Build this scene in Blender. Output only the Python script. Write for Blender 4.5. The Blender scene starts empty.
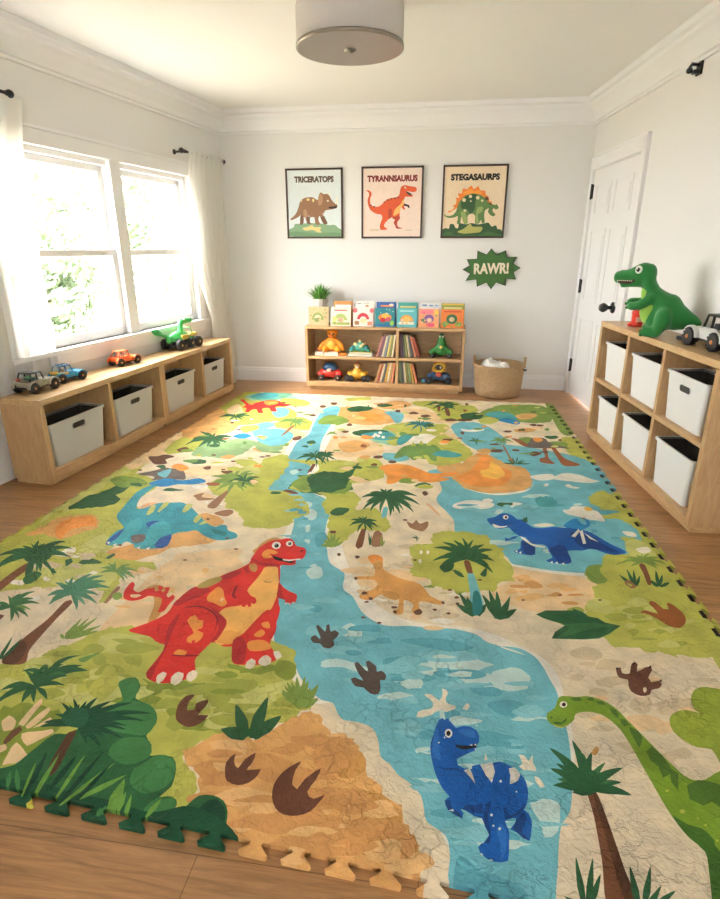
import bpy, bmesh, math, random
import numpy as np
from math import sin, cos, pi, radians, hypot, atan2, sqrt, ceil
from mathutils import Vector, Matrix
from mathutils.geometry import delaunay_2d_cdt, tessellate_polygon

MAT_PRINT = """
lime 1 -1999 5329 399 -542 -123 -793 -58 -486 -42 -343 11 -477 -5 -353 -69 -268 20 -366 -28 -315 -672 628 366 793 -85 1241
orange 1 -2037 4548 312 -272 -43 -367 -173 -223 -164 173
peach 1 -2104 3938 310 -322 -29 -451 -84 -153 -176 246
lime2 1 -2059 2990 182 27 71 -437 -26 -302 -134 35
mid 1 912 5161 120 -54 -37 -838 -120 -68
lime 1 841 4007 141 21 -2 -587 -92 -13
river 1 907 3517 145 -65 -42 -697 -108 42
lime 1 924 2986 161 24 -31 -875 -13 -366 -108 -246 5 398
lime 1 -1725 4301 1 379 149 91 341 -277 72 -333 -195 -82 -185 -54 -163 55
teal 1 -1789 4919 121 147 222 18 146 -201 -95 -50 -166 11 -117 -88
lime 1 -1439 4862 182 -9 118 -120 -61 -107 -167 40
river 1 -1412 4468 55 102 90 -80 16 -176 -70 -39
river 1 -1455 4090 112 44 83 -67 -52 -134 -91 -86 -61 88
lime 1 -1510 3979 101 66 47 -95 -70 -107
peach 1 -1782 4395 14 231 138 -251 12 -165
orange 1 -1849 4005 89 94 115 -10 62 -245 -54 -125 -75 -34
orange 1 -1885 4015 105 132 202 -48 46 -247 -124 -119 -73 -169 -104 46
lime 1 -1848 3427 1 213 72 75 157 -73 7 -208 -88 -69 -79 -40
mid 1 -1659 3562 110 81 144 0 70 -116 -31 -105 -119 -75 -69 -29
teal 1 -1633 3578 132 81 109 -75 -34 -123 -58 -146 -130 35
lime 1 -1301 3282 99 15 71 -60 -32 -57 -83 22
lime 1 -1121 3327 92 88 62 -83 14 -187 20 -151 -283 -42 -78 78 71 108 102 32
mid 1 -1269 3663 69 99 85 58 93 -77 5 -128 -108 -57 -111 4
foam 1 -1248 3732 77 79 72 -101 -30 -90 -73 10
peach 1 -1190 3879 74 108 85 -37 67 -153 -50 -139 -79 31
lime 1 -1298 4140 54 146 162 -4 98 -148 4 -151 -121 6 -123 7
orange 1 -1263 3517 86 33 57 -52 -66 -49
orange 1 -943 4538 80 106 59 -321 -68 19
mid 1 -941 4220 100 126 107 -68 -37 -138 -108 -68
peach 1 -798 3733 75 122 139 21 139 -91 72 -156 -26 -120 -121 -56 -126 -19 -116 59
orange 1 -696 3705 125 83 96 -92 -62 -131 -100 -34
orange 1 -948 4537 157 149 187 -4 125 -75 131 -188 -4 -138 -141 -100 -182 -1 -144 113
mid 1 -1000 4468 150 -95 132 -120 -87 -118 -113 -43
lime 1 -870 4946 184 86 47 -87 -165 -73
orange 1 -559 4721 131 221 161 -79 -41 -137 -142 -84
peach 1 -371 4685 198 -2 197 -180 92 -126 -91 -67 -214 49 -131 93
lime 1 -254 4933 205 51 204 -58 -7 -461 -124 10 -133 249 -120 78
river 1 -473 4547 78 41 87 -76 -1 -198 -41 -59 -63 183
lime 1 -429 4139 124 122 211 5 149 -4 -27 -202 -152 -139 -184 19 -105 54
foam 1 -221 3907 107 108 101 -77 29 -127 -92 -56 -123 24
teal 1 -594 3944 130 115 106 -33 62 -219 -33 -90 -130 66
lime 1 -391 3927 115 -28 -13 -176 -71 32
lime 1 30 3813 109 103 -7 -403 -99 -86 -99 21 46 155
mid 1 -258 3666 102 77 133 20 54 -113 -48 -159 -151 -4 -79 44
river 1 -365 3552 116 -2 58 -85 -71 -64 -91 40
lime 1 -515 3417 127 1 53 -148 -36 -193 -204 -30 -9 186
orange 1 -352 3318 93 48 126 -50 99 -130 -43 -65 -181 -27 -70 111
river 1 -60 3277 94 47 71 -38 -47 -87 -104 16
orange 1 33 3392 98 67 -2 -154 -48 -39
peach 1 -1 4055 141 -49 -2 -134 -109 27
mid 1 339 4693 143 210 170 58 225 -31 1 -389 -108 -124 -176 1 -179 0 -119 37
lime 1 83 4812 166 57 59 -150 -83 -103 -127 41
lime 1 -15 4702 128 -161 124 -39 -50 -118 -198 25
orange 1 599 4613 102 74 71 -48 -78 -125 -90 -2
river 1 81 4262 121 124 131 -86 76 -163 43 -156 -6 -213 -62 -127 -99 24 -87 107 -63 162 -40 156
lime 1 296 4455 96 70 55 -75 -68 -117 -73 15
orange 1 542 4205 78 61 99 -10 -53 -81 -102 -29
river 1 512 3660 197 -8 147 -123 207 -103 -41 -162 -517 -77 -28 152 -67 159 29 190
mid 1 716 3544 74 10 56 -78 -79 -45
lime 1 774 3465 75 29 65 -25 -35 -54 -79 4
mid 1 548 3996 99 37 53 -102 139 42 38 -79 -91 -75 -191 12
lime 1 -4 4005 84 -57 80 -140 54 -154 -36 -155 -87 -84 -85 -47 -75 59 -35 259
orange 1 191 3538 104 90 111 -166 71 -123 30 -130 -73 -62 -312 -46 -112 34 68 144
orange 1 247 3691 68 58 35 -55 -55 -66
river 1 -59 3253 45 -90 37 -160 -26 -115 7 -78 48 -104 35 -99 4 -118 31 -123 70 -55 117 -18 20 -57 51 -30 85 -11 59 -12 95 -9 77 59 207 157 58 198 -10 159 -75 106 93 425 -18 299 -101 117 -147 78 -158 60 -136 -20 -152 -338 -189 -134
foam 1 303 2232 103 -18 100 -17 121 -2 -6 -19 -119 -4 -99 17 -93 21
orange 1 -8 3371 110 -22 73 170 90 121 83 -53 75 -112 102 -63 21 -145 -34 -174 -107 -79 -123 -34 -121 45 -74 139 -52 63
foam 1 124 3052 85 -61 96 -29 97 21 91 60 43 86 19 105 -31 -139 -119 -81 -123 -34 -96 33
orange2 1 293 3622 71 -195 72 -104 -43 -182 -105 -65 -100 2 -87 123 95 124
yellowo 1 328 3501 68 -184 -49 -114 -76 23 -22 88 58 65
foam 1 689 3295 69 63 83 -20 57 -63 38 -21 -79 -39 -95 13 -82 15
foam 1 541 3273 125 59 16 -77 -92 -41
foam 1 97 2820 84 55 116 -25 -28 -66 -115 -33 -69 17
foam 1 240 2884 37 26 22 -26 -37 -40
foam 1 719 3146 28 42 15 -35 38 -13 -32 -23
foam 1 603 3159 24 18 2 -33 -27 -19
foam 1 369 2874 80 -2 -52 -58 -45 10
dkgreen 1 320 2853 61 32 20 -34 -49 -38 -34 12
orange2 1 -352 3320 109 24 85 -15 71 -65 55 -29 133 39 0 -55 -118 -53 -64 -27 -25 -38 -40 28 -37 -39 -28 30 -34 -67 -50 -14 -14 137 -71 26
orange2 1 -357 3243 52 94 34 -30 93 14 97 -120 149 -38 -115 -74 -118 20 -105 24 -53 73
peach 1 301 2207 102 -18 99 -17 113 -14 44 -82 -76 -140 -58 -21 -80 -25 -62 -2 -124 53 -26 72 69 68
lime 1 821 3014 51 69 55 30 25 -109 7 -126 7 -203 14 -219 0 128 -24 89 -52 78 -67 -10 -23 61 39 73 -40 51
lime 1 859 2544 45 18 55 -47 30 -118 55 -225 12 -287 11 -196 33 -67 -114 98 -86 -7 -56 -1 -32 -13 -37 17 -49 1 -31 14 -68 -10 -18 29 -21 52 -25 62 1 41 29 61 38 58 -5 54 23 44 -25 46 23 65 70 47 23 80 42 36 66 0 35 55
mid 1 646 2251 42 25 29 4 -23 -58 13 -75 -54 -25 -24 56
lime2 1 881 2514 65 21 24 -81 -7 -80 -87 -13 -22 56
foam 1 889 2616 49 -4 2 -45 -43 5
lime2 1 588 1980 49 37 44 -23 -56 -66 -39 5
foam 1 900 2444 56 29 7 -40 -46 -27
foam 1 -998 4538 8 -408 25 -299 -71 -125 12 -251 13 -187 -3 -285 45 -198 95 -143 86 -73 55 -84 20 -146 11 -231 91 -355 74 -219 94 -11 28 -158 62 -49 73 15 48 -44 103 -36 27 -88 46 -49 59 -49 41 -86 65 -142 -29 -16 211 22 -29 77 122 245 27 281 -32 174 -206 129 -288 28 -204 227 -184 527 -72 232 -171 422 -29 582 -78 730
river 1 -988 4572 8 -413 25 -278 -41 -191 16 -248 6 -169 -7 -316 44 -181 93 -142 76 -38 62 -96 26 -156 35 -310 64 -277 43 -170 22 -39 59 -37 53 -87 52 -58 37 -28 35 -7 23 -40 21 -19 41 -2 43 -15 22 -39 14 -55 26 -18 24 -30 32 -19 30 -33 9 -36 8 -30 45 -28 9 -52 -4 -38 12 -45 16 -56 33 -46 152 22 11 112 15 66 12 58 16 51 24 32 22 86 16 119 3 86 -2 81 -2 42 -11 42 -13 58 -22 50 -48 34 -60 -4 79 -29 -37 20 -85 29 -32 34 -77 22 -78 -6 -82 0 -97 -9 -82 61 -53 96 -50 56 -15 111 -74 71 -40 126 -30 101 -22 155 -9 175 -52 95 -74 56 -74 74 -42 275 -3 272 -39 309 -8 367 -9 435 -57 121
foam 1 -1272 2727 2 -8 -4 -7 -7 -2 -10 9 -2 9 3 7 3 8 11 -6
foam 1 -1207 2637 -1 -10 -3 -7 -11 5 -5 3 -4 9 3 7 4 7 10 -7
foam 1 -1180 2688 1 -11 -7 -4 -8 1 -5 7 -7 7 4 10 5 2 9 -5
foam 1 -1124 2624 -2 -8 -4 -5 -6 -2 -7 7 -6 8 5 8 4 5 7 -6
foam 1 -1117 2675 2 -10 -2 -7 -8 1 -6 10 -8 9 3 10 7 2 8 -7
foam 1 -1109 2743 2 -11 -6 -1 -6 0 -10 5 0 8 -1 9 8 0 6 -3
foam 1 -1014 2613 -2 -9 -1 -9 -8 4 -9 6 -4 9 5 7 5 3 7 -2
foam 1 -1028 2793 -4 -9 -3 -4 -5 -4 -8 11 -7 8 3 8 8 5 9 -4
tealg 1 -1758 4899 140 173 208 0 -27 -212 -148 -106
lime 1 -1749 4181 91 152 196 -41 127 -94 -97 -143 -179 -26
orange 1 -1791 3654 -87 126 51 238 101 144 144 -108 1 -201 -114 -148
river 1 -1375 3883 153 91 158 -120 -8 -223 -121 -43 -112 138
mid3 1 -1623 3333 -5 215 102 101 135 65 116 -88 -8 -197 -80 -132 -147 23
mid3 1 -1281 3642 146 -62 68 52 -8 -164 -123 5
lime 1 -1055 3417 74 -19 41 -131 10 -197 -16 -124 -2 -114 40 -100 67 -66 100 -104 35 -84 -42 -65 -111 -21 -84 13 -6 113 24 77 -72 88 -111 4 -128 65 -74 134 41 103 65 85 103 101
mid 1 -952 4322 96 83 137 -126 -90 -121 -128 -8
shrub 1 -851 2920 68 98 -58 59 107 54 100 106 176 -39 60 -55 -122 -116 44 -74 -56 -139 -136 22 -113 10
lime 1 -606 2751 95 66 59 -93 -40 -125 -72 3
lime 1 -907 3674 36 26 -13 -65
dkgreen 1 -930 3713 43 28 27 -60 -51 -16
dkgreen 1 -945 3605 35 26 18 -47
foam2 1 -743 2690 32 37 51 -15 1 -63 -43 -16
foam2 1 -682 2606 32 35 39 -39 8 -72 -30 -19 -29 39
foam2 1 -633 2443 18 21 13 -70 -12 -15
foam2 1 -899 3141 30 34 28 -46 -29 -37
foam2 1 -526 2082 17 23 27 -47 -24 -14
foam2 1 -608 2305 28 9 3 -40
foam2 1 -331 1664 39 54 40 -23 12 -42 -39 -13 -31 9
foam2 1 -9 1554 54 33 34 48 33 -1 32 -40 64 -24 -45 -30 -43 -14 -63 6 -44 10
foam2 1 183 1512 56 47 42 7 38 -33 -17 -54 -42 -21 -39 8 -29 25
foam2 1 -59 1477 31 19 42 38 16 -14 -36 -43 -31 -15
foam2 1 -533 2050 50 35 24 -76 -45 -20
foam2 1 -112 1447 72 81 78 34 40 6 10 -13 -49 -15 -48 -43 -47 -28
river2 1 -105 1652 138 29 113 -28 -56 -34 -101 7
river2 1 88 926 46 -27 58 -11 36 -20 -11 -37 -131 -19 -12 46
river2 1 -151 1541 75 28 16 -62 -62 -32
river2 1 176 1397 80 26 45 -33 -71 -37
river2 1 -567 2361 42 32 31 -95 -35 -53
foam2 1 261 1080 54 20 19 -18 -19 -65 -30 -19 -8 44
lime 1 -615 2824 62 44 97 14 42 -95 5 -125 87 43 64 -109 35 -93 -19 -55 -121 -5 -39 -58 -23 -77 -28 -40 -47 5 -18 147 -21 163 -4 89
lime 1 -950 3332 191 28 194 6 167 -43 80 -157 -77 -110 -109 -54 -8 -128 -103 -50 -84 58 -20 -39 -114 54 19 155 65 50 -13 123
mid 1 -838 2971 59 126 152 3 120 -80 9 -144 -79 -29 -90 22 -101 2
dkgreen 1 -770 3059 83 114 101 -47 189 -51 -117 -17 -10 -114 -46 -61 -107 -33 -44 64
foam 1 -795 3264 34 27 31 -104 -39 -68
kbrown 0 -793 3157 6 108 19 3 0 -120
kbrown 1 -873 2820 33 48 71 -39 -1 -35 -63 -2
dkgreen 1 -544 2611 27 65 67 -5 -25 -79 -51 -7
mid 1 -474 2274 -13 4 -10 3 -14 -4 -12 -7 14 -10 16 -6 10 2 12 1
mid 1 -469 2272 -13 18 -10 15 -17 15 -15 10 12 -23 15 -24 11 -10 14 -14
mid 1 -465 2270 -10 27 -8 21 -16 29 -15 22 9 -31 12 -34 10 -18 12 -24
mid 1 -461 2268 -6 32 -5 26 -11 39 -12 32 3 -35 7 -40 8 -26 8 -31
mid 1 -458 2266 -2 32 -2 26 -7 41 -9 35 0 -34 2 -40 4 -26 6 -32
mid 1 -455 2264 5 22 4 18 0 33 -1 29 -8 -21 -6 -27 -1 -21 -1 -26
mid 1 -453 2261 10 11 8 8 8 20 6 21 -12 -6 -13 -12 -6 -13 -8 -15
mid 1 -456 2263 3 14 3 10 0 22 -2 19 -7 -11 -5 -16 0 -13 -1 -17
kbrown 0 -472 2406 0 -8 -5 -6 -8 -4 -9 1 -7 5 -4 7 1 8 5 6 8 4 9 -1 7 -5
peach 1 -393 2071 80 39 94 -13 13 -51 -77 2 -64 3
peach 1 -293 2046 67 50 105 15 67 -68 -119 -54 -120 -18
peach 1 -556 3130 95 -26 69 -67 -90 6
peach2 1 -1546 2534 18 55 67 -8 5 -102 -54 -41
orange 1 -1343 2182 77 67 47 49 86 28 70 -33 53 -61 -86 -53 -89 -39 -45 -69 -77 -53 -96 -14 -55 70 60 60
orange 1 -1215 2482 64 26 99 -65 -18 -64 -99 31
peach 1 -1138 2097 93 26 159 62 26 -71 -122 -78 -119 -18
peach 1 -1169 1549 -6 120 5 112 10 203 70 110 100 60 105 -29 68 -62 85 -120 42 -202 -89 -225 -194 -46 -115 -51
peach 1 -1555 3055 96 111 232 -38 -42 -76 -181 -72
peach 1 -1339 2728 53 27 83 -44 -45 -44
lime 1 -1877 2320 -24 196 11 189 -8 186 96 82 153 -88 58 -96 -18 -139 16 -88 81 -91 -7 -98 20 -87 -6 -87 6 -80 -29 -164 -120 -52 -189 220
dkgreen 1 -1912 2462 2 143 43 64 38 105 46 69 48 -115 -20 -81 60 -47 -20 -74 -96 -49 -52 -18
mid 1 -1919 2866 91 58 168 -84 -96 -75 -73 9
lime 1 -1973 2050 34 172 -2 212 114 -43 143 -7 117 -39 87 -169 30 -113 91 -53 161 3 18 -79 -83 -12 -10 -60 28 -121 -20 -37 -38 98 -95 -5 -122 -30 -99 -15 -73 -47 -68 -24 -274 208
lime2 1 -1599 2086 21 125 98 -35 29 -91 -88 -35
orange 1 -1930 2158 25 109 20 87 96 43 92 -15 63 -102 -41 -58 -67 -73 -103 35
orange2 1 -1849 2303 39 62 71 39 84 -100 -47 -20 -48 -47 8 -88 -72 65
lime2 1 -1713 1905 157 45 161 3 75 -30 27 -137 -95 13 -107 -21
dkgreen 1 -1526 1963 8 39 56 -7 43 -17 -41 -13 -34 -13
dkgreen 1 -1432 2014 13 49 16 -13 -10 -40
lime 1 -1129 2685 58 102 142 60 173 -51 101 -164 -33 -104 -121 -80 -99 -45 -108 142 -75 39
lime2 1 -1227 3128 79 84 78 -131 -84 -57
lime 1 -1489 1205 97 133 87 27 40 72 45 43 29 43 37 34 72 28 95 -20 125 -26 152 78 158 -32 89 -40 33 -60 -5 -43 26 -50 37 -46 29 -44 -34 -36 -37 -39 -40 -42 -36 -20 -48 11 -29 -8 -28 -25 -26 -21 -17 -38 28 -25 25 -18 22 -32 2 -42 -21 -81 -579 -86
lime2 1 -1148 1515 60 27 100 -22 15 -50 -80 -29 -54 9
lime2 1 -605 1326 67 41 74 -50 -47 -64 -58 -49 -67 3 21 58
mid2 1 -657 1454 81 -12 61 21 44 -5 -64 -39 -75 0 -40 18
mid2 1 -896 1343 58 -14 80 6 49 19 22 -13 -72 -22 -97 -4
mid2 1 -489 1491 47 -9 23 -44 -24 -34 -54 38
lime2 1 -1106 1207 49 52 95 61 57 -98 -58 -36 -98 42
mid2 1 -795 1268 -30 -26 -55 1 -60 -9 6 19 42 14 72 16
limed 1 -639 1329 -8 -16 -32 -8 -70 -1 6 18 49 15 48 6
limed 1 -566 1384 -3 -11 -26 -3 -26 0 12 14 5 1 24 4
limed 1 -945 1320 -9 -10 -24 -10 -11 6 -10 11 7 8 34 0
limed 1 -842 1311 -8 -11 -49 -4 -28 -4 -11 10 24 10 61 6
limed 1 -517 1328 -20 -14 -31 -10 -36 6 -15 8 38 18 51 -2
mid2 1 -570 1203 -19 -20 -35 -7 -51 2 22 20 19 12 61 8
lime2 1 -603 1289 -5 -23 -43 -14 -32 16 -10 20 15 25 54 -9
mid2 1 -603 1315 8 -19 -38 -1 -40 -1 -6 17 34 14 44 -2
mid2 1 -808 1298 -6 -8 -21 -15 -27 8 -6 11 18 12 14 2
lime2 1 -1015 1345 21 -10 -59 -19 -71 5 15 18 32 23 33 1
limed 1 -1095 1461 -6 -24 -24 -6 -39 6 -1 27 12 13 26 0
limed 1 -548 1209 -20 -16 -55 -12 -64 4 26 12 29 18 36 -4
limed 1 -479 1293 -16 -9 -33 -13 -24 8 -12 6 31 6 35 4
mid2 1 -502 1247 -15 -12 -51 -19 -51 6 11 20 30 9 52 8
limed 1 -1001 1513 -18 -11 -37 -9 -12 5 -33 9 30 13 29 -1
limed 1 -1068 1419 15 -30 -21 -10 -28 19 -15 31 7 7 17 0
lime2 1 -688 1416 -16 -19 -26 -7 -36 7 -8 10 30 11 25 6
limed 1 -747 1408 -1 -15 -42 -9 -52 0 3 24 28 9 49 19
limed 1 -468 1205 -47 -36 -49 0 -21 5 -35 23 32 22 58 -5
lime2 1 -655 1412 -1 -10 -40 -11 -32 5 -29 7 40 18 53 -1
mid2 1 -699 1331 -21 -26 -30 1 -44 3 -21 17 40 31 58 -16
limed 1 -534 1362 -13 -18 -63 -3 -38 0 -5 13 39 17 72 6
limed 1 -905 1312 -2 -19 -19 4 -13 -2 -31 20 24 12 31 -5
limed 1 -678 1318 10 -8 -48 -12 -24 7 -17 8 31 13 61 3
limed 1 -662 1324 14 -11 -71 -12 -35 1 0 12 26 18 64 -1
limed 1 -841 1320 -41 -12 -49 -10 -26 1 -30 3 56 18 39 -2
lime2 1 -723 1246 -32 -16 -40 -12 -46 0 -6 18 44 8 54 7
limed 1 -522 1267 -16 -14 -40 -23 -44 10 0 21 25 25 41 -4
lime2 1 -458 1330 11 -17 -55 -17 -39 6 -23 22 45 30 57 -10
limed 1 -906 1491 -30 -23 -51 -22 -62 8 -14 28 47 24 40 0
lime2 1 -967 1542 -32 -14 -47 -7 -43 -5 -16 10 41 10 57 8
lime2 1 -827 1299 -17 -19 -22 -22 -46 14 -39 19 55 19 46 5
lime2 1 -555 1217 -13 -28 -58 2 -31 1 -43 15 50 18 59 2
mid2 1 -632 1202 -3 -24 -36 -8 -62 11 15 21 25 5 58 18
limed 1 -589 1303 -9 -23 -32 -17 -21 20 -25 15 18 29 33 -5
limed 1 -1131 1427 -22 -16 -61 -11 -71 -7 2 16 55 18 42 9
limed 1 -929 1345 -16 -15 -27 -8 -65 -3 10 16 36 15 48 4
limed 1 -595 1385 -13 -11 -37 -9 -35 3 6 12 17 20 31 -10
mid2 1 -601 1403 -2 -11 -33 -9 -17 2 -30 14 35 17 39 -4
limed 1 -675 1265 -16 -20 -63 -8 -66 -8 25 32 11 18 60 -4
limed 1 -366 1283 -17 -10 -53 -12 -33 1 5 14 17 7 33 6
limed 1 -524 1367 -27 -33 -36 -8 -19 14 -33 25 37 11 57 15
mid2 1 -665 1232 -2 -16 -46 -11 -23 6 -27 22 30 11 46 7
limed 1 -736 1307 -5 -19 -25 1 -25 1 -9 12 21 8 28 6
mid2 1 -811 1239 9 -13 -29 -3 -27 2 -12 16 18 20 30 -4
lime2 1 -485 1244 -49 -14 -55 -11 -57 -3 -18 6 55 23 70 7
limed 1 -477 1235 1 -28 -30 -6 -33 10 0 21 11 26 52 -8
limed 1 -940 1423 6 -31 -37 10 -7 -2 -34 29 18 12 32 6
limed 1 -425 1366 -7 -13 -41 -8 -45 2 -2 17 32 12 31 -4
mid2 1 -807 1318 -2 -13 -21 -9 -32 6 -7 14 17 15 31 -8
lime2 1 -412 1364 10 -6 -49 -17 -58 1 -14 14 58 20 63 1
limed 1 -966 1364 -16 -20 -35 -6 -41 -2 -2 25 9 28 51 -3
limed 1 -622 1349 -20 -19 -43 -11 -56 1 26 22 19 7 39 11
mid2 1 -556 1339 -2 -7 -68 -18 -40 3 7 10 23 13 50 1
limed 1 -509 1234 -6 -18 -58 -17 -39 10 -16 12 39 20 67 7
lime2 1 -778 1408 9 -17 -56 -2 -26 0 -29 10 42 18 45 -1
limed 1 -688 1193 0 -22 -14 -10 -34 15 -4 20 9 24 29 -16
limed 1 -340 1323 -25 -30 -51 3 -44 -5 10 28 19 20 48 4
lime2 1 -393 1381 -26 -15 -32 -19 -47 9 -5 16 36 19 44 12
lime2 1 -1265 1357 20 -16 -29 -15 -26 14 -16 22 13 5 20 13
lime2 1 -1112 1346 -19 -23 -41 -18 -56 9 14 28 3 30 63 -12
lime2 1 -1051 1246 -9 -27 -39 1 -19 2 -11 22 0 22 45 -4
lime2 1 -1227 1371 8 -16 -55 -4 -13 5 -24 16 21 12 47 -1
limed 1 -1206 1344 -30 -18 -18 -13 -46 9 -1 22 17 8 30 3
lime2 1 -1237 1344 -10 -9 -33 -11 -18 5 -3 11 3 9 30 -2
lime2 1 -1071 1262 13 -20 -23 -1 -28 9 1 21 -5 19 28 -5
limed 1 -1351 1331 -3 -7 -25 -8 -21 4 -5 10 10 5 16 8
lime2 1 -943 1331 -19 -15 -35 -5 -35 -4 -27 12 41 26 64 -3
lime2 1 -1178 1268 -4 -14 -20 -9 -32 7 -12 10 24 12 15 7
limed 1 -1096 1247 -20 -19 -29 -16 -60 9 -14 15 39 20 45 8
lime2 1 -1265 1268 -6 -26 -27 -8 -44 11 -13 20 23 16 37 2
limed 1 -1209 1237 3 -7 -41 -7 -34 -2 -26 7 49 8 40 9
limed 1 -1079 1344 11 -23 -31 -15 -45 18 -25 25 41 10 41 3
limed 1 -1080 1309 14 -15 -41 -3 -24 -5 -17 22 24 10 21 13
limed 1 -1023 1299 12 -10 -19 -17 -22 12 -13 21 7 7 20 7
foam 1 -1559 1827 -4 -17 -11 1 -10 5 -11 12 -3 15 17 -8
foam 1 -1545 2013 -10 -12 -16 -2 -18 2 -15 8 17 11 26 -2
sandd 1 -1511 1943 10 -10 -24 -6 -28 3 6 15 4 4 28 2
foam 1 -1602 2026 -3 -23 -41 0 -33 5 11 15 -6 22 37 -6
foam 1 -1645 1787 2 -20 -31 3 -15 -2 -25 19 21 14 24 -1
sandd 1 -1694 2083 -11 -12 -9 -8 -29 8 -14 9 22 12 17 -4
sandd 1 -1441 1791 -5 -9 -36 -4 -25 -1 7 11 2 9 48 -1
foam 1 -1446 1831 -5 -8 -16 -8 -27 6 -4 6 12 11 18 -2
sandd 1 -1592 1917 1 -8 -26 -7 -18 -3 -19 16 19 10 26 9
sandd 1 -1321 1767 8 -8 -23 -5 -23 -1 2 20 2 9 16 1
sandd 1 -1492 1933 -7 -11 -11 0 -9 2 -13 7 6 15 19 -7
foam 1 -1511 2037 4 -8 -32 -11 -21 9 -23 5 27 12 40 5
sandd 1 -1584 1933 -24 -26 -26 5 -35 -3 -11 17 22 14 31 9
sandd 1 -1665 1923 6 -15 -13 -15 -36 13 -11 19 17 12 29 -4
sandd 1 -1508 1766 0 -13 -14 -6 -13 11 -12 7 11 5 11 7
sandd 1 -1582 2021 -1 -11 -9 -15 -24 8 -12 23 0 18 23 -10
sandd 1 -1402 1869 -9 -16 -14 -5 -36 2 -17 17 30 11 25 7
foam 1 -1604 2062 11 -21 -31 0 -35 3 3 19 5 18 27 2
foam 1 -1345 1769 6 -11 -34 -21 -53 10 17 21 11 11 40 8
sandd 1 -1496 2041 15 -23 -37 -2 -36 6 -20 17 33 9 33 2
foam 1 -1395 1901 -2 -10 -9 -7 -25 7 4 10 3 11 16 -3
foam 1 -1510 1695 -3 -14 -14 -5 -35 3 10 15 6 5 18 11
sandd 1 -1617 1940 14 -16 -24 -9 -27 10 -21 13 20 19 25 -10
sandd 1 -1489 2006 -5 -14 -21 -2 -23 1 -6 15 6 15 26 2
sandd 1 -1308 1701 -4 -10 -10 -7 -18 4 -16 19 5 19 31 -11
foam 1 -1383 1837 -13 -18 -27 0 -36 -1 -6 11 23 12 25 2
peach 1 -35 1800 -5 -11 -20 -14 -21 12 8 17 12 10 23 -4
sandd 1 146 1902 -26 -18 -36 -2 -34 -3 17 21 10 1 44 12
foam 1 -166 1947 7 -15 -32 -12 -12 16 -23 13 30 11 31 5
sandd 1 -238 2198 -11 -9 -22 -6 -31 2 17 11 15 6 16 -1
sandd 1 -155 1924 -16 -14 -27 -15 -29 9 -5 24 30 14 22 2
sandd 1 44 1801 -12 -13 -18 -15 -22 14 4 14 16 5 25 3
sandd 1 -85 2155 -28 -29 -36 3 -11 8 -22 18 32 5 29 7
sandd 1 -50 1826 -5 -13 -21 -6 -25 7 2 11 18 4 26 6
foam 1 -172 1885 -4 -12 -21 -2 -17 3 -13 11 24 10 33 3
sandd 1 160 1939 -15 -16 -18 -6 -6 12 -5 11 14 14 24 0
peach 1 -201 1975 -7 -24 -17 -1 -35 10 -2 17 34 11 22 -5
peach 1 -259 1927 -13 -14 -12 -3 -10 5 -7 13 9 15 28 -4
peach 1 49 1742 -26 -18 -29 -3 -15 2 -9 11 21 12 24 5
foam 1 92 1787 -38 -21 -29 0 -19 3 -15 9 32 19 37 -1
foam 1 -223 1920 7 -16 -22 1 -9 4 -8 15 13 9 23 -5
sandd 1 -175 2121 -37 -16 -19 -7 -32 3 6 13 20 10 23 1
sandd 1 -252 2160 2 -12 -31 -11 -25 6 11 15 11 12 21 -3
sandd 1 -145 1869 -6 -8 -29 -9 -9 6 -2 10 10 7 30 0
sandd 1 -153 1911 -14 -21 -18 -5 -23 11 -10 15 29 6 17 11
sandd 1 -108 2181 -8 -7 -11 -12 -18 8 7 13 8 1 13 1
peach 1 -235 2179 -12 -20 -42 -23 -40 13 6 32 22 17 46 -7
peach 1 -27 2062 4 -7 -22 -13 -29 6 16 15 12 9 13 6
sandd 1 63 1966 -2 -6 -21 -6 -22 0 8 10 14 8 16 -2
sandd 1 -140 1951 -16 -10 -27 -5 -23 0 -7 9 27 11 41 -1
sandd 1 -10 2282 -12 -8 -12 -10 -19 4 12 15 6 8 13 -4
sandd 1 99 1970 -15 -17 -12 5 -7 3 -6 9 14 5 11 2
foam 1 -96 2244 -12 -10 -21 -7 -21 5 10 12 10 7 13 1
sandd 1 131 1881 -6 -23 -25 -7 -10 16 -3 20 13 20 14 -18
peach 1 110 2121 -28 -12 -20 -2 -27 -3 -3 12 30 13 22 1
peach 1 -71 2138 -13 -12 -36 -4 -10 2 -1 13 12 13 26 -2
sandd 1 -93 2321 0 -11 -37 -21 -35 13 -4 13 38 21 44 5
foam 1 137 1969 -31 -18 -20 1 -39 -1 24 15 12 17 25 -1
sandd 1 -188 2093 -3 -17 -9 4 -8 2 -7 16 12 6 13 1
sandd 1 105 1823 -16 -14 -27 -11 -20 12 -2 13 25 15 27 -1
sandd 1 654 1368 -7 -9 -27 -3 -17 1 9 7 16 13 25 1
peach 1 824 1463 -16 -15 -44 -16 -12 7 10 27 16 4 28 -1
sandd 1 904 1604 0 -8 -52 -7 -18 -2 -21 10 43 9 35 5
sandd 1 800 1491 -21 -26 -29 -11 -26 17 8 21 34 11 36 12
sandd 1 664 1270 -23 -22 -27 1 -39 2 25 17 31 16 30 4
sandd 1 562 1411 -5 -21 -27 3 -13 -2 -11 24 32 6 30 2
sandd 1 696 1559 -16 -19 -40 -18 -33 17 6 19 46 20 34 -7
sandd 1 635 1630 -31 -32 -39 4 -33 -4 20 37 24 21 58 -4
sandd 1 583 1546 -15 -24 -26 -2 -22 6 3 21 24 8 41 8
sandd 1 565 1671 -20 -30 -14 -3 -11 12 0 27 26 24 18 -11
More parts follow.
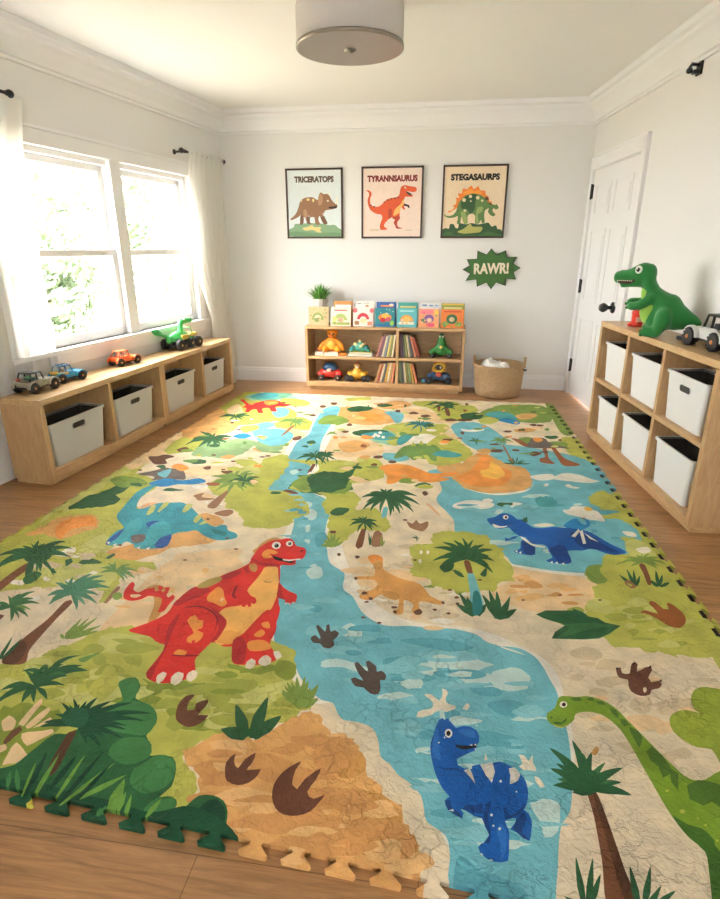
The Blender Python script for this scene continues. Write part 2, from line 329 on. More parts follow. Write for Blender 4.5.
peach 1 544 1472 -22 -16 -13 -6 -10 11 3 10 14 12 16 1
peach 1 803 1380 -28 -20 -16 -16 -2 21 -3 18 30 27 16 -12
sandd 1 660 1245 -13 -11 -28 -11 -19 6 -6 10 32 14 32 0
sandd 1 713 1297 -14 -20 -31 -4 -26 7 20 17 17 8 26 10
peach 1 710 1591 -10 -8 -54 -15 -16 3 -6 12 30 10 48 10
sandd 1 729 1612 -29 -26 -21 5 -10 4 -12 14 37 26 20 -15
sandd 1 574 1682 -10 -28 -52 -13 -43 13 2 26 56 30 42 -13
sandd 1 539 1625 -3 -14 -27 1 -19 2 -4 8 23 10 37 3
sandd 1 546 1499 -5 -16 -34 -3 -20 3 8 19 21 10 24 -2
sandd 1 636 1562 -39 -22 -40 -14 -39 9 31 27 14 8 49 5
sandd 1 501 1402 7 -15 -42 -5 -26 -1 -11 24 47 23 23 -1
peach 1 788 1454 -15 -19 -17 -1 -14 4 -9 14 35 21 28 -9
sandd 1 833 1395 -22 -16 -30 -6 -26 1 27 19 11 8 25 7
peach 1 726 1573 -4 -13 -63 -23 -15 13 9 19 25 18 51 2
peach 1 822 1449 -20 -13 -24 -21 -3 21 11 22 10 5 13 0
sandd 1 571 1302 -16 -15 -20 -6 -7 10 -15 8 31 10 26 6
sandd 1 842 1423 -28 -26 -19 0 -4 10 -10 19 32 18 25 -2
peach 1 531 1390 -6 -10 -35 -5 -25 1 13 12 17 12 20 -7
sandd 1 492 1559 -13 -17 -15 -8 -26 8 15 19 16 6 18 0
sandd 1 666 1467 -18 -34 -32 -10 -20 19 12 34 29 17 32 -6
sandd 1 779 1488 -45 -31 -31 1 -47 2 34 21 23 12 41 14
peach 1 712 1385 -38 -25 -27 -10 -4 17 -5 17 27 16 26 4
peach 1 676 1399 -42 -30 -43 -15 -50 11 21 32 40 17 45 7
sandd 1 826 1435 -2 -8 -29 -12 -26 6 22 17 10 4 37 8
sandd 1 532 1355 -15 -12 -26 -5 -39 2 17 11 21 10 29 1
sandd 1 923 1546 -42 -31 -28 6 -32 4 17 17 29 12 42 5
sandd 1 736 1453 -15 -14 -31 -13 -21 12 2 14 31 12 29 -4
sandd 1 592 1304 -26 -31 -13 -2 -15 12 5 23 22 8 26 18
sandd 1 884 1458 -52 -38 -43 -8 -14 14 -1 28 48 25 40 -6
sandd 1 613 1220 -10 -9 -26 -8 -13 4 5 14 15 8 18 -3
lime2 1 805 1909 -4 -9 -19 -2 -21 -1 9 11 20 12 17 -1
limed 1 569 1927 -13 -22 -33 -1 -21 7 4 13 27 18 18 4
lime2 1 746 1960 -16 -20 -22 -5 -8 3 -8 25 26 14 20 7
lime2 1 511 1860 4 -16 -38 -21 -31 14 6 28 30 6 41 17
lime2 1 689 1954 -21 -24 -31 -16 -24 21 5 18 37 24 19 -8
lime2 1 545 1847 -5 -20 -24 0 -16 -1 5 31 19 22 14 -10
limed 1 877 1778 -16 -14 -24 -3 -26 -3 23 23 11 2 29 9
lime2 1 777 1925 -51 -27 -33 -7 -40 9 27 15 30 21 44 4
limed 1 715 1907 1 -15 -49 -22 -26 13 -8 17 47 26 38 -2
limed 1 798 1961 -22 -28 -43 -4 -27 12 16 19 21 10 43 8
limed 1 730 1817 -9 -10 -19 -19 -2 13 -8 20 26 15 14 -6
lime2 1 894 1919 -16 -18 -25 -6 -21 6 -3 13 30 14 25 0
limed 1 861 1925 -14 -21 -33 -17 -6 17 -1 23 31 27 23 -15
lime2 1 887 1858 -31 -12 -51 -14 -40 3 36 17 21 7 45 4
limed 1 790 1789 -34 -11 -34 -6 -20 -1 -13 8 43 12 33 -1
limed 1 836 1840 -22 -14 -15 -8 -17 8 2 11 25 15 12 -4
lime2 1 880 1867 -5 -14 -38 -24 -8 15 7 30 25 18 28 1
limed 1 784 1917 -4 -7 -30 -11 -15 2 -6 12 30 16 18 -2
lime2 1 732 1858 -6 -12 -26 -10 -12 9 6 13 14 14 24 -6
limed 1 782 1887 -9 -8 -30 -6 -17 2 -3 10 28 4 24 9
lime2 1 848 1770 -1 -14 -40 -12 -37 4 15 20 35 24 22 -4
lime2 1 952 1914 -32 -18 -25 -6 -11 7 -28 7 46 11 37 11
lime2 1 827 2013 -38 -26 -21 -7 -28 11 11 25 40 31 19 -6
limed 1 882 1894 -32 -28 -18 -3 -22 11 13 25 23 9 18 6
lime2 1 662 1947 -30 -20 -17 -5 -27 10 -2 14 33 16 33 -5
lime2 1 860 1980 -5 -12 -41 -15 -21 9 5 16 29 20 32 -7
lime2 1 1 2315 -17 -19 -26 -10 -11 13 -4 12 14 25 23 -4
limed 1 126 1983 -12 -12 -14 -15 -11 13 -4 22 14 5 11 6
limed 1 201 2036 7 -11 -41 -6 -7 4 -14 11 23 14 26 -1
mid 1 -30 2090 -7 -17 -21 -4 -18 3 3 24 14 16 18 -10
limed 1 150 1998 1 -13 -16 -3 -17 5 10 13 8 17 16 1
lime2 1 129 2091 -5 -10 -29 -5 -18 1 -2 12 19 17 33 -7
lime2 1 207 2077 -13 -19 -35 0 -26 1 2 16 25 10 34 2
lime2 1 73 2168 0 -9 -34 -8 -21 0 -16 14 39 22 33 0
mid 1 -27 2334 -16 -22 -17 -15 -24 18 -10 18 30 9 31 10
mid 1 55 2110 -8 -9 -46 -9 -26 2 -4 8 34 11 36 8
lime2 1 58 2294 -3 -13 -24 -2 -22 4 2 13 21 6 22 6
lime2 1 242 2258 -11 -9 -10 -1 -13 1 4 10 8 7 11 -5
mid 1 34 2181 6 -12 -29 -6 -28 0 -2 21 26 9 29 -2
mid 1 10 2005 -10 -12 -23 -1 -20 -1 10 10 9 6 23 9
mid 1 228 2231 -16 -21 -17 -8 -11 15 -9 17 23 5 13 -3
mid 1 -40 2154 1 -12 -15 -17 -10 17 3 22 5 2 17 3
limed 1 102 2231 -2 -5 -23 -5 -15 2 -1 5 17 12 22 -1
limed 1 174 2236 3 -8 -26 -11 -21 7 -1 14 20 13 20 2
lime2 1 64 2128 -27 -29 -23 1 -19 9 -16 14 29 10 24 9
limed 1 272 2203 -8 -12 -13 -13 -14 10 0 17 15 19 18 -14
lime2 1 209 2173 -10 -18 -17 -4 -9 11 -13 9 20 10 22 -2
limed 1 -42 2127 -7 -12 -21 -15 -18 11 3 21 14 19 29 -8
sandd 1 -1032 1758 -14 -14 -32 -8 -39 1 17 17 11 7 29 8
sandd 1 -1239 1941 -1 -13 -41 -6 -46 0 -3 9 35 16 28 4
sandd 1 -1198 1914 -28 -19 -19 -7 -29 9 -10 15 22 13 28 -3
sandd 1 -923 2025 -2 -10 -19 -3 -15 1 -9 11 16 8 17 -3
sandd 1 -917 1921 -11 -10 -16 0 -22 -2 2 8 14 6 20 2
sandd 1 -980 1757 5 -17 -13 -6 -12 10 -9 18 3 8 20 -2
orangel 1 -944 1992 6 -20 -7 -9 -23 14 -6 23 10 7 17 -4
orangel 1 -1016 1834 -4 -19 -15 -6 -27 5 -11 19 16 16 20 -1
orangel 1 -1169 1747 0 -7 -23 -6 -15 4 -8 9 13 7 12 2
orangel 1 -1139 1697 14 -6 -38 -5 -24 1 -14 7 33 6 21 3
orangel 1 -1007 1809 -9 -9 -22 -13 -19 7 -21 11 22 14 33 -2
peach 1 -870 2140 0 -27 -24 -5 -27 15 -18 13 24 29 21 -7
peach 1 -1235 1932 -9 -22 -32 -11 -21 18 -8 9 6 15 21 3
orangel 1 -929 1851 8 -6 -37 -9 -15 3 -3 10 13 3 29 6
sandd 1 -1196 1798 0 -11 -14 -20 -26 16 -25 17 29 6 23 0
peach 1 -1163 1954 -10 -17 -39 -18 -16 12 -14 18 4 25 32 -11
orangel 1 -1209 1935 15 -9 -35 -4 -26 0 -15 9 26 13 24 0
orangel 1 -1112 1906 2 -7 -7 -7 -16 7 -6 9 7 10 21 -5
sandd 1 -942 1856 -9 -15 -11 -13 -11 12 -13 21 9 7 20 -1
orangel 1 -1002 1749 8 -11 -12 -5 -19 3 0 16 4 12 8 -1
orange 1 -643 1083 9 31 17 26 49 31 37 2 41 -8 41 24 33 37 42 40 46 22 52 -48 35 -34 49 -7 30 -35 13 -55 33 -33 34 -35 33 -11 8 -43 35 -42 16 -45 -4 -50 5 -29 -46 -17 -493 20 -30 172 -25 46
orange3 1 -246 1164 79 0 13 -55 -57 -30 -36 38
orange3 1 -345 949 66 20 23 -25 -38 -19 -45 3
orange3 1 -133 1059 57 -22 30 -52 -22 -31 -48 39
orangel 1 -481 1139 -2 -33 -49 -8 -35 20 -24 22 37 15 43 12
oranged 1 -225 906 1 -17 -52 -14 -78 2 19 18 43 24 62 1
oranged 1 -110 1009 -35 -18 -32 -3 -15 1 -24 12 38 7 46 12
orangel 1 -393 920 -18 -13 -26 -3 -11 5 -10 9 18 2 25 7
oranged 1 -109 908 -31 -15 -74 -12 -81 -8 14 13 62 16 75 7
oranged 1 -32 972 -34 -29 -60 -18 -28 15 -44 22 66 16 58 8
oranged 1 -112 971 7 -11 -64 -11 -31 2 -33 12 60 10 73 12
oranged 1 -86 937 -46 -14 -39 -10 -26 5 -8 7 33 11 50 1
orangel 1 -247 1024 -1 -14 -37 -11 -41 6 -4 16 34 19 32 -5
orangel 1 -214 988 -12 -10 -36 -4 -19 0 7 9 9 8 38 6
orangel 1 -138 945 -32 -31 -33 7 -13 -1 -30 25 38 12 40 5
oranged 1 -321 1156 -15 -10 -27 -14 -50 4 25 19 10 12 38 4
oranged 1 -206 1139 12 -27 -41 2 -27 5 -3 25 25 20 36 -10
orangel 1 -214 1204 -11 -20 -37 -3 -24 0 -1 21 17 12 44 12
oranged 1 -124 948 -2 -9 -67 -19 -58 -1 9 22 55 9 55 4
oranged 1 -192 954 0 -21 -54 -8 -46 3 21 29 14 16 64 5
oranged 1 -221 1102 0 -26 -35 -6 -33 9 8 20 16 13 25 3
oranged 1 -289 977 -23 -20 -24 -13 -15 12 -10 19 11 17 26 1
orangel 1 34 899 -25 -18 -37 -18 -48 9 13 22 32 18 46 8
oranged 1 -210 1182 9 -27 -61 -12 -36 16 -17 21 47 22 73 8
oranged 1 -223 1195 -15 -15 -29 -12 -43 5 24 23 10 5 47 12
oranged 1 -10 949 -5 -16 -36 -9 -47 3 -2 23 48 7 36 3
oranged 1 -106 936 -43 -17 -39 -10 -48 0 12 16 29 16 63 5
oranged 1 -241 1006 -29 -20 -47 -2 -50 -3 19 15 26 12 40 4
oranged 1 -197 1134 -19 -12 -41 -21 -31 10 0 19 22 6 29 9
oranged 1 -335 1105 0 -22 -80 -13 -41 0 -25 28 48 30 57 -9
oranged 1 -463 1035 -1 -12 -62 -10 -34 0 2 19 23 25 39 -14
oranged 1 -270 949 -12 -20 -57 -17 -68 10 33 20 20 13 38 -1
oranged 1 -11 920 -12 -17 -47 -8 -59 0 8 17 51 17 71 8
orangel 1 -194 1022 -8 -12 -30 -5 -24 2 7 14 12 2 34 7
oranged 1 -253 1080 -57 -38 -58 0 -40 4 -33 22 67 23 64 7
oranged 1 -396 994 -52 -23 -48 -19 -66 3 -16 21 65 23 76 6
orangel 1 -42 914 -2 -20 -47 -10 -26 9 -13 19 34 27 50 0
orangel 1 -192 941 -31 -15 -49 -9 -38 1 9 11 28 13 40 5
oranged 1 -145 1050 -57 -23 -56 -18 -41 8 -41 10 72 18 69 10
oranged 1 -481 1115 -33 -13 -37 -9 -19 3 -12 7 23 18 51 2
oranged 1 -473 1065 -15 -26 -59 -17 -30 16 -24 21 37 25 66 1
oranged 1 -421 1068 -31 -28 -25 -9 -21 15 -23 14 31 14 43 14
orangel 1 -242 876 -17 -22 -26 -1 -25 5 8 16 9 16 32 -1
oranged 1 -201 904 -7 -14 -18 -18 -21 11 -15 28 24 21 23 -2
orangel 1 -451 1080 -28 -25 -30 2 -21 -2 -25 23 39 4 23 6
orangel 1 -296 986 -20 -19 -44 -14 -58 9 27 21 15 18 58 -10
orangel 1 -65 1013 12 -10 -47 -16 -37 1 -11 24 44 24 30 -3
oranged 1 -258 1197 -23 -25 -43 -4 -44 8 -5 18 42 5 39 16
oranged 1 -248 962 -18 -15 -42 -7 -45 -4 -5 24 42 9 28 1
oranged 1 -313 941 -19 -11 -64 -11 -67 -7 -24 7 83 17 63 12
oranged 1 -198 884 -9 -16 -25 -5 -33 6 2 13 24 16 27 -3
oranged 1 -62 965 -3 -20 -54 -18 -53 6 -5 22 46 33 37 -13
oranged 1 -172 1157 -20 -17 -53 -29 -44 11 -15 29 57 27 58 2
oranged 1 -234 980 7 -9 -50 -23 -22 14 -7 19 16 12 45 -2
oranged 1 -174 1020 -38 -24 -31 -8 -32 0 -9 27 34 10 35 8
oranged 1 -92 921 -31 -19 -17 -2 -28 4 -3 12 22 19 32 -4
orangel 1 -333 1006 -67 -25 -45 -15 -55 8 -15 12 56 34 51 -3
oranged 1 -426 1051 -11 -12 -31 -6 -35 -5 13 25 14 5 42 6
oranged 1 -345 1001 6 -8 -62 -9 -68 -6 34 14 31 13 47 3
oranged 1 -314 946 -32 -18 -37 -6 -25 -3 -28 14 39 22 48 3
oranged 1 -361 1148 -4 -17 -17 -1 -19 4 -1 15 12 4 36 5
oranged 1 -240 970 -16 -11 -69 -16 -44 3 -1 10 42 18 62 5
oranged 1 -102 1018 -26 -14 -31 -17 -28 11 -8 15 22 27 37 -4
oranged 1 -226 1024 -20 -11 -27 -16 -57 3 5 17 37 18 42 -5
riverl 1 -351 1853 -22 -21 -47 -2 -40 1 4 12 28 14 27 13
riverl 1 -230 1577 -27 -27 -62 1 -50 -3 -17 13 55 28 79 0
river2 1 285 1092 -33 -13 -52 -18 -26 9 -4 9 23 18 38 -4
riverl 1 17 1524 -37 -17 -81 -24 -37 7 -4 22 46 6 61 17
riverl 1 188 1231 -42 -21 -58 -16 -26 13 2 17 25 6 81 13
riverl 1 76 1216 -13 -16 -32 -1 -29 -2 2 12 26 16 26 2
river2 1 -408 1795 -10 -29 -21 -2 -19 16 -4 14 15 18 23 -4
riverl 1 -35 1550 -17 -22 -24 -3 -49 1 14 20 27 25 51 -1
riverl 1 161 1610 1 -16 -60 -22 -49 11 -2 22 50 18 50 -4
foam2 1 276 1524 -7 -12 -32 -3 -39 -3 0 10 36 11 41 4
riverl 1 210 1167 2 -7 -58 -10 -50 -3 14 9 35 14 51 0
riverl 1 191 1481 -36 -13 -67 -25 -66 7 36 17 41 18 71 6
riverl 1 228 983 -28 -13 -40 -8 -41 1 12 9 32 16 30 -3
foam2 1 242 1034 -17 -21 -57 -6 -48 4 2 16 42 17 66 5
riverl 1 203 971 -48 -13 -35 -5 -38 -2 -19 2 57 11 40 5
riverl 1 343 1188 -42 -15 -80 -21 -53 1 -33 9 88 20 53 5
riverl 1 363 1446 -17 -12 -29 -1 -22 -2 -3 7 26 14 29 -1
river2 1 264 1044 -37 -14 -22 -5 -28 2 19 12 13 7 21 -2
riverl 1 293 1153 -3 -9 -77 -8 -53 -7 1 8 60 15 56 6
riverl 1 -169 1445 -12 -12 -46 -9 -33 2 -10 9 43 14 53 9
river2 1 -294 1664 -19 -14 -54 -27 -30 17 -5 18 32 12 34 2
riverl 1 258 1200 -37 -16 -50 -14 -38 5 -9 11 50 16 44 2
riverl 1 -91 1517 -16 -18 -28 -9 -24 12 -15 10 32 9 27 13
foam2 1 254 1474 -13 -6 -32 -13 -38 4 2 7 39 14 44 0
riverl 1 85 1593 4 -24 -65 -11 -35 6 -30 24 62 27 64 0
river2 1 -138 1644 8 -14 -45 -9 -37 -2 -4 21 43 14 31 3
riverl 1 -12 1276 -21 -25 -26 -5 -16 15 -7 13 22 22 34 -1
river2 1 268 1250 -2 -4 -27 -7 -11 1 -15 6 26 11 29 1
riverl 1 127 1104 -54 -20 -56 -10 -39 2 -14 9 40 9 63 15
river2 1 225 992 3 -9 -88 -14 -74 -7 12 14 69 17 64 6
riverl 1 189 1223 -26 -12 -24 -10 -22 6 -6 11 34 10 18 5
riverl 1 -30 1384 4 -17 -57 -4 -23 2 -45 12 61 19 55 6
riverl 1 187 1051 -22 -20 -50 -13 -14 11 -38 10 52 25 50 2
foam2 1 230 1514 -51 -28 -61 -13 -17 17 -27 12 55 29 62 -8
riverl 1 -362 1677 5 -8 -33 -10 -26 7 -7 9 26 6 39 10
riverl 1 -176 1488 -31 -16 -30 -6 -24 2 0 13 25 10 27 6
foam2 1 369 1369 -21 -7 -74 -17 -35 2 18 8 25 11 42 0
riverl 1 -440 1799 -22 -19 -38 -10 -16 10 -21 14 33 14 20 -1
riverl 1 297 1189 -56 -15 -53 -10 -41 -2 -12 6 51 16 49 4
foam2 1 84 1211 18 -5 -74 -14 -52 -3 -6 8 54 18 77 9
foam2 1 -219 1512 -26 -19 -69 -10 -34 -2 -4 23 32 20 49 -3
foam2 1 149 1171 -30 -14 -17 -2 -24 0 4 10 19 9 20 0
riverl 1 196 1355 -51 -16 -71 -14 -50 -2 23 13 31 11 62 10
riverl 1 333 1502 -12 -9 -51 -8 -17 -1 -23 6 37 13 54 8
riverl 1 24 1265 13 -8 -76 -13 -26 2 -27 7 45 11 57 9
river2 1 96 1334 3 -16 -31 -9 -25 10 7 21 19 20 27 -12
riverl 1 198 996 -41 -23 -51 -8 -40 1 -21 16 59 13 38 13
foam2 1 160 1329 -19 -13 -57 -18 -21 12 2 15 25 13 26 -5
foam2 1 -171 1497 -36 -18 -32 0 -16 3 -35 5 41 16 43 0
river2 1 257 1280 -52 -16 -62 -18 -47 1 -27 16 87 27 60 -3
river2 1 228 1455 -15 -23 -48 -6 -22 9 -17 15 40 11 33 9
riverl 1 -81 1498 -14 -10 -67 -15 -38 3 17 14 26 11 37 6
riverl 1 269 1260 -21 -9 -47 -6 -58 -6 20 8 46 17 33 -4
riverl 1 122 1154 -2 -20 -44 -11 -23 12 6 16 20 16 36 -4
foam2 1 167 1131 -31 -11 -97 -19 -16 4 -57 3 82 14 72 13
foam2 1 280 1137 -34 -19 -33 -10 -31 6 -5 13 46 21 33 -2
river2 1 -178 1707 -1 -21 -55 -5 -59 -3 8 23 51 19 47 2
river2 1 27 1481 -51 -26 -40 -1 -52 -5 11 20 35 30 63 -5
riverl 1 349 1038 -72 -16 -38 -6 -65 -6 14 8 55 15 47 5
riverl 1 -184 1645 -28 -16 -27 -12 -32 2 -27 23 53 7 42 5
river2 1 267 1186 -28 -20 -27 -5 -24 5 10 21 15 15 32 -8
foam2 1 -37 1396 -35 -13 -34 -12 -46 0 15 18 29 12 42 4
river2 1 177 1247 -32 -16 -39 -16 -66 3 15 21 47 17 64 10
foam2 1 257 976 -29 -10 -33 -8 -57 -4 -14 7 70 14 47 3
riverl 1 273 1237 -2 -4 -36 -10 -13 2 -14 8 31 7 28 3
river2 1 105 1031 -29 -17 -25 -2 -34 2 9 13 26 8 21 4
riverl 1 -11 1492 -13 -27 -38 -11 -19 14 -7 18 28 12 23 7
foam2 1 -14 1451 -8 -18 -36 -10 -24 11 -6 15 28 14 32 6
river2 1 184 1520 -43 -25 -70 -5 -36 -1 -21 20 66 21 69 8
river2 1 -226 1565 -13 -14 -20 -6 -19 7 -6 14 22 10 22 -2
river2 1 236 1259 -4 -11 -44 -7 -26 3 4 7 28 12 28 4
riverl 1 119 1219 -31 -12 -33 -10 -57 -1 36 13 18 12 64 3
riverl 1 128 1514 -19 -11 -26 -9 -27 2 -5 13 29 7 24 0
riverl 1 -377 1679 -19 -12 -17 -16 -30 8 5 16 16 12 35 -2
riverl 1 166 1209 -32 -12 -50 -12 -33 4 3 8 33 8 52 9
foam2 1 90 1592 -27 -13 -18 1 -33 -6 2 12 30 14 18 -3
foam2 1 136 1518 0 -13 -44 -6 -29 4 19 15 17 9 41 1
riverl 1 345 1393 -12 -21 -51 -17 -36 18 17 16 29 21 39 -3
river2 1 85 1266 -36 -19 -26 -8 -43 0 2 20 32 17 58 4
riverl 1 -290 1670 -23 -30 -66 -19 -59 14 7 31 36 12 71 17
riverl 1 703 2418 -14 -15 -58 -16 -26 7 13 22 23 14 39 4
river2 1 221 2817 -26 -10 -41 -15 -52 0 4 13 52 17 34 0
riverl 1 224 2768 -18 -16 -40 -10 -45 4 5 13 35 17 32 4
river2 1 478 2555 -23 -16 -41 -3 -13 0 3 13 13 15 44 2
river2 1 757 2441 -14 -11 -30 -3 -19 0 3 9 15 13 27 0
riverl 1 276 2752 8 -17 -46 -12 -41 10 24 24 24 4 29 15
river2 1 785 2692 -11 -24 -19 1 -33 6 6 22 32 7 20 15
riverl 1 393 2779 -24 -11 -40 -6 -39 -5 12 12 21 11 38 6
river2 1 446 2603 -30 -22 -26 -9 -21 14 0 11 23 17 39 9
foam2 1 768 2907 -14 -11 -30 -17 -8 13 3 15 11 7 33 6
foam2 1 771 2518 -8 -11 -38 -2 -14 1 -13 4 33 11 25 3
foam2 1 588 2987 -30 -16 -54 -18 -49 4 25 23 27 17 62 1
river2 1 340 2674 -19 -20 -29 1 -12 6 -15 8 24 11 33 5
river2 1 938 2837 -32 -16 -56 -31 -38 17 -13 19 71 27 58 -6
foam2 1 665 2619 -31 -10 -51 -13 -42 0 2 10 46 9 45 4
riverl 1 418 2780 -50 -32 -38 2 -47 3 -10 15 61 30 33 -6
foam2 1 566 2376 -25 -18 -44 -13 -14 12 0 16 25 17 22 -10
river2 1 772 2599 -13 -16 -15 -4 -23 6 16 21 11 9 25 3
river2 1 862 2545 -7 -10 -29 -8 -11 7 3 10 19 13 13 -5
riverl 1 743 2593 -7 -9 -32 -6 -28 1 14 13 20 7 36 1
riverl 1 387 2826 -7 -15 -16 -3 -17 3 0 21 19 12 19 -5
riverl 1 354 2727 -23 -30 -35 -6 -24 10 -17 22 47 16 25 2
foam2 1 389 2429 -43 -17 -55 -24 -61 8 0 21 65 20 33 -3
riverl 1 523 2849 -9 -29 -62 -4 -57 7 38 26 20 6 37 7
riverl 1 382 2620 -13 -11 -37 -10 -39 3 13 11 25 15 39 -2
riverl 1 406 2886 1 -8 -48 -11 -29 4 -14 8 39 14 47 4
foam2 1 711 2442 -18 -13 -23 -8 -20 6 -2 12 31 13 17 0
foam2 1 337 2748 -7 -12 -19 -20 -23 16 14 17 14 30 26 -6
foam2 1 614 3001 -30 -19 -47 -2 -28 -4 -8 18 37 18 35 0
river2 1 436 2529 -3 -11 -35 -6 -44 -7 22 27 28 19 31 -11
river2 1 677 2887 -28 -22 -41 -17 -23 11 -7 23 37 17 36 -5
foam2 1 644 2584 -13 -18 -23 1 -23 3 -3 12 32 26 28 -10
foam2 1 224 2794 14 -4 -69 -16 -30 3 -27 9 62 11 46 4
river2 1 516 2508 -24 -11 -29 -10 -42 -1 22 18 17 5 42 11
riverl 1 -686 2688 -12 -9 -12 -12 -21 10 5 11 7 14 17 -7
riverl 1 -721 2607 -1 -8 -36 -8 -24 3 -7 7 26 11 32 1
riverl 1 -632 2449 -6 -15 -22 -12 -18 15 -12 10 20 18 32 -1
river2 1 -511 2075 -19 -8 -25 -9 -26 2 7 12 18 3 17 3
river2 1 -637 2524 -2 -12 -12 -8 -18 9 -1 11 12 12 14 2
riverl 1 -497 2192 -4 -14 -20 4 -5 -2 -11 11 10 13 17 -6
riverl 1 -702 2746 -14 -16 -27 -2 -26 0 3 15 15 9 33 5
river2 1 -710 2622 -2 -8 -21 -18 -32 9 11 15 12 16 16 1
riverl 1 -839 2959 -6 -12 -24 0 -7 1 -11 9 16 6 20 8
riverl 1 -651 2342 3 -10 -41 -12 -24 9 -26 5 37 7 44 10
riverl 1 -641 2791 0 -12 -9 -1 -14 3 -4 10 13 16 9 -6
riverl 1 -759 2805 -1 -9 -29 -10 -21 7 -10 7 23 12 37 4
river2 1 -664 2590 -1 -10 -20 -6 -25 2 6 15 17 7 19 10
river2 1 -686 2611 6 -16 -17 -14 -12 18 -13 13 12 21 17 -5
orangel 1 335 2018 -10 -13 -23 -11 -23 7 12 16 14 19 18 -2
orangel 1 429 2098 -21 -9 -32 -8 -15 1 -11 9 36 13 40 -1
orangel 1 436 1995 -25 -16 -32 -17 -19 14 -11 14 38 22 33 4
orangel 1 372 2023 -6 -13 -17 1 -9 3 -3 9 13 3 20 8
orangel 1 415 2110 -15 -14 -26 -6 -19 5 9 11 14 11 33 0
orangel 1 550 2089 -29 -15 -36 -8 -37 0 10 16 31 21 49 -1
oranged 1 434 2081 1 -22 -48 -12 -9 14 -15 20 33 25 26 -11
oranged 1 384 2123 -17 -18 -17 -13 -9 14 -3 18 17 8 11 3
orangel 1 395 2129 -7 -22 -27 1 -36 4 19 19 20 13 26 7
oranged 1 503 2020 3 -7 -35 -12 -31 2 19 14 18 16 21 1
oranged 1 590 2032 -14 -9 -31 -7 -24 3 13 10 18 6 29 4
orangel 1 391 1965 -12 -6 -23 -6 -31 -1 4 8 27 10 33 2
oranged 1 399 2065 -27 -16 -36 -7 -29 2 -2 15 40 9 27 2
orangel 1 406 1986 -31 -20 -38 -11 -21 11 2 11 25 13 26 2
orangel 1 577 2067 -31 -17 -25 -5 -15 3 -5 18 27 11 21 2
oranged 1 556 1972 -5 -13 -41 -5 -14 3 -6 10 26 10 23 3
trunk 1 -1741 1934 33 -6 1 -114 3 -123 -39 19 -11 132
palm 1 -1748 1988 -55 19 -33 1 -24 -28 -2 -42 18 23 35 15 27 5 41 -1
palm2 1 -1748 1987 -51 7 -28 -9 -12 -41 9 -54 8 36 24 29 21 15 36 10
palm2 1 -1748 1988 -50 17 -30 0 -20 -28 1 -42 16 23 31 15 23 6 36 1
palm 1 -1747 1987 -38 33 -26 16 -30 4 -18 -10 28 -9 35 -16 23 -10 30 -15
palm2 1 -1744 1985 -19 34 -19 23 -33 28 -32 19 27 -27 30 -34 20 -20 24 -26
palm2 1 -1741 1982 -14 26 -10 21 -18 34 -13 27 -3 -20 8 -29 15 -24 28 -32
palm 1 -1741 1980 -4 32 -1 22 -1 35 6 24 -25 -8 -11 -24 7 -29 22 -45
palm2 1 -1741 1980 6 35 10 22 21 29 28 14 -45 6 -33 -17 -4 -30 10 -52
palm2 1 -1741 1980 18 23 21 12 35 13 38 -1 -53 21 -46 0 -15 -19 -5 -41
palm 1 -1744 1981 46 -28 37 -25 54 -39 44 -38 -45 51 -56 49 -36 21 -45 15
palm2 1 -1748 1984 8 -37 13 -30 36 -48 38 -40 -25 37 -26 46 -18 31 -20 40
palm2 1 -1747 1983 25 -30 18 -24 28 -35 21 -28 -11 30 -21 36 -22 24 -34 28
palm 1 -1745 1981 22 -19 18 -16 26 -21 22 -18 -20 29 -25 28 -18 13 -24 9
palm 1 -1748 1988 -73 33 -45 8 -39 -25 -11 -46 30 23 51 9 38 0 56 -11
palm 1 -1749 1988 -62 15 -34 -6 -19 -42 6 -57 14 36 33 26 27 13 43 6
palm 1 -1749 1988 -63 2 -32 -16 -11 -59 17 -72 4 52 26 44 24 23 44 17
palm 1 -1748 1988 -54 38 -36 17 -37 -4 -18 -22 33 -2 46 -12 31 -8 41 -16
palm 1 -1746 1988 -36 38 -27 23 -35 14 -26 -1 32 -20 39 -27 25 -15 30 -20
palm 1 -1741 1983 -22 34 -17 27 -29 44 -22 36 5 -33 18 -41 23 -29 37 -37
palm 1 -1740 1981 -10 29 -8 23 -14 37 -10 30 -12 -17 1 -29 15 -27 29 -41
palm 1 -1740 1979 -2 47 6 33 14 44 23 27 -46 -4 -28 -32 2 -40 22 -66
palm 1 -1741 1979 16 38 20 23 37 26 43 7 -63 17 -51 -11 -13 -31 3 -60
palm 1 -1741 1979 30 18 29 8 48 4 50 -9 -66 33 -60 12 -24 -16 -14 -41
palm 1 -1748 1985 7 -48 16 -40 44 -64 49 -55 -32 50 -33 61 -21 41 -23 52
palm 1 -1748 1984 11 -42 16 -33 41 -50 43 -41 -29 39 -30 49 -21 34 -24 43
palm 1 -1746 1982 27 -29 21 -22 32 -32 25 -26 -18 34 -27 37 -23 20 -34 21
palm 1 -1744 1980 26 -18 20 -14 30 -17 24 -16 -28 34 -32 29 -19 8 -23 1
palm 1 -1815 1997 33 37 74 -5 36 -50 -32 -50 -66 20
palm2 1 -1674 1812 -1 56 50 -7 11 -53 -16 -32
palm 0 -1597 1975 18 18 26 -27 -6 -41
palm 0 -1614 1898 10 9 39 -34 -19 -6
trunk 1 -1401 1694 31 -4 4 -88 10 -103 12 -84 28 -63 -74 -9 -17 62 1 77 11 99
palmt 1 -1413 1744 -29 7 -16 -4 -8 -23 4 -29 10 15 17 12 11 8 17 8
palmt2 1 -1412 1745 -31 15 -18 4 -16 -12 -5 -21 16 5 23 1 15 1 20 0
palmt2 1 -1409 1743 -17 29 -16 20 -29 22 -27 12 23 -21 26 -27 17 -17 21 -22
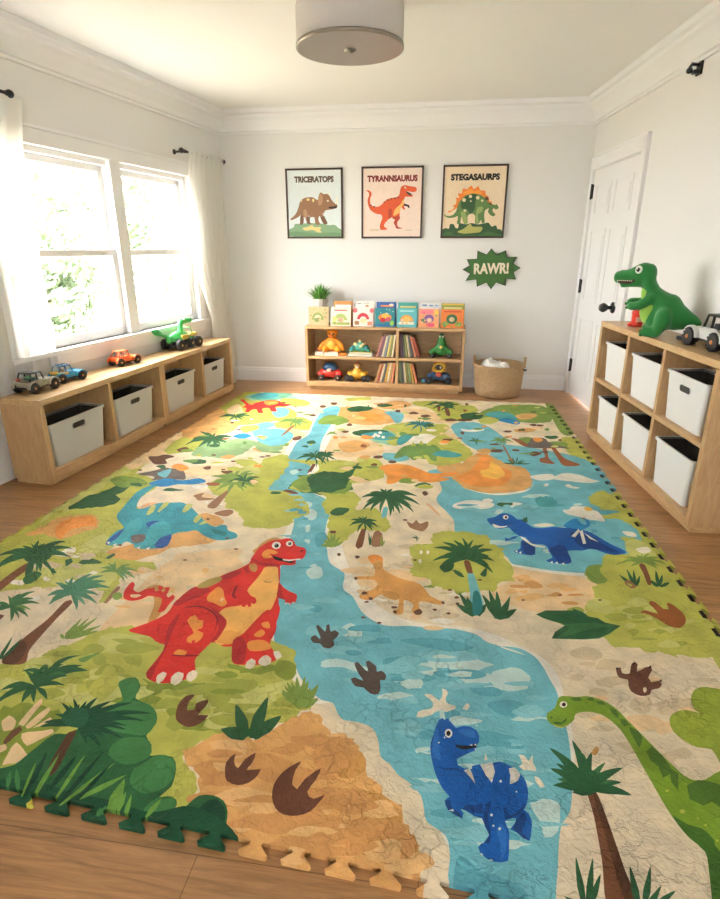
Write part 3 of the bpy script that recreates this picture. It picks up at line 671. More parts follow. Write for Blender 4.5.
palmt 1 -1407 1740 -11 29 -7 23 -12 36 -5 28 -10 -20 2 -31 13 -26 24 -36
palmt2 1 -1407 1739 -3 35 2 26 6 37 12 24 -28 -11 -15 -28 3 -31 17 -47
palmt2 1 -1407 1738 10 31 13 19 24 26 28 11 -42 5 -33 -15 -8 -26 2 -45
palmt 1 -1408 1738 24 10 21 3 35 2 33 -6 -43 23 -41 9 -19 -9 -14 -25
palmt2 1 -1410 1738 26 -13 20 -13 30 -17 25 -17 -26 30 -32 26 -20 8 -23 2
palmt2 1 -1407 1739 -2 26 1 19 1 30 6 21 -21 -8 -11 -22 4 -24 16 -37
palmt 1 -1413 1745 -39 16 -23 2 -17 -20 -3 -30 18 11 27 7 18 4 25 2
palmt 1 -1414 1745 -30 -1 -15 -10 -2 -35 11 -39 6 23 13 23 10 16 15 16
palmt 1 -1411 1745 -32 33 -24 19 -33 11 -24 -3 29 -15 35 -22 23 -13 28 -17
palmt 1 -1407 1741 -18 28 -14 23 -23 35 -18 30 4 -29 15 -36 18 -23 30 -28
palmt 1 -1406 1739 -9 41 -3 31 -2 47 6 34 -25 -20 -10 -38 10 -36 25 -54
palmt 1 -1406 1738 1 45 7 31 16 44 25 26 -43 -8 -28 -33 -1 -38 15 -60
palmt 1 -1407 1737 22 29 24 17 41 18 43 2 -57 18 -52 -5 -18 -23 -9 -48
palmt 1 -1408 1737 32 -5 28 -7 40 -13 37 -17 -44 36 -46 25 -25 1 -26 -12
palmt 1 -1412 1740 23 -24 17 -20 27 -26 20 -23 -13 30 -22 32 -20 17 -28 17
palmt 1 -1411 1745 -22 24 -16 13 -20 4 -15 -5 20 -12 23 -16 14 -7 18 -8
palmt 1 -1407 1738 11 36 15 24 27 31 33 16 -49 4 -39 -19 -9 -31 5 -54
trunkd 1 -1392 1345 -12 56 6 53 38 -32 20 -69
trunk 1 -1590 1580 21 -3 3 -26 -10 -23
palm2 1 -1584 1628 -24 10 -14 2 -10 -10 -1 -16 11 4 17 3 10 2 15 1
palm3 1 -1584 1628 -21 16 -14 7 -15 -1 -8 -9 15 -3 19 -7 12 -3 15 -4
palm3 1 -1580 1626 -11 17 -8 14 -14 22 -11 18 0 -15 8 -21 11 -15 20 -19
palm2 1 -1580 1624 -5 24 -2 18 -2 26 4 18 -16 -10 -7 -20 6 -21 17 -31
palm3 1 -1580 1624 5 22 8 14 15 18 19 10 -31 2 -23 -12 -3 -18 5 -32
palm3 1 -1581 1624 19 4 17 0 26 -1 26 -6 -33 18 -32 9 -15 -5 -11 -15
palm2 1 -1583 1624 21 -14 17 -12 25 -16 19 -16 -19 23 -24 22 -16 10 -22 7
palm3 1 -1581 1624 17 -1 14 -1 22 -3 20 -5 -27 17 -27 10 -12 -2 -10 -11
palm2 1 -1584 1629 -32 19 -21 7 -20 -4 -9 -14 19 -1 26 -4 18 -3 22 -6
palm2 1 -1585 1629 -24 4 -12 -3 -3 -19 6 -24 7 11 13 10 7 8 11 7
palm2 1 -1581 1627 -10 21 -11 14 -23 19 -23 13 17 -18 18 -21 13 -14 16 -16
palm2 1 -1580 1624 -9 24 -6 19 -9 28 -5 23 -10 -15 0 -23 11 -22 23 -30
palm2 1 -1579 1624 -5 34 2 24 6 34 15 21 -30 -9 -16 -26 4 -29 18 -45
palm2 1 -1580 1623 16 18 17 10 29 11 30 1 -42 14 -38 -2 -12 -15 -5 -31
palm2 1 -1581 1623 26 -8 23 -9 32 -13 29 -15 -33 27 -36 22 -21 5 -23 -3
palm2 1 -1584 1626 16 -21 13 -16 20 -23 15 -19 -6 20 -14 25 -15 15 -26 19
palm2 1 -1580 1623 6 22 7 15 14 21 18 11 -32 2 -23 -12 -3 -19 8 -34
palm 1 -1405 1359 -9 25 -7 21 -15 35 -16 30 7 -27 10 -32 10 -22 12 -27
palm 1 -1400 1358 0 26 0 20 -5 34 -6 31 -3 -25 0 -31 3 -23 3 -27
palm 1 -1401 1358 2 19 2 16 -2 26 -4 24 -5 -18 -4 -23 1 -18 1 -21
palm 1 -1408 1358 -5 17 -4 13 -11 21 -11 20 3 -17 5 -19 7 -15 8 -17
palm 1 -1417 1360 -18 18 -14 15 -24 20 -22 17 18 -20 22 -23 15 -13 19 -17
trunkl 1 -1260 1814 20 -10 4 -101 -14 2
palm3 1 -1327 1921 -20 20 -15 11 -19 4 -13 -4 16 -5 21 -11 14 -7 18 -12
palmt2 1 -1325 1920 -11 21 -10 15 -18 16 -17 10 14 -15 16 -20 11 -12 13 -17
palmt2 1 -1327 1921 -18 20 -14 10 -18 5 -13 -3 16 -6 19 -12 13 -7 16 -11
palm3 1 -1325 1917 10 15 10 8 17 9 18 3 -25 8 -22 -3 -7 -12 -3 -24
palmt2 1 -1325 1917 18 5 17 0 26 -4 24 -9 -29 19 -29 11 -15 -3 -14 -14
palmt2 1 -1326 1918 20 -8 16 -8 24 -14 21 -15 -22 24 -26 20 -15 5 -18 -1
palm3 1 -1327 1922 -28 21 -20 8 -21 -2 -13 -13 19 0 25 -5 17 -5 23 -9
palm3 1 -1326 1921 -19 26 -16 16 -23 14 -20 4 20 -14 24 -20 15 -12 19 -18
palm3 1 -1325 1920 -12 19 -9 16 -16 24 -12 21 5 -22 11 -25 12 -15 19 -19
palm3 1 -1328 1922 -25 10 -16 1 -12 -14 -4 -22 12 10 18 6 13 3 18 1
palm3 1 -1324 1917 4 21 7 14 10 20 14 11 -23 0 -17 -12 -3 -18 4 -31
palm3 1 -1325 1917 19 13 18 6 29 3 29 -5 -36 18 -34 5 -16 -10 -12 -25
palm3 1 -1325 1917 25 -2 21 -6 33 -12 30 -17 -34 29 -36 20 -20 2 -21 -9
palm3 1 -1326 1918 21 -16 16 -13 24 -21 19 -19 -18 28 -24 26 -16 10 -22 8
mid 1 -1247 1759 18 22 30 -27 -14 -26
mid 1 -1267 1491 -6 6 -5 6 -8 4 -8 1 5 -9 8 -8 5 -3 7 -4
mid 1 -1258 1486 -2 12 -1 10 -8 17 -9 16 -2 -11 1 -15 5 -11 6 -14
mid 1 -1255 1486 -2 19 -2 16 -9 27 -10 24 -1 -19 2 -23 5 -18 6 -21
mid 1 -1252 1486 -2 27 -2 22 -10 38 -10 34 -1 -28 2 -34 6 -24 7 -29
mid 1 -1248 1486 3 27 3 22 -3 39 -4 35 -7 -27 -5 -34 1 -25 1 -30
mid 1 -1243 1486 8 29 8 24 5 41 2 38 -13 -28 -12 -37 -4 -26 -5 -32
mid 1 -1242 1486 18 19 15 15 17 29 12 27 -22 -16 -24 -23 -11 -19 -15 -22
mid 1 -1244 1485 21 12 16 10 20 20 15 20 -24 -9 -26 -14 -14 -13 -17 -15
mid 1 -1250 1486 3 22 4 18 -2 32 -4 29 -8 -21 -5 -27 1 -21 0 -25
palm 1 -1207 1262 -35 3 -20 -5 -14 -23 0 -29 12 18 21 16 16 9 25 7
palm 1 -1206 1263 -32 10 -21 1 -18 -13 -6 -20 16 8 25 5 16 3 24 1
palm 1 -1202 1260 -15 19 -11 15 -19 22 -14 20 5 -21 12 -24 15 -14 23 -17
palm 1 -1202 1259 0 18 0 14 1 22 4 16 -17 -8 -9 -16 3 -17 13 -26
palm 1 -1202 1258 11 21 12 13 21 18 23 10 -35 2 -28 -11 -9 -18 0 -31
palm 1 -1202 1258 17 9 16 6 25 6 25 1 -34 11 -31 2 -13 -10 -9 -20
palm 1 -1207 1260 1 -15 4 -12 17 -18 18 -14 -8 14 -10 18 -8 12 -9 15
palm 1 -1207 1263 -41 11 -26 1 -22 -18 -8 -27 20 13 30 8 22 5 30 1
palm 1 -1207 1263 -43 -5 -22 -12 -11 -37 6 -42 8 30 21 29 18 16 29 16
palm 1 -1204 1262 -17 24 -15 15 -27 14 -25 6 22 -16 24 -20 17 -12 20 -15
palm 1 -1201 1259 -12 25 -8 21 -13 31 -7 26 -8 -21 3 -29 13 -21 26 -30
palm 1 -1201 1258 9 17 10 11 14 19 17 11 -31 2 -24 -10 -5 -16 4 -29
palm 1 -1202 1257 17 34 20 22 37 26 42 12 -55 3 -47 -18 -15 -26 -4 -47
palm 1 -1205 1258 18 -11 13 -9 21 -11 17 -10 -15 20 -20 18 -14 5 -19 2
palm 1 -1208 1262 -14 -9 -5 -12 9 -24 16 -24 -1 16 2 19 -1 14 1 16
palm 1 -1201 1258 8 37 14 25 27 33 33 18 -48 -4 -37 -25 -8 -30 5 -49
palm 1 -1210 1316 -21 7 -13 2 -12 -9 -5 -13 12 4 16 3 11 2 15 0
palm2 1 -1209 1316 -15 11 -11 5 -12 -1 -8 -6 12 -3 15 -5 9 -2 11 -3
palm2 1 -1207 1313 -1 11 0 9 -2 14 1 11 -10 -5 -5 -11 4 -11 10 -16
palm 1 -1207 1312 10 15 11 9 18 11 19 5 -27 4 -24 -6 -7 -12 -3 -22
palm2 1 -1207 1312 14 6 12 2 20 3 18 -1 -24 10 -24 3 -11 -6 -8 -13
palm2 1 -1207 1312 7 12 7 8 12 11 12 7 -21 2 -17 -6 -4 -11 1 -20
palm 1 -1210 1316 -31 15 -21 6 -24 -6 -13 -14 20 3 28 -1 19 -2 25 -5
palm 1 -1211 1316 -19 3 -10 -3 -5 -14 2 -17 8 8 11 7 8 6 9 6
palm 1 -1207 1314 -5 11 -5 9 -11 14 -8 12 -1 -11 4 -14 8 -9 15 -12
palm 1 -1206 1312 3 16 4 11 7 17 8 12 -19 -3 -14 -12 -1 -14 7 -23
palm 1 -1207 1312 21 19 21 11 37 10 37 0 -46 11 -42 -3 -18 -14 -13 -30
palm 1 -1208 1312 9 -6 8 -4 11 -4 9 -3 -10 12 -12 10 -7 1 -9 -2
palm 1 -1206 1312 2 32 7 23 17 30 22 18 -34 -9 -23 -24 -3 -26 7 -40
palm3 1 -1153 1398 50 43 22 50 -30 -78 -14 -28
mid2 1 -1253 1152 27 26 33 19 52 -7 52 -6 17 9 31 -37 8 -51 -4 -63 -15 -37 -53 -19 -23 8
peach 1 -1212 1124 6 21 35 -15 13 -31 -20 -9
peach 1 -1123 1091 54 18 21 9 13 -10 -21 -26 -23 -28 -18 10
peach 1 -1111 1020 -5 41 71 -43 -12 -13 -29 -10 -14 -8
peach 1 -1156 1119 -5 75 7 27 12 -17 3 -56 3 -33
peach 1 -1131 1116 10 56 9 19 13 -9 -6 -55 -14 -19
peach 0 -1106 1113 24 44 12 -8 -20 -27
kbrown 1 -1153 1055 -5 37 12 22 16 -11 -5 -26 -6 -27
peach 1 -1162 1042 20 9 16 -16 -18 -14
bushg 1 -962 1320 41 25 36 -37 9 -45 37 -14 47 -24 25 -44 -6 -46 30 -27 13 -34 22 7 41 -3 24 -31 12 -52 -17 -33 36 5 17 -17 0 -38 27 42 16 27 35 6 32 -11 20 -26 10 -44 -9 -28 -95 -22 -161 2 -203 24 -153 -3 -55 63 31 37 30 16 16 49 23 58 46 14 48 102 32 34 -21 26
green 1 -962 1320 41 25 34 -38 6 -45 -16 -24 -34 40
green 1 -963 1186 57 58 67 5 47 -24 23 -45 -10 -44 -75 -1 -48 6
green 1 -841 1112 66 16 35 -26 8 -34 -46 -30 -66 25
green 1 -740 1044 32 37 45 -9 23 -36 -4 -43 -44 -27 -52 23 -13 42
green 1 -669 930 21 32 36 5 15 -17 -7 -39 -46 -16
dark2 1 -533 959 29 19 34 -28 4 -46 -38 -14 -37 3
lime 1 -1029 1392 69 -82 -5 -69 -27 1 -46 30 2 62
trunkd 1 -995 1114 17 12 18 -72 10 -45 -1 -28 -21 8 -16 67
dark 1 -985 1140 -28 9 -20 1 -23 -8 -14 -13 21 3 27 1 18 2 22 1
palmd 1 -984 1140 -25 17 -19 10 -27 5 -22 -2 24 -8 28 -11 19 -7 23 -8
palmd 1 -982 1139 -13 22 -14 16 -25 19 -25 13 19 -18 22 -23 15 -14 18 -17
dark 1 -982 1138 -11 19 -8 16 -16 24 -13 20 3 -21 10 -24 12 -15 20 -19
palmd 1 -981 1137 -5 20 -3 17 -6 26 -5 21 -7 -17 0 -24 7 -18 14 -23
palmd 1 -981 1137 2 22 2 18 3 27 5 22 -16 -15 -10 -23 1 -20 8 -29
dark 1 -981 1136 11 24 12 18 18 27 20 19 -30 -10 -25 -21 -8 -21 -2 -32
palmd 1 -982 1136 25 21 23 14 36 19 35 11 -43 -1 -42 -12 -20 -18 -17 -30
palmd 1 -982 1136 32 19 28 12 45 15 43 6 -50 4 -50 -8 -26 -15 -25 -29
dark 1 -982 1136 32 10 27 6 42 7 39 0 -45 10 -46 0 -26 -9 -26 -20
palmd 1 -983 1136 28 -7 22 -7 32 -9 28 -10 -29 19 -34 16 -22 4 -26 -2
palmd 1 -984 1136 18 -12 15 -10 22 -13 18 -11 -16 18 -20 18 -15 8 -21 6
dark 1 -983 1136 24 -5 19 -4 28 -5 23 -5 -26 15 -30 12 -18 1 -21 -5
dark 1 -985 1140 -36 9 -24 1 -27 -13 -16 -18 25 6 32 4 22 4 27 2
dark 1 -985 1141 -33 12 -24 3 -29 -7 -18 -13 26 1 33 -1 21 0 27 -1
dark 1 -983 1140 -21 25 -19 18 -33 19 -30 11 27 -20 30 -24 20 -15 25 -18
dark 1 -982 1139 -10 26 -13 20 -28 28 -29 22 20 -26 22 -30 16 -19 19 -23
dark 1 -981 1137 -7 23 -6 18 -12 28 -9 25 -4 -22 4 -27 10 -19 19 -24
dark 1 -981 1137 -3 27 -2 22 -4 34 -1 29 -13 -22 -4 -31 6 -24 16 -33
dark 1 -981 1136 8 27 7 21 12 33 14 25 -27 -16 -20 -26 -3 -25 4 -35
dark 1 -981 1136 21 31 20 23 34 33 34 22 -46 -11 -41 -25 -17 -27 -10 -42
dark 1 -982 1135 39 20 34 11 54 14 50 4 -58 9 -60 -6 -31 -16 -31 -31
dark 1 -981 1136 38 27 35 18 57 22 54 10 -63 3 -64 -14 -32 -23 -29 -39
dark 1 -982 1135 37 -1 30 -4 45 -6 38 -8 -42 20 -49 14 -29 0 -32 -10
dark 1 -984 1136 29 -15 22 -12 32 -16 26 -14 -24 24 -32 22 -23 9 -29 6
dark 1 -985 1137 16 -15 12 -11 20 -15 16 -12 -10 18 -16 20 -15 9 -20 8
dark 1 -982 1135 34 7 28 3 43 3 38 -2 -44 14 -48 5 -26 -7 -28 -17
palmd 1 -1055 1168 14 30 47 0 26 -31 -3 -31 -45 0
dark 1 -1114 927 116 32 123 -16 111 -6 114 -15 89 29 99 -27 50 -60 -193 -29 -417 -14
blade 1 -984 913 -6 23 -5 18 -12 30 -12 26 5 -24 8 -29 8 -19 9 -24
blade 1 -950 903 -3 32 -3 27 -9 44 -10 40 1 -37 3 -42 6 -28 7 -34
blade 1 -896 921 1 29 0 25 -4 40 -5 35 -3 -32 0 -39 2 -25 3 -31
blade 1 -875 904 18 30 14 26 18 43 15 38 -22 -34 -22 -40 -12 -27 -14 -33
blade 1 -838 927 22 18 17 14 21 26 17 25 -25 -17 -27 -22 -14 -17 -18 -21
blade 1 -741 900 0 22 0 19 -9 30 -10 28 -4 -24 0 -29 5 -20 7 -24
blade 1 -724 908 0 13 0 11 -6 18 -7 16 -2 -14 0 -17 3 -11 5 -15
dark2 1 -975 914 -5 30 -4 25 -13 41 -14 36 3 -33 6 -39 8 -27 10 -31
dark2 1 -926 940 4 24 3 19 -2 34 -5 30 -7 -25 -5 -30 1 -21 2 -27
dark2 1 -879 908 7 36 6 30 4 50 2 45 -11 -41 -9 -47 -3 -32 -3 -38
dark2 1 -842 923 8 25 7 21 5 34 3 31 -11 -26 -10 -32 -4 -23 -4 -27
blade2 0 -963 893 7 20 26 -18
green 1 -760 897 2 5 2 4 -3 9 -5 7 -4 -4 -3 -6 1 -6 3 -6
green 1 -766 892 1 5 1 5 -5 7 -5 7 -4 -5 -1 -6 2 -5 4 -6
green 1 -702 902 0 11 -1 9 -7 14 -7 13 -2 -12 1 -13 4 -10 5 -11
green 1 -1003 927 -10 15 -10 13 -18 17 -18 15 10 -16 14 -20 11 -11 15 -15
green 1 -1036 931 -5 12 -4 9 -12 15 -12 13 3 -12 5 -15 8 -10 9 -12
blade 1 -737 897 2 22 1 18 -11 32 -14 28 -7 -23 -3 -28 7 -20 8 -25
blade 1 -653 903 7 12 5 12 2 19 0 17 -8 -13 -8 -17 -1 -12 0 -17
blade 1 -700 896 -1 15 -2 13 -8 20 -9 17 1 -16 3 -19 5 -13 8 -16
slate 1 -1795 2960 71 70 37 53 47 -3 74 -3 89 -145 -48 -16 -69 -2 -71 -32 -11 55
orange2 1 -1655 3112 30 54 92 -60 -18 -59 -46 21
river 1 -1685 2990 52 77 29 -132
blue2 1 -1660 2840 62 82 110 -13 85 42 61 -42 -55 -50 -95 -14 -48 -40 -69 2
tealdino 1 -1601 2808 -6 -101 9 -92 39 -100 26 -7 30 32 24 46 83 23 44 6 67 -43 84 -88 79 -82 55 -29 19 24 30 -4 25 -47 46 -22 22 -39 -39 -33 -52 -7 -67 31 -63 48 -33 -20 -38 -11 -23 -40 24 -91 -32 -31 -72 -16 -41 25 -58 31 -17 -42 -69 11 -18 113 17 46 -68 66 -41 58 -16 81 -19 103 -13 112 23 83
bluedk 1 -1499 2286 -9 -141 47 -20 23 30 9 84
bluedk 1 -1311 2228 65 38 33 -109 -35 -26 -37 47
bluedk 1 -1421 2357 39 37 52 -39 -35 -49
tealdino2 1 -1512 2374 35 31 61 -107 -13 -59 2 -83 -16 -28 -51 5 13 48 -9 77 -11 57
tealdino2 1 -1387 2347 36 45 68 -45 29 -77 -26 -43 1 -75 -41 -37 -44 19 21 48 -27 94
slate 1 -1424 2225 54 22 27 -65 -41 -19
lime2 1 -1427 2484 -21 117 30 4 4 -86
lime2 1 -1300 2503 -19 92 34 5 7 -78
lime2 1 -1468 2445 -29 113 17 13 31 -91
lime2 1 -1203 2420 -5 63 27 -12 5 -77
lime2 1 -1157 2381 9 48 24 -22
foam 0 -1507 2150 11 10 10 -28
foam 0 -1467 2135 13 12 6 -25
foam 0 -1344 2122 11 17 8 -27
foam 0 -1298 2123 13 15 5 -27
tealdk 1 -1078 2348 45 -8 44 -22 -3 -29 -57 20
trunkl 1 -1174 2803 14 70 9 -173 2 -124 -50 9 3 108
mid 1 -1168 2919 -48 41 -32 14 -34 -19 -18 -43 28 16 40 1 29 -5 39 -16
palm3 1 -1167 2919 -39 59 -30 33 -39 17 -29 -7 33 -18 43 -34 27 -24 36 -36
palm3 1 -1165 2916 -17 56 -17 39 -32 46 -32 30 26 -43 28 -54 19 -35 23 -44
mid 1 -1163 2910 -2 43 0 32 0 50 4 37 -19 -18 -10 -38 5 -39 16 -59
palm3 1 -1164 2909 15 33 15 20 25 26 27 10 -38 16 -33 -9 -12 -29 -4 -57
palm3 1 -1164 2908 24 12 21 3 33 1 31 -11 -40 37 -39 18 -18 -13 -16 -36
mid 1 -1165 2909 23 -12 18 -12 28 -17 24 -19 -28 43 -30 33 -18 4 -19 -10
palm3 1 -1169 2917 -12 -27 -2 -28 13 -55 19 -53 -6 41 -3 46 -2 32 -1 38
palm3 1 -1168 2919 -32 30 -20 10 -20 -15 -10 -32 19 5 27 -2 17 -1 23 -6
mid 1 -1163 2912 -13 50 -9 40 -15 61 -8 51 -6 -42 6 -57 14 -42 25 -58
mid 1 -1169 2920 -59 31 -37 0 -33 -48 -11 -72 25 42 42 26 32 10 47 -2
mid 1 -1168 2920 -55 67 -40 32 -49 5 -31 -28 40 -5 54 -25 37 -22 47 -37
mid 1 -1166 2919 -38 74 -30 46 -47 39 -39 12 40 -39 47 -56 30 -36 37 -50
mid 1 -1163 2913 -14 46 -10 38 -18 59 -14 49 -2 -44 9 -55 15 -40 28 -51
mid 1 -1163 2908 9 51 10 36 18 51 23 30 -39 -1 -29 -32 -5 -46 6 -77
mid 1 -1164 2907 28 28 25 14 41 13 41 -7 -52 39 -50 9 -22 -25 -16 -58
mid 1 -1164 2907 30 1 25 -6 39 -10 35 -20 -43 51 -44 31 -23 -4 -23 -30
mid 1 -1166 2909 22 -27 18 -22 27 -28 21 -26 -20 48 -26 44 -18 15 -24 6
mid 1 -1169 2920 -38 3 -21 -15 -9 -57 5 -68 10 41 21 38 15 24 23 22
mid 1 -1166 2918 -23 56 -20 35 -32 31 -28 12 26 -35 31 -46 21 -27 24 -35
mid 1 -1163 2909 1 58 5 43 8 64 15 44 -32 -17 -20 -48 1 -52 15 -82
kbrown 1 -1882 3256 52 18 39 39 77 -32 -33 -57 44 -70 -63 -24 -50 42
kbrown 1 -1760 3412 31 62 45 -34 -15 -75
trunkl 1 -1331 2710 45 45 8 -56 85 -13 -81 -34 -30 32
trunkl 1 -1129 2528 59 42 33 -28 -18 -52 -64 13
dkgreen 1 -1602 3652 -57 39 -34 4 -25 -46 -4 -74 20 39 37 22 28 7 41 -5
palm 1 -1601 3652 -51 62 -34 29 -35 -4 -19 -33 31 -3 44 -21 29 -16 40 -28
palm 1 -1599 3650 -26 63 -22 41 -35 40 -30 19 29 -43 34 -54 23 -34 27 -42
dkgreen 1 -1595 3638 6 31 6 23 7 37 11 24 -29 9 -20 -15 0 -34 11 -61
palm 1 -1596 3638 20 13 19 6 28 8 28 -6 -42 42 -38 16 -14 -17 -7 -48
palm 1 -1597 3638 22 -21 19 -17 26 -20 22 -20 -28 51 -31 41 -16 7 -17 -7
dkgreen 1 -1603 3649 -12 -20 -1 -26 16 -57 23 -58 -6 38 -3 43 -4 32 -5 40
dkgreen 1 -1603 3654 -72 35 -41 -6 -28 -75 2 -106 19 65 42 47 33 19 53 3
dkgreen 1 -1602 3654 -66 57 -41 17 -35 -36 -11 -70 30 27 47 6 34 -2 49 -17
dkgreen 1 -1600 3653 -53 88 -39 50 -50 30 -34 -5 43 -35 55 -56 36 -36 45 -52
dkgreen 1 -1595 3642 -8 36 -7 30 -17 51 -14 43 -6 -28 4 -42 14 -35 26 -49
dkgreen 1 -1595 3636 20 38 21 21 33 27 36 4 -54 40 -47 2 -14 -36 -3 -78
dkgreen 1 -1596 3636 28 -3 23 -8 35 -8 31 -16 -45 58 -44 37 -19 -7 -15 -35
dkgreen 1 -1600 3641 19 -38 15 -29 24 -38 20 -31 -13 48 -20 50 -17 24 -25 22
dkgreen 1 -1603 3653 -35 2 -16 -18 2 -68 17 -81 5 45 13 43 8 30 15 31
blue2 1 -1486 3758 47 74 83 -55 -58 -73
blue2 1 -1489 3755 44 62 88 -42 -29 -64 -67 4
dkgreen 1 -1649 4231 -40 40 -25 13 -24 -18 -10 -43 19 20 29 3 22 -6 32 -18
palm 1 -1648 4231 -25 42 -17 24 -20 10 -14 -7 19 -14 23 -25 16 -16 20 -23
palm 1 -1645 4222 1 32 3 21 5 32 8 19 -18 2 -12 -19 0 -29 9 -50
dkgreen 1 -1645 4222 14 33 15 17 29 12 30 -9 -39 32 -34 3 -13 -24 -6 -55
palm 1 -1646 4222 19 10 18 1 29 -8 28 -20 -35 43 -35 23 -15 -8 -12 -32
palm 1 -1648 4225 19 -39 15 -32 22 -47 17 -40 -13 47 -19 51 -16 30 -23 33
dkgreen 1 -1649 4232 -55 44 -34 10 -29 -38 -9 -69 20 41 37 20 29 0 45 -19
dkgreen 1 -1649 4232 -42 52 -28 23 -28 -7 -14 -33 23 6 34 -12 25 -13 33 -27
dkgreen 1 -1646 4226 -9 28 -7 22 -14 32 -12 28 4 -29 8 -33 11 -22 16 -26
dkgreen 1 -1645 4221 11 46 13 26 25 28 29 4 -40 23 -33 -10 -10 -35 0 -71
dkgreen 1 -1645 4221 23 36 25 14 44 1 45 -25 -54 53 -51 17 -22 -23 -14 -62
dkgreen 1 -1646 4221 21 -10 18 -12 26 -19 24 -24 -30 49 -31 37 -16 3 -15 -13
dkgreen 1 -1650 4231 -16 -5 -6 -14 5 -46 13 -52 0 31 3 31 2 21 4 25
teal2 1 -1742 4889 61 160 155 -15 24 -145 -112 -53
red 1 -1802 4772 35 6 73 -107 49 -13 35 53 65 79 90 -1 79 -91 77 -22 -33 -70 -80 -25 49 -136 -48 -7 -47 98 -50 -33 47 -121 -40 -6 -50 102 -35 -23 0 -74 -33 7 -28 120 -47 12 11 66 -45 80
orange2 1 -1565 4738 93 48 46 -95 -65 -76
trunkl 1 -1135 4060 25 -7 -17 -189 -20 -58
palm3 1 -1141 4169 -36 39 -24 11 -25 -23 -13 -47 20 22 29 6 22 -3 30 -15
palmt2 1 -1140 4169 -24 43 -17 22 -20 4 -14 -16 18 -9 23 -19 16 -14 19 -21
palmt2 1 -1138 4165 -5 38 -7 27 -15 36 -17 26 11 -33 12 -40 8 -25 10 -31
palm3 1 -1138 4159 6 29 6 19 9 29 11 18 -19 5 -16 -14 -3 -27 3 -49
palmt2 1 -1138 4159 18 19 16 7 27 3 25 -11 -32 36 -30 14 -15 -16 -12 -42
palmt2 1 -1139 4159 21 -6 17 -10 27 -18 23 -26 -27 50 -29 34 -16 2 -17 -16
palm3 1 -1141 4163 14 -39 10 -32 16 -45 12 -39 -6 44 -12 50 -12 29 -19 34
palm3 1 -1141 4170 -50 40 -32 4 -31 -46 -14 -76 23 47 37 26 29 5 41 -12
palm3 1 -1141 4170 -38 54 -26 23 -29 -9 -18 -37 25 7 34 -12 23 -12 32 -26
palm3 1 -1140 4169 -17 48 -13 28 -20 18 -16 1 17 -26 20 -34 13 -20 17 -25
palm3 1 -1137 4161 -3 33 -2 27 -5 44 -4 35 -8 -21 -2 -34 6 -32 13 -46
palm3 1 -1138 4158 17 33 15 18 26 21 26 1 -35 29 -32 -1 -12 -28 -8 -61
palm3 1 -1138 4158 27 12 24 0 38 -12 35 -28 -41 58 -43 32 -22 -10 -21 -40
palm3 1 -1139 4159 21 -25 17 -23 25 -32 21 -33 -22 57 -26 49 -16 15 -21 2
palm3 1 -1142 4168 -13 -13 -4 -20 5 -50 11 -52 0 33 3 36 1 26 2 32
trunk 1 -790 3287 20 3 -6 -119 -10 -50
palm 1 -806 3415 -30 26 -20 7 -23 -20 -13 -38 18 18 26 7 18 0 25 -8
palm2 1 -806 3415 -19 34 -14 17 -19 3 -14 -12 16 -7 21 -16 13 -10 17 -17
palm2 1 -804 3409 -4 35 -3 27 -4 43 -2 34 -7 -28 0 -38 5 -29 12 -41
palm 1 -804 3407 13 27 12 17 21 19 20 6 -26 13 -24 -6 -11 -23 -8 -45
palm2 1 -805 3407 24 21 21 8 34 0 31 -17 -35 36 -37 14 -20 -15 -19 -39
palm2 1 -805 3407 25 -3 21 -9 32 -22 28 -31 -29 49 -34 35 -20 3 -24 -14
palm 1 -807 3410 16 -45 11 -36 15 -53 9 -45 -3 48 -11 56 -13 35 -21 41
palm 1 -807 3415 -41 25 -26 0 -29 -40 -14 -61 21 38 33 24 24 8 35 -3
palm 1 -806 3416 -31 39 -21 16 -27 -8 -17 -29 22 5 29 -7 20 -8 26 -18
palm 1 -805 3415 -14 40 -11 24 -19 16 -16 2 15 -21 18 -29 12 -17 14 -23
palm 1 -804 3406 8 32 8 22 13 32 13 20 -22 1 -18 -18 -5 -30 0 -50
palm 1 -804 3406 24 35 22 18 36 14 35 -7 -40 31 -41 2 -20 -26 -19 -57
palm 1 -805 3406 33 17 29 1 45 -14 41 -32 -44 55 -48 30 -28 -9 -29 -38
palm 1 -806 3407 27 -23 21 -22 31 -38 25 -41 -24 60 -31 51 -21 17 -28 4
palm 1 -807 3415 -21 -5 -11 -15 -6 -46 2 -52 7 33 11 33 9 21 12 23
kbrown 1 -1047 3784 46 44 13 -80 -42 -28
kbrown 1 -1014 4378 0 -23 -12 -18 -17 3 -24 21 -5 22 15 14 17 9 12 -9
kbrown 1 -987 4657 1 -22 -17 -27 -25 6 -13 22 -1 27 3 23 18 8 20 -8
kbrown 1 -907 4768 -7 -24 -10 -22 -21 4 -16 23 -10 24 14 27 19 2 21 -4
kbrown 1 -1123 3364 -5 -13 -10 -2 -12 -1 -13 5 -1 9 5 7 13 5 11 -2
kbrown 1 -1094 3387 -2 -11 -9 -4 -14 -4 -12 7 1 10 3 10 13 7 12 -7
kbrown 1 -1285 3259 -4 -10 -8 -6 -11 -1 -9 8 -5 9 6 7 9 5 15 -5
kbrown 1 -1456 3351 3 -8 -10 -8 -13 -1 -14 8 1 11 3 7 9 6 13 -7
kbrown 1 -1297 3110 0 -9 -8 -3 -11 0 -9 5 -3 7 3 8 12 2 11 -4
kbrown 1 -1484 3908 7 -14 -12 -5 -17 0 -7 7 -7 14 2 12 15 4 12 -5
kbrown 1 -1360 4734 -2 -16 -11 -17 -16 6 -16 12 -7 15 13 13 10 12 16 -13
palm 1 -1119 2952 -26 28 -18 12 -22 -4 -13 -18 18 3 24 -7 17 -7 22 -14
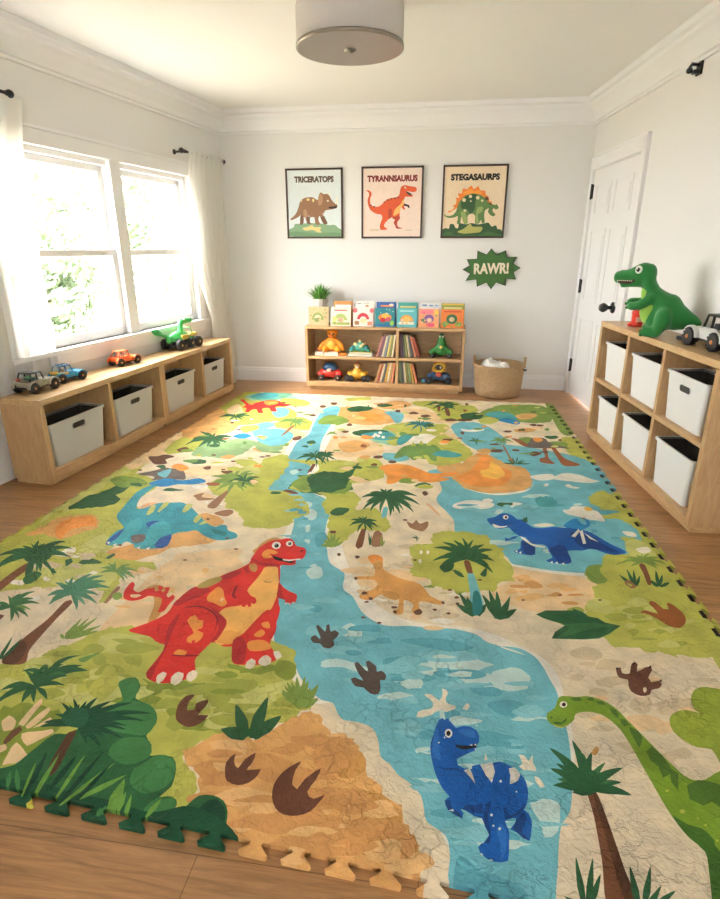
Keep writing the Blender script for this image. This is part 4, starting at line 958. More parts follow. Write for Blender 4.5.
palm3 1 -1117 2950 -12 37 -11 25 -21 30 -20 18 17 -26 19 -35 12 -23 14 -29
palm3 1 -1116 2946 1 28 3 20 5 30 7 19 -15 -7 -11 -21 0 -25 6 -39
palm 1 -1117 2945 13 13 12 6 20 5 18 -3 -24 19 -23 4 -10 -11 -8 -26
palm3 1 -1118 2946 15 -15 12 -14 18 -19 15 -19 -14 31 -18 27 -13 10 -15 4
palm 1 -1119 2952 -36 23 -23 4 -24 -23 -10 -41 18 22 28 11 20 3 30 -6
palm 1 -1118 2952 -25 42 -19 24 -27 16 -21 -1 23 -16 28 -26 18 -19 23 -27
palm 1 -1116 2948 -9 33 -7 27 -10 41 -7 34 -2 -30 4 -38 10 -28 17 -38
palm 1 -1116 2945 12 28 12 17 21 21 22 6 -30 12 -26 -9 -10 -23 -5 -45
palm 1 -1117 2945 19 2 16 -3 26 -7 22 -14 -27 32 -28 19 -15 -3 -15 -19
palm 1 -1120 2950 -4 -18 1 -17 9 -30 13 -27 -4 22 -3 26 -4 18 -4 23
dkgreen 1 -797 4622 87 89 122 -27 -20 -97 -106 -64 -51 11
dkgreen 1 -565 4772 80 52 65 -57 -86 -64
orange2 1 -676 4487 92 43 127 -127 -34 -116 -91 -13
dkgreen 1 -647 3959 82 85 145 12 38 -81 -121 -64 -83 -22
teal2 1 -577 3923 104 86 103 -8 54 -131 -78 -55 -101 29
foam 0 -457 3941 0 -17 -4 -12 -6 -5 -8 3 -6 11 -4 15 0 17 3 12 7 6 7 -4 7 -11
foam 0 -427 3992 0 -16 -4 -13 -7 -5 -7 3 -7 11 -4 16 0 17 4 12 7 6 8 -3 6 -12
foam 0 -395 3890 0 -16 -4 -12 -6 -5 -7 3 -7 11 -3 15 0 16 4 12 6 6 7 -4 7 -10
foam 0 -432 3912 0 -16 -4 -12 -7 -5 -7 3 -7 10 -3 16 0 16 3 12 7 6 7 -4 7 -10
foam 0 -466 3893 0 -16 -3 -12 -7 -5 -7 3 -7 11 -3 15 -1 16 4 12 6 6 8 -3 7 -11
tealdk 1 -160 4236 -26 37 -20 12 -28 -23 -21 -46 23 21 29 6 19 -3 25 -15
dkgreen 1 -159 4235 -15 45 -12 22 -20 3 -17 -17 16 -8 19 -19 13 -13 15 -23
dkgreen 1 -158 4231 -2 34 -1 27 -4 42 -1 36 -6 -37 -1 -43 3 -27 9 -33
tealdk 1 -159 4226 14 24 12 16 18 21 17 8 -19 16 -21 -5 -11 -24 -11 -47
dkgreen 1 -159 4225 24 18 19 4 30 -3 25 -20 -25 45 -30 20 -20 -13 -24 -40
dkgreen 1 -160 4226 22 -7 17 -13 25 -25 20 -34 -18 57 -24 42 -18 5 -23 -16
tealdk 1 -161 4230 5 -56 3 -44 4 -64 0 -53 7 54 1 65 -5 44 -12 55
tealdk 1 -160 4237 -36 35 -26 3 -35 -43 -25 -71 28 41 36 24 26 7 33 -9
tealdk 1 -160 4237 -27 56 -22 23 -32 -10 -26 -39 27 9 32 -11 22 -12 26 -29
tealdk 1 -159 4235 -6 48 -7 28 -16 19 -15 0 11 -25 13 -35 8 -19 11 -26
tealdk 1 -158 4226 8 28 6 22 9 37 8 28 -15 -5 -13 -22 -4 -30 -2 -49
tealdk 1 -159 4224 26 32 22 15 33 11 29 -9 -30 40 -35 8 -21 -25 -25 -59
tealdk 1 -160 4224 33 12 26 -4 38 -20 31 -39 -30 68 -38 40 -27 -6 -33 -38
tealdk 1 -160 4225 19 -26 15 -26 22 -40 16 -42 -12 67 -19 57 -17 18 -23 3
tealdk 1 -161 4235 -22 -9 -15 -23 -13 -62 -6 -70 12 47 17 46 13 30 17 31
teal2 1 -303 3806 23 138 83 35 -31 -162 -48 -92
palm3 1 -293 3468 24 177 46 88 92 56 95 -28 67 -131 77 -27 -76 -30 -52 30 3 -148 -37 12 -28 89 -63 -28 -2 -74 -32 6 -19 98 -46 -64
lime 0 -202 3720 15 95 25 -89
lime 0 -150 3761 15 96 25 -90
lime 0 -96 3744 17 96 23 -90
trunk 1 -37 4798 25 4 -6 -157 -16 -3
palm 1 4 4843 -29 57 -24 20 -36 -20 -29 -53 29 25 36 1 24 -10 29 -32
dkgreen 1 5 4842 -12 57 -11 30 -20 13 -19 -11 16 -15 18 -31 12 -21 15 -32
dkgreen 1 5 4832 10 41 9 29 14 45 13 30 -17 -8 -17 -29 -7 -37 -7 -61
palm 1 4 4831 24 36 19 17 29 15 25 -7 -26 35 -30 3 -19 -27 -22 -60
dkgreen 1 4 4831 22 7 17 -3 25 -14 20 -26 -19 54 -25 31 -17 -5 -23 -32
palm 1 4 4844 -44 60 -35 13 -49 -48 -37 -89 39 56 50 25 33 -1 43 -30
palm 1 4 4844 -27 78 -24 36 -37 0 -32 -39 31 5 37 -22 23 -25 29 -47
palm 1 6 4840 1 46 -1 31 -9 33 -12 18 4 -35 5 -43 4 -25 5 -31
palm 1 5 4830 23 49 20 29 30 35 27 9 -29 24 -32 -13 -19 -40 -21 -79
palm 1 4 4830 33 37 27 14 40 2 33 -26 -32 59 -41 21 -27 -25 -33 -68
palm 1 3 4831 18 -20 14 -21 20 -33 16 -38 -12 67 -18 53 -15 12 -21 -8
palm 1 3 4843 -25 7 -18 -14 -22 -62 -14 -77 18 48 24 41 17 24 22 21
kbrown 1 21 4807 25 4 25 -272 -32 -5
kbrown 1 -184 4560 -19 -35 -20 -2 -27 -5 -20 17 1 26 19 26 21 16 26 -21
kbrown 1 -79 4488 -23 -25 -13 -15 -30 -7 -18 19 -5 28 23 28 26 14 16 -16
kbrown 1 -343 4608 2 -31 -15 -20 -19 13 -14 15 7 33 2 30 16 -8 13 -2
kbrown 1 -673 3980 -9 -29 -11 -6 -17 4 -12 11 -7 22 11 19 17 1 13 0
kbrown 1 -915 4767 6 -36 -18 -16 -19 1 -17 29 -9 31 12 24 15 2 19 -12
kbrown 1 -362 3477 -6 -21 -15 -12 -29 -3 -16 17 1 16 6 11 32 18 21 -10
kbrown 1 -384 3330 -1 -18 -10 -5 -18 1 -14 8 4 17 3 12 18 10 14 -9
kbrown 1 -269 3400 -2 -19 -20 -13 -19 1 -8 14 -5 18 12 18 15 3 21 -6
kbrown 1 77 3885 -10 -21 -17 -16 -25 2 -18 12 6 24 8 17 29 7 32 -1
kbrown 1 126 4406 -17 -28 -32 -14 -34 -9 -8 24 -12 24 20 28 36 15 26 -14
kbrown 1 -676 4154 -2 -23 -14 -15 -12 5 -14 17 -6 22 6 15 13 18 18 -13
palm 1 -738 3443 -20 24 -14 7 -17 -11 -10 -25 14 7 19 0 12 -2 17 -7
palm2 1 -737 3442 -11 36 -9 22 -16 19 -15 6 13 -20 15 -27 10 -18 12 -23
palm2 1 -736 3437 2 26 2 19 3 30 4 23 -11 -11 -8 -22 1 -24 4 -36
palm 1 -737 3436 12 7 10 3 15 4 13 -3 -17 20 -17 8 -9 -9 -8 -23
palm2 1 -738 3438 11 -31 9 -25 12 -38 9 -32 -4 38 -10 42 -10 23 -16 26
palm 1 -739 3444 -24 12 -16 -4 -15 -32 -7 -45 13 25 19 19 14 10 19 6
palm 1 -738 3444 -21 42 -17 22 -23 7 -18 -11 20 -9 24 -21 16 -15 20 -24
palm 1 -736 3440 -6 27 -4 22 -9 34 -6 29 -1 -30 4 -34 7 -22 12 -27
palm 1 -736 3435 9 28 9 19 15 27 14 14 -21 5 -19 -13 -7 -26 -3 -46
palm 1 -737 3435 16 -11 13 -12 19 -17 16 -20 -17 39 -19 30 -13 5 -16 -6
palm 1 -739 3441 -8 -32 -2 -30 7 -52 13 -48 -4 41 -2 47 -1 32 0 39
dkgreen 1 -707 3117 61 57 73 -5 48 72 21 106 -12 -233 -59 -67 -113 -17
mid 0 -793 3918 -10 15 -7 4 -7 -9 -4 -18 7 1 10 -1 5 1 8 0
palm3 0 -791 3914 -2 18 -1 15 -4 23 -3 20 -3 -16 0 -21 4 -17 7 -21
palm3 0 -791 3911 7 5 5 3 8 7 8 3 -11 13 -11 4 -4 -8 -4 -20
mid 1 -793 3918 -15 8 -9 -4 -6 -25 -2 -34 7 15 11 14 7 9 9 9
mid 1 -792 3918 -7 25 -7 13 -9 6 -8 -5 8 -13 9 -16 6 -8 8 -9
mid 1 -791 3911 5 12 4 10 5 18 4 14 -10 4 -9 -7 -2 -15 1 -29
mid 1 -791 3910 11 0 9 -3 14 -2 12 -7 -15 26 -16 16 -8 -4 -9 -18
teal2 1 350 4605 85 102 110 -13 57 -194 -107 -15 -88 42
blue2 1 447 4450 81 67 81 -97 -30 -73 -77 41
dkgreen 1 161 4577 113 76 59 -79 -37 -119 -123 -18
trunk 1 33 4740 20 3 10 -209 -19 -3
palm 1 50 4780 -25 71 -22 33 -35 2 -30 -34 29 6 34 -20 22 -23 26 -46
dkgreen 1 51 4779 -7 67 -7 43 -18 38 -19 14 14 -36 15 -51 9 -35 11 -49
dkgreen 1 50 4770 11 46 10 32 15 49 14 33 -18 -11 -18 -35 -8 -40 -7 -65
palm 1 50 4769 17 18 14 8 21 8 17 -5 -18 32 -21 10 -14 -17 -17 -43
palm 1 50 4781 -41 84 -33 33 -51 -18 -42 -66 42 33 50 -5 34 -21 40 -53
palm 1 50 4781 -20 86 -19 48 -33 23 -31 -14 28 -18 31 -44 20 -36 23 -58
palm 1 51 4775 0 48 -1 39 -1 60 0 51 -9 -52 -4 -61 3 -39 9 -47
palm 1 50 4768 23 48 20 28 30 34 27 9 -28 23 -32 -12 -19 -40 -22 -77
palm 1 49 4768 17 -5 13 -8 20 -13 16 -21 -14 52 -18 34 -14 -2 -19 -24
palm 1 49 4780 -21 2 -15 -16 -17 -57 -10 -68 14 41 20 38 13 24 17 25
kbrown 1 521 4163 -4 -15 -18 -18 -25 5 -16 8 9 22 13 17 22 1 25 -2
kbrown 1 729 4359 -4 -18 -21 -20 -18 11 -7 8 -3 22 15 15 22 14 18 -12
kbrown 1 785 4357 -12 -18 -19 -16 -19 2 -10 14 6 20 14 22 16 -5 15 -1
kbrown 1 533 3741 -8 -20 -15 -3 -17 1 -10 7 -2 15 10 19 24 -1 13 -4
kbrown 1 95 3906 -12 -18 -22 -15 -31 -4 -8 18 -8 17 15 15 29 2 20 0
kbrown 1 246 4420 -23 -25 -26 -8 -39 -10 -29 15 -10 22 38 28 43 7 42 -7
palm2 0 243 3887 -7 25 -6 12 -11 2 -11 -8 9 -4 10 -11 7 -8 8 -13
dkgreen 0 243 3884 0 24 1 19 1 30 1 24 -5 -25 -4 -30 1 -19 4 -23
dkgreen 0 243 3882 8 13 6 8 10 13 9 7 -10 5 -10 -4 -6 -13 -8 -24
palm2 0 242 3882 8 -5 5 -6 9 -8 7 -10 -5 22 -7 17 -7 1 -9 -6
palm2 0 243 3887 -13 21 -11 7 -17 -13 -14 -26 14 10 16 2 11 -1 13 -6
palm2 0 243 3887 -1 34 -3 22 -10 19 -11 7 7 -19 7 -27 5 -17 5 -24
palm2 0 243 3882 7 19 6 15 9 22 8 17 -11 -4 -10 -15 -5 -19 -5 -30
palm2 0 242 3881 12 12 10 5 15 7 12 -1 -12 17 -14 4 -10 -12 -13 -26
palm2 0 241 3883 3 -21 2 -16 4 -24 2 -21 3 28 -1 29 -3 14 -8 14
foam 1 153 4172 72 -14 60 58 41 -43 -74 -60 -86 2
trunkl 1 424 3847 14 -19 19 -214 19 -113 -25 -15 -9 164
palm3 0 420 3927 -12 26 -10 10 -18 -8 -17 -23 15 7 17 -3 11 -4 13 -12
mid 0 421 3926 0 34 -2 22 -9 19 -10 8 6 -20 5 -27 4 -17 4 -24
mid 0 420 3921 10 27 7 20 13 30 11 20 -13 -8 -14 -22 -7 -24 -8 -38
palm3 0 419 3920 19 20 14 9 21 7 17 -5 -16 21 -20 4 -15 -15 -19 -34
mid 0 419 3920 15 -2 11 -7 16 -15 11 -21 -8 36 -14 26 -12 2 -18 -12
mid 0 419 3923 -2 -33 -1 -27 -3 -39 -4 -33 9 33 6 40 0 27 -3 33
palm3 1 420 3927 -20 21 -17 1 -25 -28 -22 -44 21 25 25 16 17 5 21 -3
palm3 1 420 3927 -7 42 -8 22 -17 9 -18 -8 14 -10 15 -22 9 -15 11 -25
palm3 1 421 3924 2 26 2 22 1 32 2 28 -8 -29 -5 -33 0 -21 3 -26
palm3 1 420 3920 18 33 15 20 23 26 19 11 -19 8 -23 -14 -15 -27 -18 -50
palm3 1 419 3920 26 14 19 1 27 -9 20 -23 -18 42 -25 22 -20 -8 -28 -31
palm3 1 419 3920 9 -18 7 -18 10 -26 7 -28 -2 43 -7 37 -8 12 -14 5
palm3 1 419 3927 -15 -9 -11 -15 -13 -40 -8 -44 11 29 14 31 10 20 13 22
dkgreen 1 468 3479 -18 5 -14 4 -22 -3 -18 -7 17 -9 20 -8 15 1 18 1
dkgreen 1 472 3479 -10 23 -8 19 -14 20 -13 13 9 -28 11 -29 10 -14 11 -18
dkgreen 1 479 3477 -1 31 -1 26 -4 35 -5 28 -1 -36 0 -40 3 -23 3 -29
dkgreen 1 484 3472 7 36 6 29 6 45 4 40 -9 -37 -9 -44 -5 -30 -5 -36
dkgreen 1 488 3468 13 22 10 17 15 33 13 31 -14 -18 -17 -25 -10 -22 -12 -26
dkgreen 1 493 3467 20 1 17 0 25 9 22 11 -20 5 -24 1 -17 -5 -21 -6
dkgreen 1 489 3467 14 13 12 10 17 23 15 23 -15 -8 -18 -13 -11 -15 -15 -18
teal2 1 -48 3577 75 89 116 -61 -27 -60 -87 -13
slate 1 500 3988 70 -33 33 -60 41 115 45 29 52 -15 23 -105 108 -88 -84 -4 -106 -24 -89 7 -30 79
brownr 1 507 3998 52 -23 41 -102 -19 -52 -54 106
orange2 1 659 4021 43 20 19 -55 -40 -50 -26 31
brownr 1 692 3805 26 4 -15 -195 19 -105 -81 16 6 80 34 24
brownr 1 753 3834 24 4 26 -209 74 -114 -100 -32 -18 139
river 1 -277 2712 22 3 2 -104 -23 -18
palm 1 -278 2846 -34 15 -24 -5 -27 -43 -16 -57 23 32 30 24 22 14 28 9
palm2 1 -278 2846 -29 19 -20 0 -24 -34 -16 -47 21 21 27 15 19 9 24 6
palm2 1 -276 2846 -12 41 -12 23 -20 10 -19 -7 16 -19 18 -26 12 -14 15 -18
palm 1 -275 2841 -2 29 -2 24 -6 36 -5 31 -7 -32 -1 -37 6 -24 13 -28
palm2 1 -275 2836 12 23 10 18 14 31 14 22 -22 3 -19 -15 -8 -27 -5 -45
palm2 1 -276 2835 25 24 22 14 32 17 29 2 -32 26 -36 2 -20 -23 -22 -51
palm 1 -277 2835 36 16 30 3 44 -5 37 -21 -38 49 -45 24 -30 -12 -34 -43
palm2 1 -277 2835 38 -7 30 -15 43 -30 34 -41 -32 66 -42 49 -31 7 -40 -18
palm2 1 -278 2836 30 -29 22 -27 31 -44 23 -45 -18 67 -28 59 -24 21 -34 7
palm 1 -279 2838 17 -43 12 -36 18 -52 12 -45 -3 58 -12 61 -15 32 -25 31
palm2 1 -279 2842 -16 -42 -7 -37 4 -63 11 -56 0 49 4 57 3 40 6 49
palm 1 -278 2848 -39 40 -29 12 -39 -28 -27 -51 32 18 41 4 27 0 36 -9
palm 1 -279 2847 -41 -6 -26 -23 -26 -71 -11 -82 21 55 32 51 23 32 32 32
palm 1 -277 2847 -23 49 -19 23 -30 -1 -25 -23 25 -11 29 -20 19 -12 24 -18
palm 1 -275 2845 -4 46 -7 29 -18 25 -20 10 11 -32 12 -39 10 -22 12 -26
palm 1 -274 2837 6 29 5 24 4 41 5 34 -18 -15 -13 -30 0 -30 5 -46
palm 1 -275 2834 22 28 18 18 29 29 26 14 -33 19 -33 -7 -16 -30 -16 -58
palm 1 -276 2834 39 32 33 15 51 12 44 -11 -47 45 -53 11 -33 -27 -36 -63
palm 1 -277 2834 48 7 38 -6 56 -24 45 -40 -44 73 -56 46 -39 -4 -48 -38
palm 1 -278 2834 45 -23 33 -29 47 -50 36 -57 -31 85 -45 71 -35 20 -48 -4
palm 1 -279 2836 27 -43 19 -38 27 -54 20 -51 -11 72 -22 70 -22 31 -34 22
palm 1 -280 2839 15 -58 9 -46 14 -66 8 -56 4 63 -5 72 -14 44 -25 50
palm 1 -279 2846 -31 -20 -18 -28 -13 -69 -1 -73 12 50 21 53 14 36 20 41
palm 1 -276 2834 28 35 24 20 38 29 33 9 -39 24 -41 -6 -23 -32 -22 -66
trunk 1 -356 2457 18 3 9 -180 -31 2
palm 1 -357 2527 -17 14 -13 3 -16 -12 -12 -22 14 9 18 4 12 1 15 -2
palm2 1 -356 2527 -11 22 -10 11 -14 3 -13 -7 12 -6 15 -11 9 -7 12 -10
palm2 1 -355 2525 1 20 -2 15 -7 19 -10 14 4 -17 4 -22 4 -13 4 -17
palm 1 -355 2522 7 13 7 9 10 15 9 9 -13 3 -13 -7 -5 -13 -4 -24
palm2 1 -356 2522 15 4 12 0 18 -2 16 -8 -16 21 -20 10 -11 -4 -14 -16
palm2 1 -356 2522 15 -9 11 -10 17 -15 14 -18 -12 29 -16 24 -13 6 -16 -2
palm 1 -357 2524 7 -25 4 -21 7 -30 4 -25 1 28 -3 31 -6 20 -12 23
palm 1 -357 2528 -23 8 -15 -3 -18 -25 -10 -34 14 19 21 15 14 8 19 5
palm 1 -356 2528 -20 25 -15 11 -21 -5 -16 -17 17 1 22 -6 15 -5 18 -11
palm 1 -356 2527 -6 26 -7 16 -14 11 -13 1 10 -14 12 -19 8 -11 9 -15
palm 1 -355 2523 3 18 1 14 2 23 2 19 -10 -12 -6 -18 1 -17 4 -24
palm 1 -356 2521 16 12 13 7 19 8 18 0 -20 16 -22 2 -12 -12 -13 -26
palm 1 -356 2521 20 -2 16 -7 24 -12 20 -18 -19 33 -24 22 -17 2 -20 -11
palm 1 -357 2522 15 -18 12 -17 16 -24 13 -24 -9 35 -15 33 -12 12 -18 8
palm 1 -358 2526 -12 -19 -6 -20 0 -36 5 -35 2 28 5 32 4 21 5 26
trunkl 1 -290 2441 32 -9 19 -120 -50 -12
palm 1 -294 2304 -4 30 -4 24 -8 35 -8 31 3 -32 5 -37 5 -24 6 -29
palm 1 -292 2303 -1 24 -1 19 -4 29 -5 25 0 -24 0 -29 3 -20 2 -23
mid 1 -241 2300 -2 26 -1 22 -6 32 -6 27 1 -28 2 -33 3 -21 4 -26
mid 1 -238 2298 3 14 2 12 1 19 -1 18 -4 -14 -4 -17 -1 -12 -1 -16
trunkl 1 -145 2570 29 -24 16 45 21 -39 36 33 4 -54 -24 -57 -50 19 -19 24
palm 0 -89 2395 -2 10 -3 6 -5 4 -5 0 4 -4 5 -7 2 -4 4 -6
dkgreen 0 -89 2394 2 8 1 5 1 9 2 7 -4 -5 -3 -8 0 -6 1 -9
dkgreen 0 -89 2394 3 -3 3 -2 4 -3 3 -4 -3 8 -3 5 -3 1 -4 -1
palm 0 -89 2396 -5 9 -5 4 -8 -1 -6 -5 6 0 7 -3 5 -2 6 -5
palm 0 -88 2395 0 11 -1 8 -3 10 -5 7 3 -9 2 -11 1 -8 2 -9
palm 0 -89 2393 4 4 4 2 5 4 4 1 -5 4 -6 0 -3 -4 -3 -8
palm 0 -89 2394 1 -7 1 -7 2 -9 1 -7 1 9 0 10 -2 6 -3 6
orange2 1 -293 2201 30 20 36 -21 4 -83 -27 6 -27 38
kbrown 1 -324 2190 -5 -7 -3 -8 -9 0 -4 8 -4 7 4 11 9 0 5 -2
kbrown 1 -236 2167 -1 -8 -4 -6 -8 2 -5 5 -2 8 5 9 6 2 8 -6
kbrown 1 -414 2199 2 -7 -6 -10 -6 6 -5 4 -1 10 1 6 6 5 8 -7
kbrown 1 -57 2935 0 -15 -10 -3 -9 -1 -6 9 -4 11 9 17 9 -4 12 2
kbrown 1 -86 2941 18 19 18 -38 -21 -28
peach2 1 -61 2796 30 -23 54 -126 -41 59
lime 1 -21 2436 20 37 63 28 85 -6 52 -10 50 -20 6 -64 48 -35 3 -79 14 -55 7 -132 -30 -13 -37 -22 -13 -58 -88 -13 -44 -15 -52 8 -35 11 -36 27 -11 41 -64 -1 -17 50 10 75 -21 94 22 55 70 21
foam 0 -54 2273 0 -9 -2 -7 -4 -3 -3 2 -3 6 -1 9 0 9 2 7 4 3 3 -2 3 -6
foam 0 -24 2277 -1 -9 -2 -7 -3 -3 -4 2 -3 6 -1 9 1 9 2 7 3 3 4 -2 3 -6
foam 0 -55 2195 0 -9 -3 -6 -3 -3 -3 2 -3 6 -1 8 0 8 2 7 4 3 3 -2 3 -6
river 1 141 2124 23 3 21 -137 8 -89 -46 -7 -1 90
trunk 1 128 2222 23 3 11 -98 -21 -3
palm 1 140 2247 -31 13 -23 -4 -32 -32 -24 -44 26 24 33 19 23 10 28 6
palm2 1 140 2247 -28 26 -23 7 -35 -19 -28 -35 28 14 35 5 23 0 28 -7
palm2 1 141 2247 -18 50 -19 28 -35 14 -34 -9 29 -12 32 -27 20 -20 23 -32
palm 1 142 2246 -7 51 -10 33 -26 28 -27 9 20 -27 20 -39 13 -26 13 -36
palm2 1 142 2245 4 47 -2 33 -14 40 -20 26 10 -37 8 -46 5 -29 5 -38
palm2 1 142 2243 0 37 2 31 1 48 4 40 -15 -41 -8 -48 2 -30 10 -37
palm 1 142 2240 10 35 10 28 14 42 15 34 -23 -22 -20 -35 -7 -31 -3 -46
palm2 1 141 2239 19 30 17 21 25 32 23 20 -27 -1 -28 -20 -15 -28 -16 -47
palm2 1 140 2239 25 17 20 11 30 13 25 2 -25 19 -31 1 -20 -18 -24 -37
palm 1 139 2239 26 -3 20 -7 28 -12 22 -19 -18 39 -26 26 -21 0 -29 -16
palm 1 140 2248 -38 28 -31 5 -45 -30 -35 -49 36 24 45 13 30 4 38 -5
palm 1 139 2247 -35 2 -26 -12 -31 -47 -21 -57 26 35 34 32 24 20 31 18
palm 1 141 2248 -29 58 -27 29 -48 7 -44 -22 40 -4 45 -24 28 -20 33 -34
palm 1 142 2247 -16 64 -18 38 -37 28 -39 2 31 -26 33 -42 20 -30 22 -43
palm 1 142 2246 -1 59 -6 40 -24 41 -28 22 17 -40 17 -52 10 -33 11 -44
palm 1 143 2244 10 54 2 41 -11 55 -19 42 6 -50 3 -59 2 -38 1 -48
palm 1 142 2241 7 44 6 35 10 56 10 46 -22 -39 -17 -51 -3 -38 5 -50
palm 1 141 2239 19 39 16 30 25 45 23 33 -30 -13 -30 -33 -14 -37 -12 -56
palm 1 141 2238 28 33 24 22 36 31 32 16 -34 9 -39 -15 -23 -31 -26 -55
palm 1 140 2238 30 10 24 2 36 1 29 -10 -26 35 -35 17 -25 -12 -33 -33
palm 1 139 2238 31 -16 22 -18 32 -30 23 -34 -15 56 -28 46 -25 11 -38 -5
palm 1 141 2248 -21 36 -18 15 -31 -7 -28 -25 25 -1 29 -10 19 -6 23 -12
palm 1 140 2238 24 14 20 8 29 13 25 4 -25 21 -30 4 -19 -17 -24 -37
dkgreen 1 25 2169 57 46 -5 -74 -33 -23
dkgreen 1 77 2141 28 -5 22 -44 -27 8
dkgreen 1 192 2123 30 57 -8 -71
palm 1 158 1841 -15 20 -12 17 -22 14 -20 8 13 -27 17 -27 14 -10 17 -14
palm 1 161 1838 -11 37 -8 31 -20 40 -20 32 9 -46 12 -48 13 -27 14 -32
palm 1 166 1837 -5 31 -3 25 -13 33 -13 25 1 -36 5 -40 7 -21 9 -27
palm 1 173 1833 6 30 6 24 1 38 -2 34 -11 -32 -9 -38 -1 -25 -2 -30
palm 1 176 1829 10 18 9 15 7 28 5 27 -14 -15 -14 -22 -6 -19 -7 -22
palm 1 247 1838 -10 37 -7 31 -18 39 -19 30 6 -45 10 -49 11 -26 14 -32
palm 1 251 1836 -3 44 -2 37 -12 52 -13 42 -1 -53 2 -58 7 -33 8 -41
palm 1 255 1834 3 42 3 36 -3 51 -7 44 -8 -48 -6 -55 2 -34 2 -40
palm 1 261 1829 13 33 11 27 9 46 6 41 -18 -34 -18 -41 -6 -29 -9 -36
palm 1 262 1824 15 13 12 9 16 25 12 27 -18 -7 -19 -13 -11 -16 -13 -19
palm 1 250 1838 -5 24 -3 20 -13 22 -14 15 1 -31 5 -31 7 -14 10 -19
tealdk 1 159 1986 22 3 7 -118 -35 -33
foam 1 647 2818 33 12 28 44 39 6 37 -4 5 -36 35 -10 9 -115 -35 3 -47 5 -31 23 -34 13 -28 16
yellowo 1 763 2866 34 12 5 -37 -30 -19
teal2 1 523 2926 34 55 18 -14 13 29 14 -25 21 10 0 -40 17 -14 -24 -67 -53 -17 -30 14
blue2 1 619 2629 65 92 63 9 3 -69 -60 -62
trunkl 0 711 2734 33 10 -13 -30 -18 -3
river 1 706 2739 31 -24 -6 -56 -24 23
blue 1 252 2657 41 26 29 42 32 11 29 -22 20 -43 25 4 19 -45 25 -37 41 1 50 18 48 2 57 -5 55 -18 35 -46 40 -67 52 -69 -57 -35 -40 12 -46 31 -48 -23 -69 -17 -2 -98 -40 -17 -51 3 -13 19 30 26 -7 55 -4 45 -55 4 -6 -88 -50 -7 -36 12 -4 18 30 20 13 73 28 41 -28 8 -30 47 -14 37 -43 -19 -23 15 -16 19 -11 26
blue3 1 518 2401 61 32 11 -56 -2 -98 -49 -12 -14 45 -9 43
blue3 1 401 2443 49 -17 -10 -94 -41 -6
blue3 1 637 2565 77 -14 58 -89 48 -66 -82 15 -82 22
river 1 449 2419 45 7 12 -31 -44 -2
foam 1 395 2491 26 -21 23 -45 53 -15 0 -17 -50 9 -34 43
foam 1 276 2605 34 -22 37 10 -20 -21 -42 -7
foam 0 635 2527 51 85 1 -26 -37 -69
foam 0 685 2585 17 16 -13 -139 -15 -3
foam 0 702 2575 48 -88 -33 27
foam 1 470 2620 64 31 45 -15 -27 -20 -49 -13
foam 0 361 2690 -3 -13 -6 -10 -7 -5 -7 3 -4 8 -1 13 3 14 6 10 7 5 7 -3 4 -9
black 0 355 2689 -2 -7 -3 -6 -3 -2 -3 1 -2 5 0 8 2 7 2 6 4 2 3 -1 1 -5
palm 0 420 2654 16 39 20 14 -7 -63
blue 0 322 2468 18 -10 26 29 23 3 -20 -27 -24 -16 -22 -18
foam 0 357 2343 12 13 -3 -28
foam 0 372 2334 13 13 -3 -25
foam 0 497 2265 12 15 -1 -22
foam 0 517 2264 13 14 -1 -21
foam 0 543 2261 13 13 0 -17
trunk 1 873 2303 24 4 -16 -143 -20 -19 8 86
mid 1 894 2328 -12 19 -13 7 -26 -10 -25 -22 21 8 23 2 14 -2 16 -8
palm3 1 894 2328 0 24 -4 13 -13 5 -16 -5 10 -7 9 -14 6 -8 6 -13
palm3 1 894 2325 6 20 4 15 6 24 7 21 -13 -22 -10 -24 -3 -16 1 -18
mid 1 893 2323 15 17 13 13 18 19 16 12 -15 -1 -18 -11 -13 -17 -16 -28
palm3 1 892 2322 22 13 16 6 24 6 17 -3 -13 16 -21 3 -18 -10 -25 -25
palm3 1 892 2322 18 2 14 -2 18 -6 12 -13 -7 25 -15 16 -15 -2 -23 -14
mid 1 894 2328 -22 19 -21 2 -38 -23 -35 -37 32 22 34 12 23 3 25 -4
mid 1 894 2328 -7 29 -10 13 -24 -1 -26 -16 20 0 19 -9 13 -8 13 -14
mid 1 895 2327 7 28 1 17 -7 14 -11 5 2 -16 1 -22 2 -13 1 -17
mid 1 894 2323 12 22 11 17 16 27 14 21 -17 -12 -18 -21 -10 -20 -10 -30
mid 1 893 2322 23 20 18 12 27 16 21 6 -18 9 -25 -6 -19 -17 -26 -34
mid 1 892 2322 29 11 21 3 29 -2 21 -13 -15 29 -25 12 -24 -8 -34 -26
mid 1 892 2322 15 -6 10 -8 15 -14 9 -17 -1 32 -10 23 -13 3 -22 -7
mid 1 893 2328 -13 3 -11 -4 -19 -21 -16 -27 15 13 17 12 12 9 15 9
palm 1 803 2134 -6 22 -6 18 -13 19 -12 14 4 -27 7 -28 8 -14 10 -17
palm 1 808 2132 4 33 3 26 -2 37 -3 30 -6 -38 -5 -42 0 -24 0 -29
palm 1 812 2130 8 31 7 25 6 36 3 30 -12 -33 -11 -39 -4 -23 -5 -30
palm 1 815 2127 10 19 9 16 9 26 7 23 -13 -19 -13 -23 -7 -17 -8 -20
palm 1 806 2135 -5 15 -3 13 -11 12 -10 8 2 -21 5 -21 6 -8 8 -11
palm 1 904 2140 9 31 7 27 6 37 3 31 -13 -35 -12 -41 -4 -24 -6 -31
palm 1 907 2137 11 23 10 18 10 30 7 25 -15 -23 -15 -28 -7 -19 -9 -23
palm 1 907 2131 11 7 10 5 15 16 13 17 -11 -2 -14 -6 -10 -10 -13 -12
